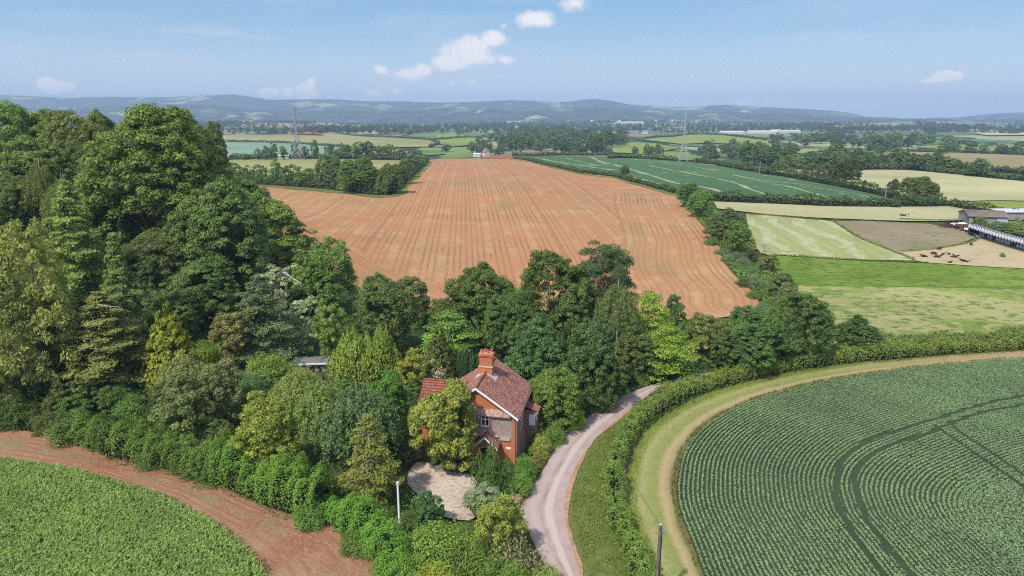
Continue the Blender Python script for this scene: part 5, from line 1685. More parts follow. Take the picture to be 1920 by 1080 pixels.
T('ash_tree', 'ash', 1010, 590, 740, 130, (0.036, 0.078, 0.034), 'blue-green tree behind the right gable of the house', v=0)
T('ash_tree', 'ash', 1098, 600, 755, 120, (0.034, 0.07, 0.03), 'dark tree beside the lane, left of the white-trunked birch', v=1)
T('ash_tree', 'ash', 1130, 655, 765, 95, (0.036, 0.066, 0.024), 'low dark tree overhanging the top of the lane', v=2)
T('maple_tree', 'layered', 1218, 552, 672, 92, (0.095, 0.145, 0.03), 'upper bright lime-green tree beside the birch', v=1)
T('maple_tree', 'layered', 1250, 612, 712, 108, (0.095, 0.15, 0.03), 'lower spreading lime-green tree above the lane', v=0)
T('small_tree', 'small_tree', 1266, 556, 645, 48, (0.036, 0.08, 0.03), 'small dark tree right of the lime-green trees against the red field', v=1)
T('oak_tree', 'ash', 1190, 600, 715, 85, C_DK, 'dark tree filling the gap behind the lower lime-green tree', v=0)
T('woodland_tree', 'oak', 835, 560, 672, 90, C_DK, 'dark tree behind the fresh light green tree', v=2)
T('woodland_tree', 'ash', 1075, 530, 672, 90, C_DK, 'dark tree in the shadow below the pine', v=1)
T('garden_tree', 'ash', 1035, 690, 802, 112, (0.062, 0.105, 0.026), 'green tree with bare twiggy stems by the right wall of the house', v=2)
T('twiggy_shrub', 'twiggy', 1030, 745, 806, 50, (0.1, 0.088, 0.055), 'bare tan twiggy shrub beside the right wall of the house', 'shrub')
T('ash_tree', 'ash', 985, 672, 745, 60, (0.065, 0.115, 0.03), 'light green tree touching the back of the roof', v=1)
# -- hedgerow right of the belt
T('hedgerow_tree', 'small_tree', 1318, 588, 688, 85, (0.07, 0.085, 0.035), 'mixed brownish hedgerow bush below the tip of the red field', 'bush', v=0)
T('hedgerow_tree', 'ash', 1365, 612, 700, 70, (0.045, 0.08, 0.028), 'dark green hedgerow tree left of the two big round ones', v=1)
T('hedgerow_tree', 'oak', 1412, 578, 692, 138, (0.038, 0.072, 0.026), 'big dark green hedgerow tree at the tip of the red field', v=1)
T('hedgerow_tree', 'oak', 1500, 545, 682, 125, (0.042, 0.075, 0.026), 'second big round hedgerow tree, right of the tip of the red field', v=2)
T('round_bush', 'ash', 1608, 591, 664, 92, (0.028, 0.062, 0.022), 'dark round lone bush in the rough pasture beside the lane hedge', 'bush', v=0)
T('hedgerow_tree', 'small_tree', 1462, 512, 560, 52, (0.05, 0.072, 0.034), 'dark rounded bush on the bank right of the red field', 'bush', v=1)
T('hedgerow_tree', 'small_tree', 1480, 532, 585, 50, (0.07, 0.09, 0.042), 'greyish bush below the dark rounded bank bush', 'bush', v=0)
T('hedgerow_tree', 'small_tree', 1410, 466, 492, 34, (0.05, 0.065, 0.032), 'small dark bush on the bank halfway up the red field', 'bush', v=0)
T('hedgerow_tree', 'small_tree', 1440, 478, 508, 40, (0.075, 0.09, 0.042), 'flower-specked bush beside the corner of the vivid grass strip', 'bush', v=1)
T('hedgerow_tree', 'oak', 1292, 342, 388, 50, (0.04, 0.072, 0.026), 'darker left-hand round tree at the head of the bank', v=0)
T('hedgerow_tree', 'oak', 1314, 356, 408, 50, (0.058, 0.105, 0.03), 'brighter right-hand round tree at the head of the bank', v=1)
T('hedgerow_tree', 'ash', 1362, 390, 448, 86, (0.05, 0.075, 0.034), 'wide grey-green tree on the bank above the mown field', v=0)
T('hedgerow_tree', 'ash', 1384, 414, 474, 56, (0.055, 0.105, 0.028), 'brighter green tree in front of the wide grey-green bank tree', v=2)
# -- shrubs at the bottom of the garden
T('laurel_bush', 'shrub', 828, 976, 1066, 135, (0.075, 0.13, 0.032), 'wide bright green bush below the gravel yard', 'bush', v=0)
T('laurel_bush', 'shrub', 790, 985, 1040, 70, (0.07, 0.122, 0.032), 'bright green bush right beside the foot of the white pole', 'bush', v=1)
T('laurel_bush', 'shrub', 868, 1005, 1088, 90, (0.078, 0.13, 0.036), 'bright bush at the right of the wide one, below the yard', 'bush', v=2)
T('dark_bush', 'bigleaf', 800, 926, 992, 62, (0.03, 0.068, 0.032), 'glossy dark green bush on the left rim of the gravel yard', 'bush', v=0)
T('yew_bush', 'yew', 925, 836, 925, 80, (0.03, 0.072, 0.022), 'clump of dark upright yew in front of the brick porch', 'bush')
T('silver_bush', 'small_tree', 915, 918, 975, 95, (0.09, 0.118, 0.092), 'silvery blue-green bush on the right rim of the gravel yard', 'bush', v=0)
T('yellow_bush', 'small_tree', 933, 930, 1040, 98, (0.105, 0.132, 0.032), 'yellow-green tree in front of the silvery bush', 'bush', v=1)
T('grey_bush', 'twiggy', 968, 985, 1072, 85, (0.085, 0.085, 0.065), 'grey twiggy bush beside the left edge of the lane', 'bush')
T('green_bush', 'shrub', 912, 1030, 1095, 80, (0.06, 0.1, 0.025), 'olive bush below the yellow-green tree', 'bush', v=3)
T('pale_bush', 'shrub', 1032, 1058, 1125, 80, (0.1, 0.135, 0.055), 'pale green bush at the bottom edge beside the lane', 'bush', v=1)
T('green_bush', 'shrub', 960, 1045, 1110, 70, (0.07, 0.115, 0.03), 'dark green bush at the bottom edge left of the pale bush', 'bush', v=0)
T('yellow_bush', 'shrub', 815, 1052, 1118, 95, (0.12, 0.155, 0.03), 'yellowish bush at the bottom edge below the white pole', 'bush', v=2)
T('laurel_bush', 'shrub', 760, 1030, 1110, 70, (0.07, 0.13, 0.03), 'green bush at the bottom edge by the red headland', 'bush', v=3)
T('green_bush', 'shrub', 742, 968, 1010, 60, (0.06, 0.105, 0.03), 'green bush left of the white pole', 'bush', v=1)
T('flower_bush', 'twiggy', 966, 922, 948, 32, (0.2, 0.165, 0.17), 'small pinkish white flowering bush where the drive meets the lane', 'bush')
# clipped balls and shrubs on the bank by the lane
for px, yt, b, w, c, lab in [(1010, 800, 824, 30, (0.07, 0.095, 0.03), 'upper clipped topiary ball on the lane bank'), (1004, 828, 852, 26, (0.065, 0.09, 0.03), 'middle clipped topiary ball on the lane bank'),
                             (1008, 848, 872, 30, (0.085, 0.085, 0.04), 'brownish clipped topiary ball on the lane bank'), (997, 862, 888, 30, (0.075, 0.08, 0.04), 'lowest brownish clipped topiary ball on the lane bank'),
                             (1097, 745, 768, 20, (0.1, 0.08, 0.06), 'tan clipped ball under the trees at the top of the lane')]:
    T('topiary_ball', 'ball', px, yt, b, w, c, lab, 'topiary')
for px, yt, b, w, c, lab in [(1015, 812, 852, 36, (0.12, 0.15, 0.05), 'pale yellow-green shrub among the topiary balls'), (985, 850, 900, 40, (0.055, 0.115, 0.025), 'green shrub at the foot of the house corner'),
                             (972, 880, 925, 55, (0.06, 0.115, 0.028), 'leafy shrub below the house corner beside the lane'), (1080, 762, 802, 34, (0.1, 0.17, 0.03), 'bright shrub above the wheeled bin'),
                             (1040, 790, 830, 40, (0.06, 0.11, 0.028), 'green shrub left of the wheeled bin'), (1120, 735, 768, 45, (0.045, 0.085, 0.03), 'dark shrub under the trees at the lane top')]:
    T('bank_shrub', 'shrub', px, yt, b, w, c, lab, 'shrub')

# rows of bushes that nothing tells apart
def bush_row(line, n, hm, wm, spread, cols, label, group, kinds=('shrub', 'small_tree'), seed=3):
    r = np.random.default_rng(seed)
    P = spline(gl(line), n=n)
    for (x, y) in P:
        x += r.normal() * spread; y += r.normal() * spread
        kd = kinds[r.integers(len(kinds))]
        tk, cr, H, W = K[kd][r.integers(len(K[kd]))]
        h = hm * (.65 + .7 * r.random()); w = wm * (.7 + .6 * r.random())
        root = empty('bush', (x, y, float(tz(x, y)) - .1), r.random() * 6.28)
        root.scale = (w / W, w / W, h / H)
        c = np.array(cols[r.integers(len(cols))]) * (.8 + .4 * r.random()) * LG
        link('stems', tk, root); link('crown', cr, root).color = (*c, 1)
        tag(root, label, 'bush', group)


bush_row([(-90, 778), (0, 785), (110, 806), (230, 845), (350, 874), (420, 890)], 34, 2.6, 3.4, 1.0, [C_DK, C_MID, C_OL, (0.05, 0.085, 0.026)], 'bush in the tangled row on the bank above the red headland', 'bushes on the bank above the red headland')
bush_row([(-80, 745), (60, 752), (200, 775), (300, 800), (420, 835), (460, 800)], 26, 3.4, 4.2, 1.6, [C_DK, C_OL, (0.06, 0.09, 0.03), C_MID], 'shaded bush among the feet of the conifers at the left', 'bushes under the conifers at the left', seed=5)
bush_row([(620, 965), (680, 990), (730, 1040), (760, 1090), (840, 1085), (900, 1060)], 20, 2.0, 2.8, .8, [C_MID, C_BR, C_DK], 'bush in the green thicket around the white pole', 'bushes around the white pole', kinds=('shrub',), seed=8)
bush_row([(470, 740), (540, 735), (620, 745), (740, 745), (760, 780), (745, 860)], 18, 2.6, 3.2, 1.2, [C_MID, C_DK, C_OL], 'bush filling the gaps between the garden trees', 'bushes between the garden trees', seed=9)
bush_row([(1000, 745), (1060, 770), (1110, 745), (1170, 725), (1230, 705), (1300, 692), (1400, 672), (1480, 662)], 26, 2.8, 4.0, 1.0, [C_DK, C_MID, (0.05, 0.085, 0.03)], 'dark bush on the shaded side of the lane beneath the trees', 'bushes beneath the trees along the lane', seed=10)
bush_row([(1345, 450), (1362, 478), (1385, 508), (1415, 535), (1435, 560), (1450, 600)], 16, 2.2, 3.4, 2.0, [C_MID, C_OL, C_GREY], 'small bush on the rough bank right of the red field', 'small bushes on the rough bank', kinds=('shrub',), seed=12)

# the bare bent limb of the silver tree and the dead limbs of the big drooping conifer
def dead_limb(pts, Y, r, label):
    mb = MB()
    P = [at_y(px, py, Y + dy) for px, py, dy in pts]
    P = np.array(P)
    mb.tube(P, np.linspace(r, r * .4, len(P)), 6)
    o = mb.build('dead_limb', [WHITE_BARK])
    tag(o, label, 'branch')
    return o


def bare_limbs():
    root = [o for o in COL.objects if o.get('label', '').startswith('broad drooping conifer')][0]
    Mi = (Matrix.Translation(root.location) @ root.rotation_euler.to_matrix().to_4x4() @ Matrix.Diagonal((*root.scale, 1))).inverted()
    Y = root.location.y - 3.5
    for pts in [[(195, 640, 3), (180, 645, 0), (160, 652, -1), (140, 660, -1.5)], [(195, 640, 3), (172, 636, 0), (142, 632, -1)], [(193, 645, 3), (182, 655, -.5), (168, 666, -1)],
                [(168, 676, 1), (150, 681, -.5), (133, 682, -1)], [(105, 705, 1), (75, 714, 0), (50, 715, -1)], [(207, 575, 3), (210, 605, 3), (212, 625, 3)], [(180, 570, 2), (205, 574, 2), (228, 576, 1.5)]]:
        P = [Mi @ Vector(at_y(px, py, Y + dy)) for px, py, dy in pts]
        s = root.scale.x
        MB().tube([tuple(p) for p in P], np.linspace(.07, .03, len(P)) / s, 5).build('bare_limb', [WHITE_BARK], root)
    root = [o for o in COL.objects if o.get('label', '').startswith('silver-white leaved')][0]
    Mi = (Matrix.Translation(root.location) @ root.rotation_euler.to_matrix().to_4x4() @ Matrix.Diagonal((*root.scale, 1))).inverted()
    Y = root.location.y - 3.0
    P = [Mi @ Vector(at_y(px, py, Y)) for px, py in [(516, 522), (522, 512), (533, 511), (543, 518), (552, 524), (564, 530)]]
    MB().tube([tuple(p) for p in P], np.array([.12, .16, .18, .17, .13, .07]) / root.scale.x, 6).build('bare_limb', [WHITE_BARK], root)


bare_limbs()

# ------------------------------------------------------------------ hedges near the camera
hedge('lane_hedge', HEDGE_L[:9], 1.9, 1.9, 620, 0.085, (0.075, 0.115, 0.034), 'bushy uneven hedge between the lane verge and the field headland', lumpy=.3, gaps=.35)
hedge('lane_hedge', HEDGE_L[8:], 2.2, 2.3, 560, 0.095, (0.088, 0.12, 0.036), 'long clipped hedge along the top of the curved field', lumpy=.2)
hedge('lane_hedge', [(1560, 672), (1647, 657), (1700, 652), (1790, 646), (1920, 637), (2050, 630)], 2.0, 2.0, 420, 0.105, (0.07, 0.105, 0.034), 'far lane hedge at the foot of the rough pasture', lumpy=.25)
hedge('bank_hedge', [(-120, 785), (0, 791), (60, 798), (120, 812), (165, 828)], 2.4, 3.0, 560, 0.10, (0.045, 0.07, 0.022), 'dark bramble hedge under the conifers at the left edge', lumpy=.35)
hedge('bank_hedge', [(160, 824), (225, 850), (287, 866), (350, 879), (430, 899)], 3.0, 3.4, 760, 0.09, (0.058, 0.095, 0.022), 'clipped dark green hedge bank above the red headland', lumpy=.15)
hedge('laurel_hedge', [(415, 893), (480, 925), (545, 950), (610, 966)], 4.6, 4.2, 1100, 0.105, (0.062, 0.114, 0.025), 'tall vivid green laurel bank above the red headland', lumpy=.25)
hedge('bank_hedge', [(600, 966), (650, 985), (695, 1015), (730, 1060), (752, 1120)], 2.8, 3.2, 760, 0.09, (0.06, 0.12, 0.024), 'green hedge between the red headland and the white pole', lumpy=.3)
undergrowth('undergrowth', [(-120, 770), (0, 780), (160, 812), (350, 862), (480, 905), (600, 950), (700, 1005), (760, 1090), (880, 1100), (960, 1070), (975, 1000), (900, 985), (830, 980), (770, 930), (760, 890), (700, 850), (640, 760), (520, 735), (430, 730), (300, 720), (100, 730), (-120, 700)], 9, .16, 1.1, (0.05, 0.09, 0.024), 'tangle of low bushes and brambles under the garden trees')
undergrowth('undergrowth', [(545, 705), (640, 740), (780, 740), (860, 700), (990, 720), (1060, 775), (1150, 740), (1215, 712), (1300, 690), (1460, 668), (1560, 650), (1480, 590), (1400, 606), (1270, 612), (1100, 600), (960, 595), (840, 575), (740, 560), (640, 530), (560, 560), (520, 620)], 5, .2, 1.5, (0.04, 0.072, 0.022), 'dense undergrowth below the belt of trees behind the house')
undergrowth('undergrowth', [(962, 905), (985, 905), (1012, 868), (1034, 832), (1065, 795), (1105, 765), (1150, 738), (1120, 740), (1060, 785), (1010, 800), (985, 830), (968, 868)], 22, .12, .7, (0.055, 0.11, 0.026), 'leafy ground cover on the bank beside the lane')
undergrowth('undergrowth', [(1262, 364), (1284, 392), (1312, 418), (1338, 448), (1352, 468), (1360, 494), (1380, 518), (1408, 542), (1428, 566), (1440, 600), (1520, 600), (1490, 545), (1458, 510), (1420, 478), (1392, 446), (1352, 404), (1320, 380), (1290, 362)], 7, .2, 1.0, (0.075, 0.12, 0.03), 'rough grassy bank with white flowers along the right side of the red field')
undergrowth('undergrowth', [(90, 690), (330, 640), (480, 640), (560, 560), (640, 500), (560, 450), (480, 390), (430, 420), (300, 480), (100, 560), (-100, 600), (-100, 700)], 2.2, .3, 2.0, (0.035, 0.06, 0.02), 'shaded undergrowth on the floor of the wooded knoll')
# ------------------------------------------------------------------ middle distance
HEDGE_C = (0.036, 0.06, 0.022)


def far_hedge(pts, h, w, per_m, S, label, col=HEDGE_C, lumpy=.3):
    o = hedge('field_hedge', pts, h, w, per_m, S, col, label, lumpy=lumpy)
    o['group'] = 'hedges between the fields'
    return o


far_hedge([(425, 338), (500, 346), (600, 353), (690, 363), (733, 366)], 3.5, 4, 55, .4, 'thick hedge along the upper left edge of the red field')
far_hedge([(733, 364), (752, 346), (778, 322), (800, 303)], 3.0, 3.5, 40, .4, 'hedge running uphill from the corner of the red field')
far_hedge([(962, 297), (1000, 303), (1040, 313), (1090, 324), (1150, 331), (1185, 341), (1235, 354), (1264, 362)], 1.8, 2.2, 30, .35, 'low hedge between the red field and the striped green crop')
far_hedge([(1330, 376), (1440, 380), (1550, 386), (1690, 387), (1770, 386)], 3.2, 3, 45, .38, 'dark hedge along the bottom of the striped green crop')
far_hedge([(1770, 384), (1800, 390), (1850, 399), (1920, 411), (1990, 420)], 2.6, 2.6, 40, .38, 'hedge running down towards the farm barn')
far_hedge([(1440, 324), (1500, 334), (1560, 346), (1640, 362), (1700, 374), (1770, 384)], 3.0, 3.0, 40, .4, 'hedge between the striped crop and the wide cream field')
far_hedge([(1300, 303), (1340, 309), (1440, 327)], 2.5, 3, 30, .45, 'hedge behind the right pylon')
far_hedge([(1397, 402), (1440, 404), (1560, 414), (1640, 414)], .4, 1.0, 26, .17, 'thin dark fence line above the mown striped field', (0.06, 0.07, 0.03))
far_hedge([(1685, 411), (1740, 413), (1815, 414)], .4, 1.0, 26, .17, 'thin hedge line left of the farm barn', (0.06, 0.07, 0.03))
far_hedge([(1562, 415), (1600, 440), (1660, 466), (1715, 488)], .4, 1.2, 24, .16, 'thin green strip between mown stripes and brown grazed field', (0.08, 0.11, 0.035))
far_hedge([(1448, 479), (1560, 486), (1740, 494)], .4, .8, 30, .15, 'thin hedge line above the vivid grass strip', (0.06, 0.08, 0.03))
far_hedge([(1690, 472), (1760, 466), (1815, 456), (1836, 446)], .35, 1.2, 24, .15, 'weedy line between brown field and cattle', (0.08, 0.11, 0.035))
for pts, lab in [([(425, 266), (480, 267), (560, 270), (655, 277)], 'hedge above the pale blue-green crop'), ([(630, 250), (700, 257), (805, 262)], 'hedge rising behind the long tan field'),
                 ([(470, 239), (560, 243), (640, 246), (690, 241)], 'hedge below the pinkish far field'), ([(806, 262), (822, 270), (805, 276)], 'short hedge beside the long yellow-green field'),
                 ([(815, 262), (870, 258), (915, 258)], 'hedge behind the long yellow-green field'), ([(960, 292), (1010, 292), (1070, 291), (1140, 291)], 'hedge at the foot of the far wood'),
                 ([(1205, 262), (1285, 253), (1325, 252), (1437, 263)], 'hedge on top of the green rise behind the pylon'), ([(1140, 297), (1200, 297), (1270, 302)], 'hedge along the back of the striped crop'),
                 ([(1628, 291), (1720, 304), (1800, 314), (1990, 331)], 'hedge below the long tan field'), ([(1700, 284), (1800, 286), (1990, 293)], 'hedge above the long tan field'),
                 ([(1440, 318), (1560, 318), (1700, 318), (1800, 327), (1990, 347)], 'hedge at the back of the wide cream field'),
                 ([(425, 300), (520, 297), (640, 297), (750, 300)], 'hedge in front of the pale blue-green crop')]:
    far_hedge(pts, 3, 4, 14, .8, lab)

# trees one can tell apart
GA = 'trees along the hedge at the corner of the red field'
for px, b, hh, ww, c in [(440, 336, 9, 9, 0), (462, 340, 8, 8, 1), (490, 343, 9, 8, 0), (520, 346, 12, 8, 1), (545, 349, 10, 9, 0), (575, 350, 9, 10, 1), (658, 360, 7, 9, 1), (765, 333, 9, 8, 0), (778, 322, 9, 8, 0), (790, 312, 8, 8, 1)]:
    far_tree('hedgerow_tree', LOW, px, b, hh, ww, [C_DK, C_MID][c], 'dark bushy tree in the hedge at the corner of the red field', group=GA)
for px, yt, b, w, c, lab in [(617, 287, 353, 58, (0.06, 0.085, 0.036), 'tall grey-green tree in the corner hedge above the red field'), (675, 294, 362, 76, (0.05, 0.09, 0.026), 'widest round tree in the corner hedge above the red field'),
                             (733, 306, 364, 50, (0.05, 0.085, 0.028), 'round tree at the very corner of the red field'), (760, 300, 345, 30, (0.05, 0.075, 0.03), 'narrow tree right of the corner of the red field')]:
    T('hedgerow_tree', 'oak', px, yt, b, w, c, lab)
for i, (px, b, hh, ww) in enumerate([(485, 300, 9, 7), (500, 300, 11, 7), (515, 299, 13, 6), (532, 299, 10, 8), (555, 298, 14, 7), (572, 298, 10, 7), (592, 298, 15, 7), (620, 298, 12, 9), (648, 297, 12, 9), (668, 297, 13, 16), (690, 297, 14, 15), (716, 298, 11, 10), (733, 298, 12, 10), (752, 299, 9, 9), (770, 299, 9, 9), (785, 298, 8, 8), (440, 299, 5, 7), (460, 300, 5, 8), (636, 298, 9, 8)]):
    far_tree('hedgerow_tree', LOW, px, b, hh, ww, C_DK if i % 3 else C_MID, 'dark tree in the long row beyond the corner hedge of the red field', group='row of trees beyond the corner hedge')
for px, yt, b, w, c, lab in [(1520, 305, 336, 34, C_DK, 'small dark tree left of the big oak beside the cream field'), (1548, 316, 338, 36, (0.045, 0.06, 0.03), 'low grey bush between two dark field oaks'),
                             (1588, 298, 344, 66, (0.028, 0.05, 0.02), 'big dark field oak at the left of the wide cream field'), (1722, 330, 372, 62, (0.055, 0.085, 0.026), 'spreading oak with an open top on the cream field edge'),
                             (1678, 335, 360, 30, (0.04, 0.05, 0.03), 'small dark tree left of the spreading oak'), (1748, 342, 373, 30, (0.05, 0.07, 0.026), 'small tree right of the spreading oak'),
                             (1622, 337, 345, 9, (0.04, 0.04, 0.03), 'tiny lone bush on the cream field'), (1171, 310, 330, 20, (0.035, 0.055, 0.024), 'lone dark bush in the hedge of the striped crop'),
                             (1677, 369, 388, 22, C_DK, 'bush in the dark hedge at the tip of the striped crop'), (1905, 408, 440, 40, (0.1, 0.13, 0.07), 'grey-green tree at the right end of the farm barn'),
                             (1838, 405, 428, 26, (0.06, 0.1, 0.03), 'bush against the left wall of the farm barn'), (1875, 415, 440, 46, (0.07, 0.11, 0.035), 'wide bush in front of the farm barn'),
                             (1880, 473, 482, 10, (0.1, 0.15, 0.05), 'small green tuft on the dry cattle field')]:
    T('field_tree', 'ash' if w < 50 else 'oak', px, yt, b, w, c, lab, 'bush' if 'bush' in lab or 'tuft' in lab else 'tree')
far_tree('field_tree', LOW, 862, 254, 14, 16, C_DK, 'lone round tree on the yellow-green field in the far centre')


def wood(pts, n, hm, wm, label, group, cols, variants=LOW, jit=.25):
    poly = np.array(gl(pts))
    P = scatter(poly, n)
    for x, y in P:
        k = 1 + jit * rng.normal()
        k = min(1.5, max(.6, k))
        c = np.array(cols[rng.integers(len(cols))]) * (0.8 + 0.4 * rng.random())
        far_tree('woodland_tree', variants, 0, 0, hm * k, wm * (0.8 + .4 * rng.random()), c, label, group=group, xy=(float(x), float(y)))


DKS = [C_DK, (0.04, 0.07, 0.028), (0.052, 0.085, 0.028), (0.035, 0.06, 0.03)]
wood([(912, 260), (985, 250), (1060, 250), (1145, 260), (1188, 268), (1145, 290), (1060, 291), (975, 290), (945, 280)], 108, 16, 19, 'tree packed in the dark far wood above the red field', 'trees of the far wood above the red field', DKS)
wood([(830, 284), (880, 276), (940, 278), (965, 292), (905, 293), (850, 293)], 14, 10, 11, 'tree in the clump around the white farmhouse', 'trees around the white farmhouse', DKS)
wood([(1310, 285), (1340, 276), (1400, 276), (1460, 292), (1510, 310), (1500, 322), (1430, 322), (1340, 303)], 36, 12, 14, 'tree in the wood right of the right pylon', 'trees right of the right pylon', DKS)
wood([(1180, 288), (1240, 287), (1240, 292), (1190, 294)], 6, 10, 10, 'tree left of the foot of the right pylon', 'trees left of the right pylon', DKS)
wood([(1500, 300), (1580, 300), (1700, 308), (1800, 318), (1930, 340), (1990, 345), (1990, 350), (1800, 327), (1690, 317), (1520, 317)], 44, 9, 13, 'tree in the long belt behind the wide cream field', 'belt of trees behind the wide cream field', DKS)
wood([(1440, 262), (1520, 262), (1600, 258), (1700, 262), (1800, 268), (1990, 268), (1990, 276), (1760, 275), (1640, 282), (1540, 279), (1450, 277)], 48, 13, 20, 'tree in the broad far belt on the right', 'trees of the broad far belt', DKS)
wood([(1620, 282), (1690, 280), (1700, 286), (1640, 290)], 7, 10, 12, 'tree left of the long tan field', 'trees left of the long tan field', DKS)
wood([(640, 246), (700, 240), (790, 245), (800, 250), (790, 254), (700, 252)], 14, 13, 18, 'tree of the dark clump on the far left slope', 'dark clump on the far left slope', DKS)
wood([(480, 250), (560, 253), (625, 250), (630, 245), (560, 249), (480, 246)], 10, 10, 18, 'tree in the dark strip below the red earth on the far left', 'dark strip on the far left slope', DKS)
wood([(1740, 281), (1990, 289), (1990, 293), (1740, 285)], 12, 9, 13, 'tree in the hedge above the long tan field', 'trees above the long tan field', DKS)


# everything farther away reads as one mass of woods and hedgerow trees
def distant_woodland():
    def base(me):
        v = np.empty(len(me.vertices) * 3, np.float32); me.vertices.foreach_get('co', v)
        F = [p.vertices[:] for p in me.polygons if len(p.vertices) == 4 and p.material_index == 0]
        t = np.empty(len(me.vertices), np.float32); me.attributes['tint'].data.foreach_get('value', t)
        F = np.array(F); k = F.max() + 1
        return v.reshape(-1, 3)[:k], F, t[:k]
    B = [base(t[0]) for t in TINY]
    spots = []
    r = np.random.default_rng(77)
    # hedgerows: lines of trees running mostly across the view, denser far away
    for _ in range(210):
        yy = 222.5 + 26 * r.random() ** .85
        xx = r.random() * 2400 - 240
        x0, y0 = G(xx, yy)
        if y0 < 950: continue
        L = 150 + 420 * r.random()
        a = r.normal() * .35 if r.random() < .72 else 1.3 + .4 * r.normal()
        n = int(L / (16 + 12 * r.random()))
        for k in range(n):
            s = (k / max(1, n) - .5) * L
            spots.append((x0 + math.cos(a) * s + r.normal() * 4, y0 + math.sin(a) * s + r.normal() * 4, 6 + 8 * r.random()))
    for _ in range(60):
        yy = 222 + 24 * r.random() ** 1.4
        x0, y0 = G(r.random() * 2400 - 240, yy)
        if y0 < 1050: continue
        n = int(8 + 46 * r.random()); w = 40 + 130 * r.random()
        for k in range(n):
            spots.append((x0 + r.normal() * w, y0 + r.normal() * w * .35, 10 + 7 * r.random()))
    S = np.array(spots)
    V, F, Tn, n = [], [], [], 0
    for i, (x, y, h) in enumerate(S):
        v, f, t = B[i % 3]
        s = h / 12
        a = r.random() * 6.28
        ca, sa = math.cos(a), math.sin(a)
        w = np.column_stack([(v[:, 0] * ca - v[:, 1] * sa) * s * 1.1, (v[:, 0] * sa + v[:, 1] * ca) * s * 1.1, v[:, 2] * s])
        V.append(w + np.array([x, y, float(tz(x, y)) - .4])); F.append(f + n); n += len(v)
        Tn.append(np.clip(t + r.normal() * .15, 0, 1))
    me = mesh_np('distant_woodland', np.vstack(V), [np.vstack(F)], [LEAF], None, False, {'tint': np.concatenate(Tn)})
    o = link('distant_woodland', me); o.color = (0.075, 0.105, 0.055, 1)
    tag(o, 'far woods and hedgerow trees spread over the plain to the hills', None, None, 'stuff')
    return len(S)


distant_woodland()


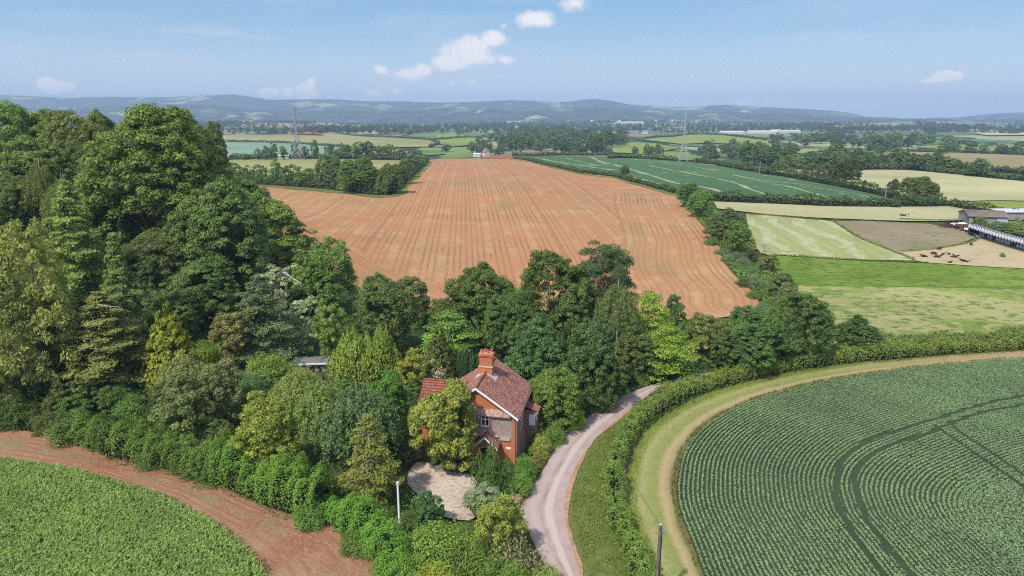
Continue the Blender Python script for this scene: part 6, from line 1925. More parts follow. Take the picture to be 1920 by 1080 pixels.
# ------------------------------------------------------------------ hills on the horizon
def hills():
    sky = [(-700, 190), (-300, 182), (-100, 178), (0, 178), (60, 180), (130, 184), (200, 182), (260, 181), (320, 182), (380, 178), (440, 177), (465, 181), (500, 187), (560, 186), (640, 187), (700, 190), (760, 190), (830, 192), (900, 191), (960, 188), (1000, 189), (1045, 192), (1075, 190), (1095, 186), (1115, 185), (1140, 188), (1165, 193), (1180, 196), (1230, 198), (1290, 201), (1330, 197), (1370, 197), (1420, 200), (1460, 203), (1520, 205), (1570, 208), (1600, 213), (1625, 219), (1700, 222), (1790, 221), (1840, 215), (1900, 212), (1960, 211), (2300, 208), (2700, 214)]
    low = [(-700, 205), (0, 200), (120, 205), (200, 198), (330, 196), (420, 199), (480, 207), (600, 208), (760, 207), (860, 204), (960, 207), (1060, 204), (1110, 200), (1160, 205), (1230, 210), (1300, 212), (1400, 211), (1520, 213), (1600, 219), (1700, 224), (2700, 224)]
    m, t, b = new_mat('hill_cover')
    P = pos_of(t)
    n1 = t.noise(t.vscale(P, (1, .6, 2)), .0018, 5, .6, .5); n2 = t.noise(P, .008, 4, .6)
    vo = t.node('ShaderNodeTexVoronoi', feature='F1'); t.put(vo.inputs['Vector'], t.vscale(P, (1, .6, 1))); vo.inputs['Scale'].default_value = .0065
    sp = t.node('ShaderNodeSeparateColor'); t.put(sp.inputs[0], vo.outputs['Color'])
    fld = t.mix(sp.outputs[0], (0.13, 0.2, 0.08), (0.30, 0.32, 0.16))
    wd = t.mix(t.ss(.35, .65, n2), (0.02, 0.034, 0.022), (0.06, 0.08, 0.04))
    c = t.mix(t.ss(.565, .64, t.m('ADD', n1, t.m('MULTIPLY', t.m('SUBTRACT', sp.outputs[1], .5), .2))), wd, fld)
    finish(t, b, c, .95, .1)
    px = np.linspace(-690, 2690, 420)
    sk = np.interp(px, *zip(*sky)); lo = np.interp(px, *zip(*low))
    for arr, a in ((sk, .35), (lo, .9)):
        arr += a * (np.sin(px / 17) * .5 + np.sin(px / 7.3 + 1) * .35 + np.sin(px / 41 + 2) * .6)
    Yf, Yn = 7300.0, 5200.0
    b1 = (540 - sk) / FPX; b2 = (540 - lo) / FPX
    zf = CAM_H + Yf * (-SP + b1 * CP) / (CP + b1 * SP)
    zn = CAM_H + Yn * (-SP + b2 * CP) / (CP + b2 * SP)
    D = np.concatenate([np.linspace(3900, 5900, 34), np.linspace(5980, 8900, 30)])
    X = np.empty((len(D), len(px))); Yg = np.empty_like(X); Z = np.empty_like(X)
    for i, d in enumerate(D):
        X[i] = d * (px - 960) / FPX / (CP + b1 * SP); Yg[i] = d
        bn = math.exp(-((d - Yn) / 620) ** 2)
        bf = float(smooth(5600, Yf, d)) if d < Yf else float(1 - .7 * smooth(Yf, 8900, d))
        fold = 16 * np.sin(px / 53 + d / 500) * np.sin(d / 330 + px / 210) + 9 * np.sin(px / 23 - d / 390)
        base = tz(X[i], Yg[i])
        env = max(bn, bf) * (1 - .85 * max(math.exp(-((d - Yf) / 380) ** 2), math.exp(-((d - Yn) / 260) ** 2)))
        Z[i] = base - 10 + np.maximum(zn - base + 10, 0) * bn + np.maximum(zf - base + 10 - np.maximum(zn - base + 10, 0) * bn, 0) * bf + fold * env
    Z[0] -= 20; Z[-1] -= 30
    k = len(px)
    i, j = np.meshgrid(np.arange(len(D) - 1), np.arange(k - 1), indexing='ij')
    q = np.stack([i * k + j, i * k + j + 1, (i + 1) * k + j + 1, (i + 1) * k + j], -1).reshape(-1, 4)
    o = link('hills', mesh_np('hills', np.stack([X, Yg, Z], -1).reshape(-1, 3), [q], [m], smoothf=True))
    tag(o, 'long blue wooded hills along the horizon', None, None, 'structure')


hills()


# ------------------------------------------------------------------ pylons, poles
STEEL = plain('pylon_steel', (0.34, 0.34, 0.36), .6, .3, .0, var=.15)


def pylon(px, base, ytop, rz, label, wide, bars=.2):
    x, y, z = GZ(px, base)
    _, _, zt = at_y(px, ytop, y)
    h = zt - z
    rt = empty('pylon', (x, y, z), rz)
    tag(rt, label, 'pylon', 'electricity pylons')
    W = [(0, wide), (.22, wide * .62), (.45, wide * .30), (.62, wide * .22), (.97, wide * .1), (1.0, .05)]
    def hw(f): return np.interp(f, [a for a, _ in W], [b for _, b in W])
    def corner(i, f):
        s = [(1, 1), (-1, 1), (-1, -1), (1, -1)][i % 4]
        return (s[0] * hw(f), s[1] * hw(f), f * h)
    for i in range(4):
        MB().tube([corner(i, f) for f, _ in W], [bars, bars, bars * .85, bars * .75, bars * .6, bars * .5], 4).build('leg', [STEEL], rt)
    br = MB()
    lv = [0, .12, .22, .33, .41, .48, .55, .62, .69, .75, .81, .87, .92, .97]
    for a, b in zip(lv[:-1], lv[1:]):
        for i in range(4):
            br.bar(corner(i, a), corner(i + 1, b), bars * .5, 4); br.bar(corner(i + 1, a), corner(i, b), bars * .5, 4)
            br.bar(corner(i, b), corner(i + 1, b), bars * .5, 4)
    br.build('bracing', [STEEL], rt)
    for f, L in ((.62, 6.6), (.76, 7.6), (.9, 5.6)):
        ar = MB()
        for s in (-1, 1):
            w_ = hw(f)
            tip = (s * L, 0, f * h + .2)
            for yy in (-w_, w_):
                ar.bar((s * w_, yy, f * h), tip, bars * .6, 4); ar.bar((s * w_ * .8, yy * .8, f * h + 2.2), tip, bars * .6, 4)
        a = ar.build('cross_arm', [STEEL], rt)
        for s in (-1, 1):
            MB().tube([(s * L, 0, f * h + .1), (s * L, 0, f * h - 2.4)], [.14, .14], 5).build('insulator', [plain('insulator_glass', (.45, .5, .52), .3)], a)
    return rt


pylon(1281, 302, 212, math.radians(78), 'grey lattice pylon standing in the striped green crop', 3.6)
pylon(559, 300, 196, math.radians(80), 'grey lattice pylon beyond the corner hedge of the red field', 3.8, .15)


def field_pole(px, base, ytop, label, r=.2, arm=True):
    x, y, z = GZ(px, base)
    _, _, zt = at_y(px, ytop, y)
    rt = empty('telegraph_pole', (x, y, z), .3)
    tag(rt, label, 'pole', 'wooden line poles among the far fields')
    wood_ = plain('grey_pole', (.30, .28, .25), .9)
    MB().tube([(0, 0, -.3), (0, 0, zt - z)], [r, r * .8], 6).build('shaft', [wood_], rt)
    if arm:
        MB().bar((-1.1, 0, zt - z - .5), (1.1, 0, zt - z - .5), .1, 4).build('cross_arm', [wood_], rt)


for a in [(1303, 305, 288, 'line pole at the foot of the right pylon'), (1353, 312, 290, 'line pole in front of the wood right of the pylon'), (1424, 325, 303, 'line pole at the corner of the striped crop'), (1517, 337, 320, 'line pole at the left dark tree by the cream field'),
          (1660, 371, 350, 'line pole at the tip of the striped crop'), (1852, 331, 313, 'line pole in the hedge below the long tan field'), (1548, 303, 294, 'small line pole in the far belt of trees'), (773, 296, 281, 'line pole beyond the crest of the red field'),
          (1432, 474, 456, 'fence-side pole at the corner of the vivid grass strip')]:
    field_pole(*a)


# ------------------------------------------------------------------ farm on the right
def gable_shed(name, px, base, L, D, he, hr, rz, wall, roof, label, cat='barn', doors=0, group=None):
    x, y, z = GZ(px, base)
    rt = empty(name, (x, y, z), rz)
    tag(rt, label, cat, group)
    MB().poly_prism([(-D / 2, -.5), (D / 2, -.5), (D / 2, he), (0, hr), (-D / 2, he)], 0, L).build('wall', [wall], rt)
    for s in (-1, 1):
        Q = [(0, -.3, hr + .14), (s * (D / 2 + .4), -.3, he - .4 * (hr - he) / (D / 2) + .14), (s * (D / 2 + .4), L + .3, he - .4 * (hr - he) / (D / 2) + .14), (0, L + .3, hr + .14)]
        MB().slab(Q if s > 0 else Q[::-1], .1).build('roof', [roof], rt)
    for i in range(doors):
        MB().box((-D / 2 - .05, L * (i + .5) / doors - 1.4, 0), (-D / 2 - .003, L * (i + .5) / doors + 1.4, he * .8)).build('door', [DARKWOOD], rt)
    return rt


OLDROOF = field_mat('old_sheet_roof', [(0.22, 0.18, 0.165), (0.27, 0.23, 0.21), (0.19, 0.14, 0.12)], .2, .8)
BLOCK = field_mat('grey_block_wall', [(0.36, 0.34, 0.31), (0.42, 0.40, 0.37), (0.3, 0.28, 0.25)], .3, 1.0)
BLUEW = plain('pale_blue_sheet', (0.34, 0.42, 0.55), .6)
WHITEW = plain('white_wall', (0.52, 0.51, 0.5), .7, var=.15)
GREYR = plain('pale_sheet_roof', (0.50, 0.49, 0.53), .6, var=.12)
REDR = plain('red_roof', (0.34, 0.12, 0.08), .8, var=.2)
SLATE = plain('slate_roof', (0.15, 0.15, 0.17), .7, var=.2)


def barn():
    a = np.array(G(1816, 419)); b = np.array(G(1888, 424))
    L = np.linalg.norm(b - a)
    rt = empty('farm_barn', (a[0], a[1], float(tz(*a))), math.atan2(b[1] - a[1], b[0] - a[0]))
    tag(rt, 'low grey farm barn with a rusty brown roof at the right', 'barn')
    D = 11.0; he, hr = 2.5, 3.9
    MB().box((0, 0, -1), (L, D, he)).build('wall', [BLOCK], rt)
    MB().add([(0, 0, he + .003), (0, D, he + .003), (0, D / 2, hr - .1), (L, 0, he + .003), (L, D, he + .003), (L, D / 2, hr - .1)], [], [(0, 2, 1), (3, 4, 5)]).build('gable', [BLOCK], rt)
    for s in (0, 1):
        yy = -.5 if s == 0 else D + .5
        zz = he - .12
        Q = [(-.4, yy, zz), (L + .4, yy, zz), (L + .4, D / 2, hr), (-.4, D / 2, hr)]
        MB().slab(Q if s == 0 else Q[::-1], .1).build('roof', [OLDROOF], rt)
    MB().box((L * .72, -.08, -.6), (L, -.003, he - .2)).build('side_panel', [BLUEW], rt)
    MB().box((L * .1, -.08, -.3), (L * .16, -.003, 2.1)).build('door', [DARKWOOD], rt)
    MB().box((L * .4, -.08, 1.2), (L * .44, -.003, 1.9)).build('window', [DARKWOOD], rt)


barn()
x_, y_, z_ = GZ(1917, 410)
sr = MB().box((-9, -3, 0), (9, 3, 2.6)); sr.slab([(-9.5, -3.4, 2.7), (9.5, -3.4, 2.7), (9.5, 3.4, 3.1), (-9.5, 3.4, 3.1)], .15, 1)
o_ = sr.build('farm_shed', [BLOCK, GREYR]); o_.location = (x_, y_, z_)
tag(o_, 'small white-roofed shed behind the farm barn', 'shed')


def bales():
    """wrapped silage bales stacked in rows"""
    def bale(cm, em, name):
        mb = MB()
        k = 14
        prof = [(-.6, .0), (-.6, .48), (-.52, .6), (.52, .6), (.6, .48), (.6, .0)]
        for (x0, r0), (x1, r1), mt in [(prof[0], prof[1], 1), (prof[1], prof[2], 1), (prof[2], prof[3], 0), (prof[3], prof[4], 1), (prof[4], prof[5], 1)]:
            V = []
            for x, r in ((x0, r0), (x1, r1)):
                for j in range(k):
                    a = j * 2 * math.pi / k
                    wob = 1 + .03 * math.sin(3 * a + x * 5)
                    V.append((x, r * wob * math.cos(a), .6 + r * wob * math.sin(a) * .97))
            mb.add(V, [(j, (j + 1) % k, k + (j + 1) % k, k + j) for j in range(k)], mat=mt)
        return mb.mesh(name, [cm, em], True)
    blk = plain('black_wrap', (.018, .018, .022), .3, .5); wht = plain('white_wrap', (.62, .62, .67), .45, .4); grey = plain('pale_grey_wrap', (.09, .09, .105), .5, .3)
    mblk = bale(blk, blk, 'bale'); mmix = bale(blk, wht, 'bale'); mw = bale(grey, wht, 'bale')
    a = np.array(G(1836, 441)); e = np.array(G(1932, 471))
    d = e - a; L = np.linalg.norm(d); d = d / L
    nrm = np.array([d[1], -d[0]])
    if nrm[1] > 0: nrm = -nrm           # towards the viewer
    rz = math.atan2(nrm[1], nrm[0])
    nrow = int(L / 1.25) + 5
    for tier in range(3):
        for row in range(3):
            if tier == 2 and row == 0: continue
            if tier == 1 and row == 0 and False: continue
            for i in range(nrow - tier):
                p = a + d * (i * 1.25 + tier * .6) - nrm * (row * 1.25 + tier * .45)
                me = (mmix if row == 0 and rng.random() < .75 else mblk) if tier < 2 else mw
                if tier < 2 and row > 0 and i > 0: continue
                o = link('silage_bale', me)
                o.location = (p[0], p[1], float(tz(*p)) + tier * 1.1)
                o.rotation_euler = (0, 0, rz)
                lab = {True: 'wrapped silage bale in the front face of the stack', False: 'black wrapped silage bale inside the left end of the stack'}[row == 0] if tier < 2 else 'dark grey wrapped silage bale on top of the long stack'
                tag(o, lab, 'bale', 'silage bales stacked beside the cattle field')
    # loose white sheet at the end of the stack
    c = np.array(G(1836, 445))
    n = 9
    V = []
    for i in range(n):
        for j in range(n):
            u, v = i / (n - 1) - .5, j / (n - 1) - .5
            p = c - d * 1.5 + d * u * 5 + nrm * (v * 3 + .3)
            V.append((p[0], p[1], float(tz(*p)) + .25 + .5 * (1 - 4 * u * u) * (.5 - v) + .08 * math.sin(u * 19 + v * 11)))
    q = np.array([(i * n + j, i * n + j + 1, (i + 1) * n + j + 1, (i + 1) * n + j) for i in range(n - 1) for j in range(n - 1)])
    me = mesh_np('plastic_sheet', np.array(V), [q], [plain('white_sheet', (.55, .55, .66), .4)], smoothf=True)
    tag(link('plastic_sheet', me), 'crumpled pale plastic sheet lying at the left end of the bale stack', 'sheet')


bales()


def scrap():
    rust = plain('rusty_iron', (.10, .045, .035), .85, .15, var=.5, scale=1.5); dk = plain('dark_iron', (.05, .035, .035), .7, .3, var=.3)
    wh = plain('white_scrap', (.6, .6, .62), .5)
    def trailer(px, py, rz, label, col):
        x, y, z = GZ(px, py)
        rt = empty('old_trailer', (x, y, z), rz); tag(rt, label, 'trailer'); rt.scale = (.75, .75, .75)
        MB().box((-2.4, -1, .7), (2.4, 1, .85)).box((-2.4, -1, .853), (2.4, -.93, 1.6)).box((-2.4, .93, .853), (2.4, 1, 1.6)).box((2.33, -.927, .853), (2.4, .927, 1.6)).build('bed', [col], rt)
        MB().bar((-2.4, 0, .75), (-4, 0, .5), .08).build('drawbar', [dk], rt)
        for sx in (-.6, .6):
            for s in (-1, 1):
                MB().tube([(sx, s * 1.02, .4), (sx, s * 1.25, .4)], [.42, .42], 12).build('wheel', [DARKWOOD], rt)
    def harrow(px, py, rz, label, col):
        x, y, z = GZ(px, py)
        rt = empty('old_harrow', (x, y, z), rz); tag(rt, label, 'implement')
        f = MB()
        for yy in (-1.2, 0, 1.2): f.bar((-2, yy, .7), (2, yy, .7), .09)
        for xx in (-2, -.7, .7, 2): f.bar((xx, -1.2, .72), (xx, 1.2, .72), .09)
        f.bar((0, 0, .7), (-.2, 0, 1.9), .08).bar((-2, 0, .7), (-.2, 0, 1.9), .07)
        f.build('frame', [col], rt)
        t_ = MB()
        for i in range(9):
            for yy in (-1.2, 0, 1.2):
                t_.tube([(-2 + i * .5, yy, .7), (-1.9 + i * .5, yy, .3), (-2.05 + i * .5, yy, 0)], [.05, .05, .03], 4)
        t_.build('tines', [dk], rt)
    def tank(px, py, rz, label, col):
        x, y, z = GZ(px, py)
        rt = empty('slurry_tank', (x, y, z), rz); tag(rt, label, 'tank'); rt.scale = (.7, .7, .7)
        MB().tube([(-2.2, 0, 1.5), (-2, 0, 1.5), (2, 0, 1.5), (2.2, 0, 1.5)], [.6, .95, .95, .6], 14).build('barrel', [col], rt)
        MB().box((-2.3, -.5, .45), (2.3, .5, .6)).build('chassis', [dk], rt)
        for s in (-1, 1): MB().tube([(.3, s * .75, .45), (.3, s * 1.05, .45)], [.48, .48], 12).build('wheel', [DARKWOOD], rt)
    trailer(1782, 424, .1, 'rusty red trailer at the far end of the scrap heap', rust)
    harrow(1772, 427, .4, 'dark spiky harrow left of the rusty red trailer', dk)
    tank(1800, 430, -.3, 'rusty brown tank in the middle of the scrap heap', rust)
    harrow(1793, 428, -.2, 'rusty harrow frame beside the brown tank', rust)
    trailer(1812, 434, -.5, 'dark rusty trailer near the bales in the scrap heap', plain('dull_red', (.085, .05, .045), .8, var=.4))
    harrow(1822, 437, .9, 'rusty frame nearest to the pale plastic sheet', rust)
    for i, (px, py, rz, lab) in enumerate([(1803, 425, .2, 'white metal sheet on top of the scrap heap'), (1818, 436, -.4, 'white metal sheet at the near side of the scrap heap'), (1790, 426, .5, 'narrow pale metal sheet beside the rusty trailer')]):
        x, y, z = GZ(px, py)
        m_ = MB()
        n = 12
        V = []
        for k in range(n + 1):
            u = k / n * 3 - 1.5
            V += [(u, -.7, .9 + .06 * (k % 2)), (u, .7, 1.25 + .06 * (k % 2))]
        m_.add(V, [(2 * k, 2 * k + 2, 2 * k + 3, 2 * k + 1) for k in range(n)])
        m_.bar((-1.3, 0, 0), (-1.3, 0, 1.05), .07).bar((1.3, 0, 0), (1.3, 0, 1.05), .07)
        o = m_.build('metal_sheet', [wh]); o.location = (x, y, z); o.rotation_euler = (0, 0, rz)
        tag(o, lab, 'metal sheet')


scrap()


# ------------------------------------------------------------------ cattle
def skin_body(name, joints, edges, radii, mat):
    me = bpy.data.meshes.new(name)
    me.from_pydata(joints, edges, [])
    o = bpy.data.objects.new(name, me); COL.objects.link(o)
    sk = o.modifiers.new('s', 'SKIN'); sk.use_smooth_shade = True
    for i, r in enumerate(radii):
        me.skin_vertices[0].data[i].radius = r if isinstance(r, tuple) else (r, r)
    me.skin_vertices[0].data[0].use_root = True
    o.modifiers.new('d', 'SUBSURF').levels = 1
    dg = bpy.context.evaluated_depsgraph_get()
    out = bpy.data.meshes.new_from_object(o.evaluated_get(dg))
    out.name = name
    bpy.data.objects.remove(o)
    out.materials.clear(); out.materials.append(mat)
    return out


def cattle():
    hide = field_mat('brown_hide', [(.10, .035, .02), (.085, .03, .018), (.12, .045, .025)], 1.5, 5.0)
    blackw, t, b = new_mat('black_white_hide')
    tc = t.node('ShaderNodeTexCoord').outputs['Object']
    finish(t, b, t.mix(t.ss(.52, .55, t.noise(tc, 1.4, 1, .4)), (.02, .018, .018), (.62, .6, .56)), .7, .2)
    lying_j = [(0, 0, .42), (.75, 0, .48), (-.75, 0, .42), (1.15, 0, .72), (1.45, 0, 1.02), (1.8, .05, .92), (.55, .32, .2), (.95, .42, .1), (.6, -.32, .2), (1.0, -.4, .1), (-.6, .38, .22), (-.15, .55, .12), (-.6, -.38, .22), (-.1, -.5, .12), (-1.05, .02, .42), (-1.2, .1, .12), (1.42, .3, 1.1), (1.42, -.3, 1.1)]
    lying_e = [(0, 1), (0, 2), (1, 3), (3, 4), (4, 5), (1, 6), (6, 7), (1, 8), (8, 9), (2, 10), (10, 11), (2, 12), (12, 13), (2, 14), (14, 15), (4, 16), (4, 17)]
    lying_r = [(.42, .42), (.38, .4), (.4, .4), .26, .17, .11, .13, .07, .13, .07, .18, .09, .18, .09, .08, .035, .05, .05]
    stand_j = [(0, 0, .95), (.75, 0, 1.0), (-.75, 0, 1.02), (1.15, 0, 1.0), (1.5, 0, .75), (1.75, 0, .45), (.65, .2, .6), (.65, .2, .32), (.65, .2, .0), (.68, -.2, .6), (.66, -.2, .32), (.66, -.2, .0), (-.75, .22, .65), (-.92, .22, .38), (-.85, .22, 0), (-.75, -.22, .65), (-.92, -.22, .38), (-.85, -.22, 0), (-1.05, 0, 1.05), (-1.15, 0, .45), (1.5, .24, .85), (1.5, -.24, .85)]
    stand_e = [(0, 1), (0, 2), (1, 3), (3, 4), (4, 5), (1, 6), (6, 7), (7, 8), (1, 9), (9, 10), (10, 11), (2, 12), (12, 13), (13, 14), (2, 15), (15, 16), (16, 17), (2, 18), (18, 19), (4, 20), (4, 21)]
    stand_r = [(.38, .4), (.33, .36), (.35, .36), .22, .15, .1, .13, .08, .06, .13, .08, .06, .17, .08, .06, .17, .08, .06, .07, .03, .05, .05]
    ly = skin_body('cow', lying_j, lying_e, lying_r, hide)
    stn = skin_body('cow', stand_j, stand_e, stand_r, hide)
    bw = skin_body('cow', lying_j, lying_e, lying_r, blackw)
    G_ = 'cattle resting on the fields'
    for px, py, me, rz, lab in [(1733, 482, ly, 3.0, 'brown cow lying at the left end of the herd'), (1751, 479, stn, 1.9, 'brown cow standing beside a lying one at the left of the herd'), (1756, 483, ly, -.3, 'brown cow lying just below the standing one'),
                                (1760, 468, ly, .3, 'brown cow lying farthest back, near the brown field edge'), (1767, 478, ly, .5, 'small brown cow lying in the middle of the herd'), (1783, 479, bw, 2.8, 'white-marked cow lying behind the large brown one'),
                                (1788, 483, ly, -.4, 'large brown cow lying right of the middle of the herd'), (1821, 460, ly, 1.2, 'brown cow lying alone nearest to the bale stack'), (1808, 491, ly, 2.7, 'brown cow lying nearest to the vivid grass strip'), (1814, 492, bw, .2, 'white-marked calf lying beside the cow nearest the grass strip'),
                                (1780, 493, ly, .2, 'dark calf lying alone near the vivid grass strip'), (1693, 405, ly, 3.0, 'dark cow on the cream hay field above the brown field'), (1698, 405, bw, 0, 'black and white cow on the cream hay field above the brown field')]:
        x, y, z = GZ(px, py)
        o = link('cow', me); o.location = (x, y, z); o.rotation_euler = (0, 0, rz)
        k = .5 if 'calf' in lab or 'small' in lab else .7
        o.scale = (k, k, k)
        tag(o, lab, 'cow', G_)


cattle()


# ------------------------------------------------------------------ far buildings
def house_small(name, px, base, L, D, he, hr, rz, wall, roof, label, cat='house', group=None):
    x, y, z = GZ(px, base)
    mb = MB()
    mb.poly_prism([(-D / 2, -1), (D / 2, -1), (D / 2, he), (0, hr), (-D / 2, he)], -L / 2, L / 2, 0)
    for s in (-1, 1):
        Q = [(0, -L / 2 - .3, hr + .25), (s * (D / 2 + .4), -L / 2 - .3, he), (s * (D / 2 + .4), L / 2 + .3, he), (0, L / 2 + .3, hr + .25)]
        mb.slab(Q if s > 0 else Q[::-1], .2, 1)
    mb.box((-.5, L / 2 - 1.2, hr - .5), (.5, L / 2 - .3, hr + 1.3), 0)
    o = mb.build(name, [wall, roof]); o.location = (x, y, z); o.rotation_euler = (0, 0, rz)
    tag(o, label, cat, group)
    return o


house_small('farmhouse', 911, 292, 8, 6, 3.6, 6.2, .5, WHITEW, REDR, 'white farmhouse with a red roof behind the crest of the red field')
house_small('farm_shed', 895, 293, 8, 6, 2.2, 3.4, 1.4, GREYR, GREYR, 'pale grey shed left of the white farmhouse', 'shed')
house_small('farm_shed', 532, 297, 9, 4, 2, 2.8, 1.57, WHITEW, WHITEW, 'small white shed at the foot of the left pylon', 'shed')
for i, (px, b, L, w, lab) in enumerate([(1372, 250.5, 60, 16, 'long pale farm shed on the rise right of the pylon'), (1428, 250, 70, 16, 'second long pale farm shed, right of the first'), (1482, 248.5, 50, 14, 'white shed among trees at the right end of the long sheds'), (1455, 247.5, 24, 14, 'short white shed between the long ones')]):
    house_small('farm_shed', px, b, L, w, 4, 6.5, 1.6, WHITEW, GREYR, lab, 'shed')
for px, b, L, w, lab, wl in [(720, 248, 24, 10, 'pale house at the dark clump on the far left slope', WHITEW), (1190, 251, 20, 9, 'brownish house left of the long pale sheds', BLOCK), (1210, 250, 16, 9, 'pale house just left of the right pylon', WHITEW), (1830, 238, 30, 12, 'white house by dark trees far on the right', WHITEW), (905, 238, 26, 12, 'white house in front of the far left town', WHITEW)]:
    house_small('far_house', px, b, L, w, 5, 8.5, 1.3, wl, SLATE, lab)
rr = np.random.default_rng(5)
for k in range(95):
    if k < 60: px, b = rr.normal(1165, 55), 222.5 + 7 * rr.random()
    elif k < 80: px, b = rr.normal(960, 60), 222 + 5 * rr.random()
    else: px, b = rr.random() * 1500 + 300, 222 + 12 * rr.random()
    house_small('town_house', px, b, 10 + 14 * rr.random(), 9, 6, 9.5, rr.random() * 3, [WHITEW, WHITEW, PINKWASH, BLOCK][rr.integers(4)], [SLATE, REDR, GREYR][rr.integers(3)], 'tiny pale house of the hazy town below the hills', 'house', 'houses of the far town')
for px, b, L, lab in [(640, 227, 130, 'long white industrial shed far below the left hills'), (1180, 233, 120, 'long white works building in the hazy town'), (960, 231, 110, 'wide pale building at the left of the hazy town')]:
    house_small('works_building', px, b, L, 40, 9, 12, 1.57, WHITEW, WHITEW, lab, 'building')
# lone bird over the red field
x_, y_, z_ = at_y(1214, 429, 170)
bd = MB()
bd.tube([(-.3, 0, 0), (0, 0, .03), (.35, 0, 0)], [.03, .11, .03], 6)
bd.add([(0, .05, .05), (.15, .05, .05), (.05, .75, .2), (-.1, .7, .2)], [(0, 1, 2, 3)]).add([(0, -.05, .05), (.15, -.05, .05), (.05, -.75, .2), (-.1, -.7, .2)], [(0, 3, 2, 1)])
o_ = bd.build('bird', [plain('black_feather', (.015, .014, .014), .6)]); o_.location = (x_, y_, z_); o_.rotation_euler = (0.5, 0.2, 1.0)
tag(o_, 'small dark bird flying over the red field', 'bird')
# ------------------------------------------------------------------ air, sky, sun, camera
def haze():
    m = bpy.data.materials.new('haze_air'); m.use_nodes = True
    nt = m.node_tree
    for n in list(nt.nodes):
        if n.type == 'BSDF_PRINCIPLED': nt.nodes.remove(n)
    v = nt.nodes.new('ShaderNodeVolumePrincipled')
    v.inputs['Color'].default_value = (0.54, 0.72, 1.0, 1)
    v.inputs['Density'].default_value = HAZE
    v.inputs['Anisotropy'].default_value = 0.0
    nt.links.new(v.outputs[0], nt.nodes['Material Output'].inputs['Volume'])
    o = MB().box((-10000, -10000, -60), (10000, 10000, 285)).build('haze', [m])
    tag(o, 'thin blue summer haze over the whole valley', None, None, 'stuff')


HAZE = 1.55e-4
haze()

SUN_EL, SUN_AZ = math.radians(52), math.radians(-142)       # azimuth from +Y towards +X: left, a little behind the camera
SV = Vector((math.sin(SUN_AZ) * math.cos(SUN_EL), math.cos(SUN_AZ) * math.cos(SUN_EL), math.sin(SUN_EL)))
sl = bpy.data.lights.new('sun', 'SUN'); sl.energy = 2.75; sl.angle = math.radians(2.5); sl.color = (1.0, 0.95, 0.87)
so = bpy.data.objects.new('sun', sl); COL.objects.link(so)
so.rotation_euler = (-SV).to_track_quat('-Z', 'Y').to_euler()
so.location = (-200, -100, 400)

w = bpy.data.worlds.new('World'); SC.world = w; w.use_nodes = True
t = NT(w.node_tree)
bg = w.node_tree.nodes['Background']
sky = t.node('ShaderNodeTexSky'); sky.sky_type = 'NISHITA'; sky.sun_disc = False
sky.sun_elevation = SUN_EL; sky.sun_rotation = SUN_AZ % (2 * math.pi)
sky.air_density = 1.0; sky.dust_density = 1.2; sky.ozone_density = 1.5
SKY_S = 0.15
d = t.node('ShaderNodeTexCoord').outputs['Generated']
nrm = t.node('ShaderNodeVectorMath', operation='NORMALIZE'); t.put(nrm.inputs[0], d)
s = t.node('ShaderNodeSeparateXYZ'); t.put(s.inputs[0], nrm.outputs[0])
u = t.m('ARCTAN2', s.outputs[0], s.outputs[1]); v = t.m('ARCSINE', s.outputs[2])
uv = t.node('ShaderNodeCombineXYZ'); t.put(uv.inputs[0], u); t.put(uv.inputs[1], v)
n_big = t.node('ShaderNodeTexNoise'); t.put(n_big.inputs['Vector'], uv.outputs[0]); n_big.inputs['Scale'].default_value = 26; n_big.inputs['Detail'].default_value = 6; n_big.inputs['Roughness'].default_value = .6
off = t.node('ShaderNodeVectorMath', operation='ADD'); t.put(off.inputs[0], uv.outputs[0]); off.inputs[1].default_value = (-.008, .012, 0)
n_off = t.node('ShaderNodeTexNoise'); t.put(n_off.inputs['Vector'], off.outputs[0]); n_off.inputs['Scale'].default_value = 26; n_off.inputs['Detail'].default_value = 6; n_off.inputs['Roughness'].default_value = .6
CL = [(880, 98, 60, 34, 1), (925, 74, 30, 20, 1), (845, 118, 38, 20, 1), (905, 108, 44, 20, .9), (945, 112, 26, 12, .6), (760, 138, 44, 16, .9), (716, 132, 18, 12, .85), (792, 130, 20, 14, .9), (835, 154, 24, 14, .75), (884, 154, 16, 9, .5),
      (1000, 36, 38, 20, 1), (1080, 10, 32, 22, .9), (945, 48, 14, 12, .5), (576, 172, 27, 20, 1.5), (505, 174, 24, 10, 1.5), (540, 174, 14, 11, 1.5), (583, 158, 10, 12, 1.5), (92, 160, 24, 18, 1.5), (125, 162, 24, 10, 1.5), (1778, 143, 32, 12, 1.5), (1740, 151, 20, 6, 1.5), (1445, 186, 60, 12, .62), (1390, 190, 30, 8, .55), (1640, 198, 60, 9, .5), (700, 175, 26, 9, .6), (740, 172, 24, 10, .6)]
STREAK = [(260, 104, 170, 14), (350, 118, 120, 10), (190, 98, 90, 8), (600, 122, 130, 10), (1540, 72, 220, 22), (1300, 150, 160, 14), (420, 60, 200, 20)]


def uvpix(px, py):
    a, dy, dz = raydir(px, py)
    L = math.sqrt(a * a + dy * dy + dz * dz)
    return math.atan2(a, dy), math.asin(dz / L)


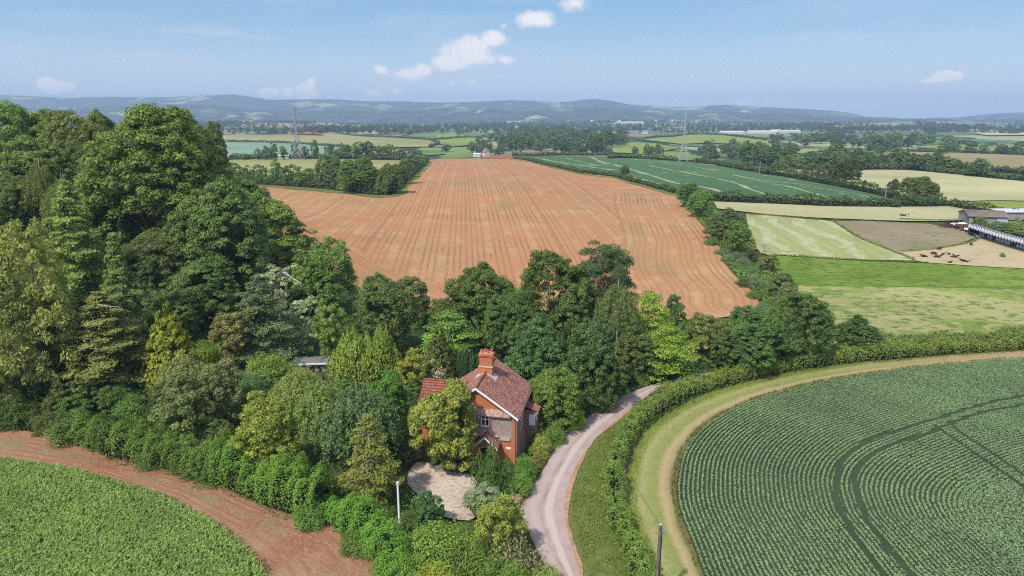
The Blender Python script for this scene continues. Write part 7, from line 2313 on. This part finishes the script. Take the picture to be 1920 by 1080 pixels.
mx = None; vpos = None
for cx, cy, rx, ry, wt in CL:
    cu, cv = uvpix(cx, cy); u2, _ = uvpix(cx + rx, cy); _, v2 = uvpix(cx, cy - ry)
    a = t.node('ShaderNodeVectorMath', operation='SUBTRACT'); t.put(a.inputs[0], uv.outputs[0]); a.inputs[1].default_value = (cu, cv, 0)
    b = t.node('ShaderNodeVectorMath', operation='MULTIPLY'); t.put(b.inputs[0], a.outputs[0]); b.inputs[1].default_value = (1 / (1.25 * abs(u2 - cu)), 1 / (1.25 * abs(v2 - cv)), 0)
    l = t.node('ShaderNodeVectorMath', operation='LENGTH'); t.put(l.inputs[0], b.outputs[0])
    k = t.m('MULTIPLY', t.m('SUBTRACT', 1.0, l.outputs['Value']), wt)
    mx = k if mx is None else t.m('SMOOTH_MAX', mx, k, .12)
wisp = None
for cx, cy, rx, ry in STREAK:
    cu, cv = uvpix(cx, cy); u2, _ = uvpix(cx + rx, cy); _, v2 = uvpix(cx, cy - ry)
    a = t.node('ShaderNodeVectorMath', operation='SUBTRACT'); t.put(a.inputs[0], uv.outputs[0]); a.inputs[1].default_value = (cu, cv, 0)
    b = t.node('ShaderNodeVectorMath', operation='MULTIPLY'); t.put(b.inputs[0], a.outputs[0]); b.inputs[1].default_value = (1 / abs(u2 - cu), 1 / abs(v2 - cv), 0)
    l = t.node('ShaderNodeVectorMath', operation='LENGTH'); t.put(l.inputs[0], b.outputs[0])
    k = t.ss(1.0, 0.0, l.outputs['Value'])
    wisp = k if wisp is None else t.m('MAXIMUM', wisp, k)
den = t.m('ADD', mx, t.m('MULTIPLY', t.m('SUBTRACT', n_big.outputs[0], .53), 1.35))
alpha = t.ss(.02, .62, den)
shade = t.m('ADD', t.m('MULTIPLY', t.m('SUBTRACT', n_big.outputs[0], n_off.outputs[0]), 2.6), t.m('MULTIPLY', mx, .75))
SKYC = t.node('ShaderNodeMix', data_type='RGBA', blend_type='MULTIPLY')
ccol = t.mix(t.ss(-.15, .55, shade), (2.5, 2.7, 3.1), (3.9, 3.85, 3.85))
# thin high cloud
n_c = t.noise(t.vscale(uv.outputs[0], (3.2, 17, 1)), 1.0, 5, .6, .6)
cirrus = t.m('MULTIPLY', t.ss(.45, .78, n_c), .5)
base = sky.outputs[0]
# paler, milkier air low on the horizon
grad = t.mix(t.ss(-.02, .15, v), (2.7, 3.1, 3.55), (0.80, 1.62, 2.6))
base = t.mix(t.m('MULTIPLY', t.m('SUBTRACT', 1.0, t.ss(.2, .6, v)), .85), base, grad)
base = t.mix(t.m('MULTIPLY', t.ss(.25, .6, v), .45), base, (2.3, 2.45, 2.6))  # whitish veil added across the upper sky to lift and neutralise the fill
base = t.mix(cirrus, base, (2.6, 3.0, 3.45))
n_w = t.noise(t.vscale(uv.outputs[0], (14, 90, 1)), 1.0, 5, .65, .8)
base = t.mix(t.m('MULTIPLY', wisp, t.m('MULTIPLY', t.ss(.35, .75, n_w), .75)), base, (2.7, 2.95, 3.3))
col = t.mix(t.m('MULTIPLY', alpha, .95), base, ccol)
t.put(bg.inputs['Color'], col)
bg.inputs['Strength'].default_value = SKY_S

cam = bpy.data.cameras.new('camera')
cam.sensor_width = 36.0
cam.lens = FPX / 1920 * 36.0
cam.clip_start = .5; cam.clip_end = 40000
co = bpy.data.objects.new('camera', cam); COL.objects.link(co)
co.location = (0, 0, CAM_H)
co.rotation_euler = (math.pi / 2 - PITCH, 0, 0)
SC.camera = co

SC.render.engine = 'CYCLES'
SC.view_settings.view_transform = 'Standard'
SC.view_settings.look = 'None'
SC.view_settings.exposure = 0.8
SC.view_settings.gamma = 1.0
cy = SC.cycles
cy.max_bounces = 5; cy.diffuse_bounces = 3; cy.glossy_bounces = 2; cy.transmission_bounces = 3; cy.volume_bounces = 0; cy.transparent_max_bounces = 6
cy.use_denoising = False
cy.pixel_filter_type = 'BLACKMAN_HARRIS'
cy.filter_width = 1.1
cy.denoiser = 'OPENIMAGEDENOISE'
cy.denoising_input_passes = 'RGB_ALBEDO_NORMAL'
cy.denoising_prefilter = 'ACCURATE'
cy.sample_clamp_indirect = 4.0
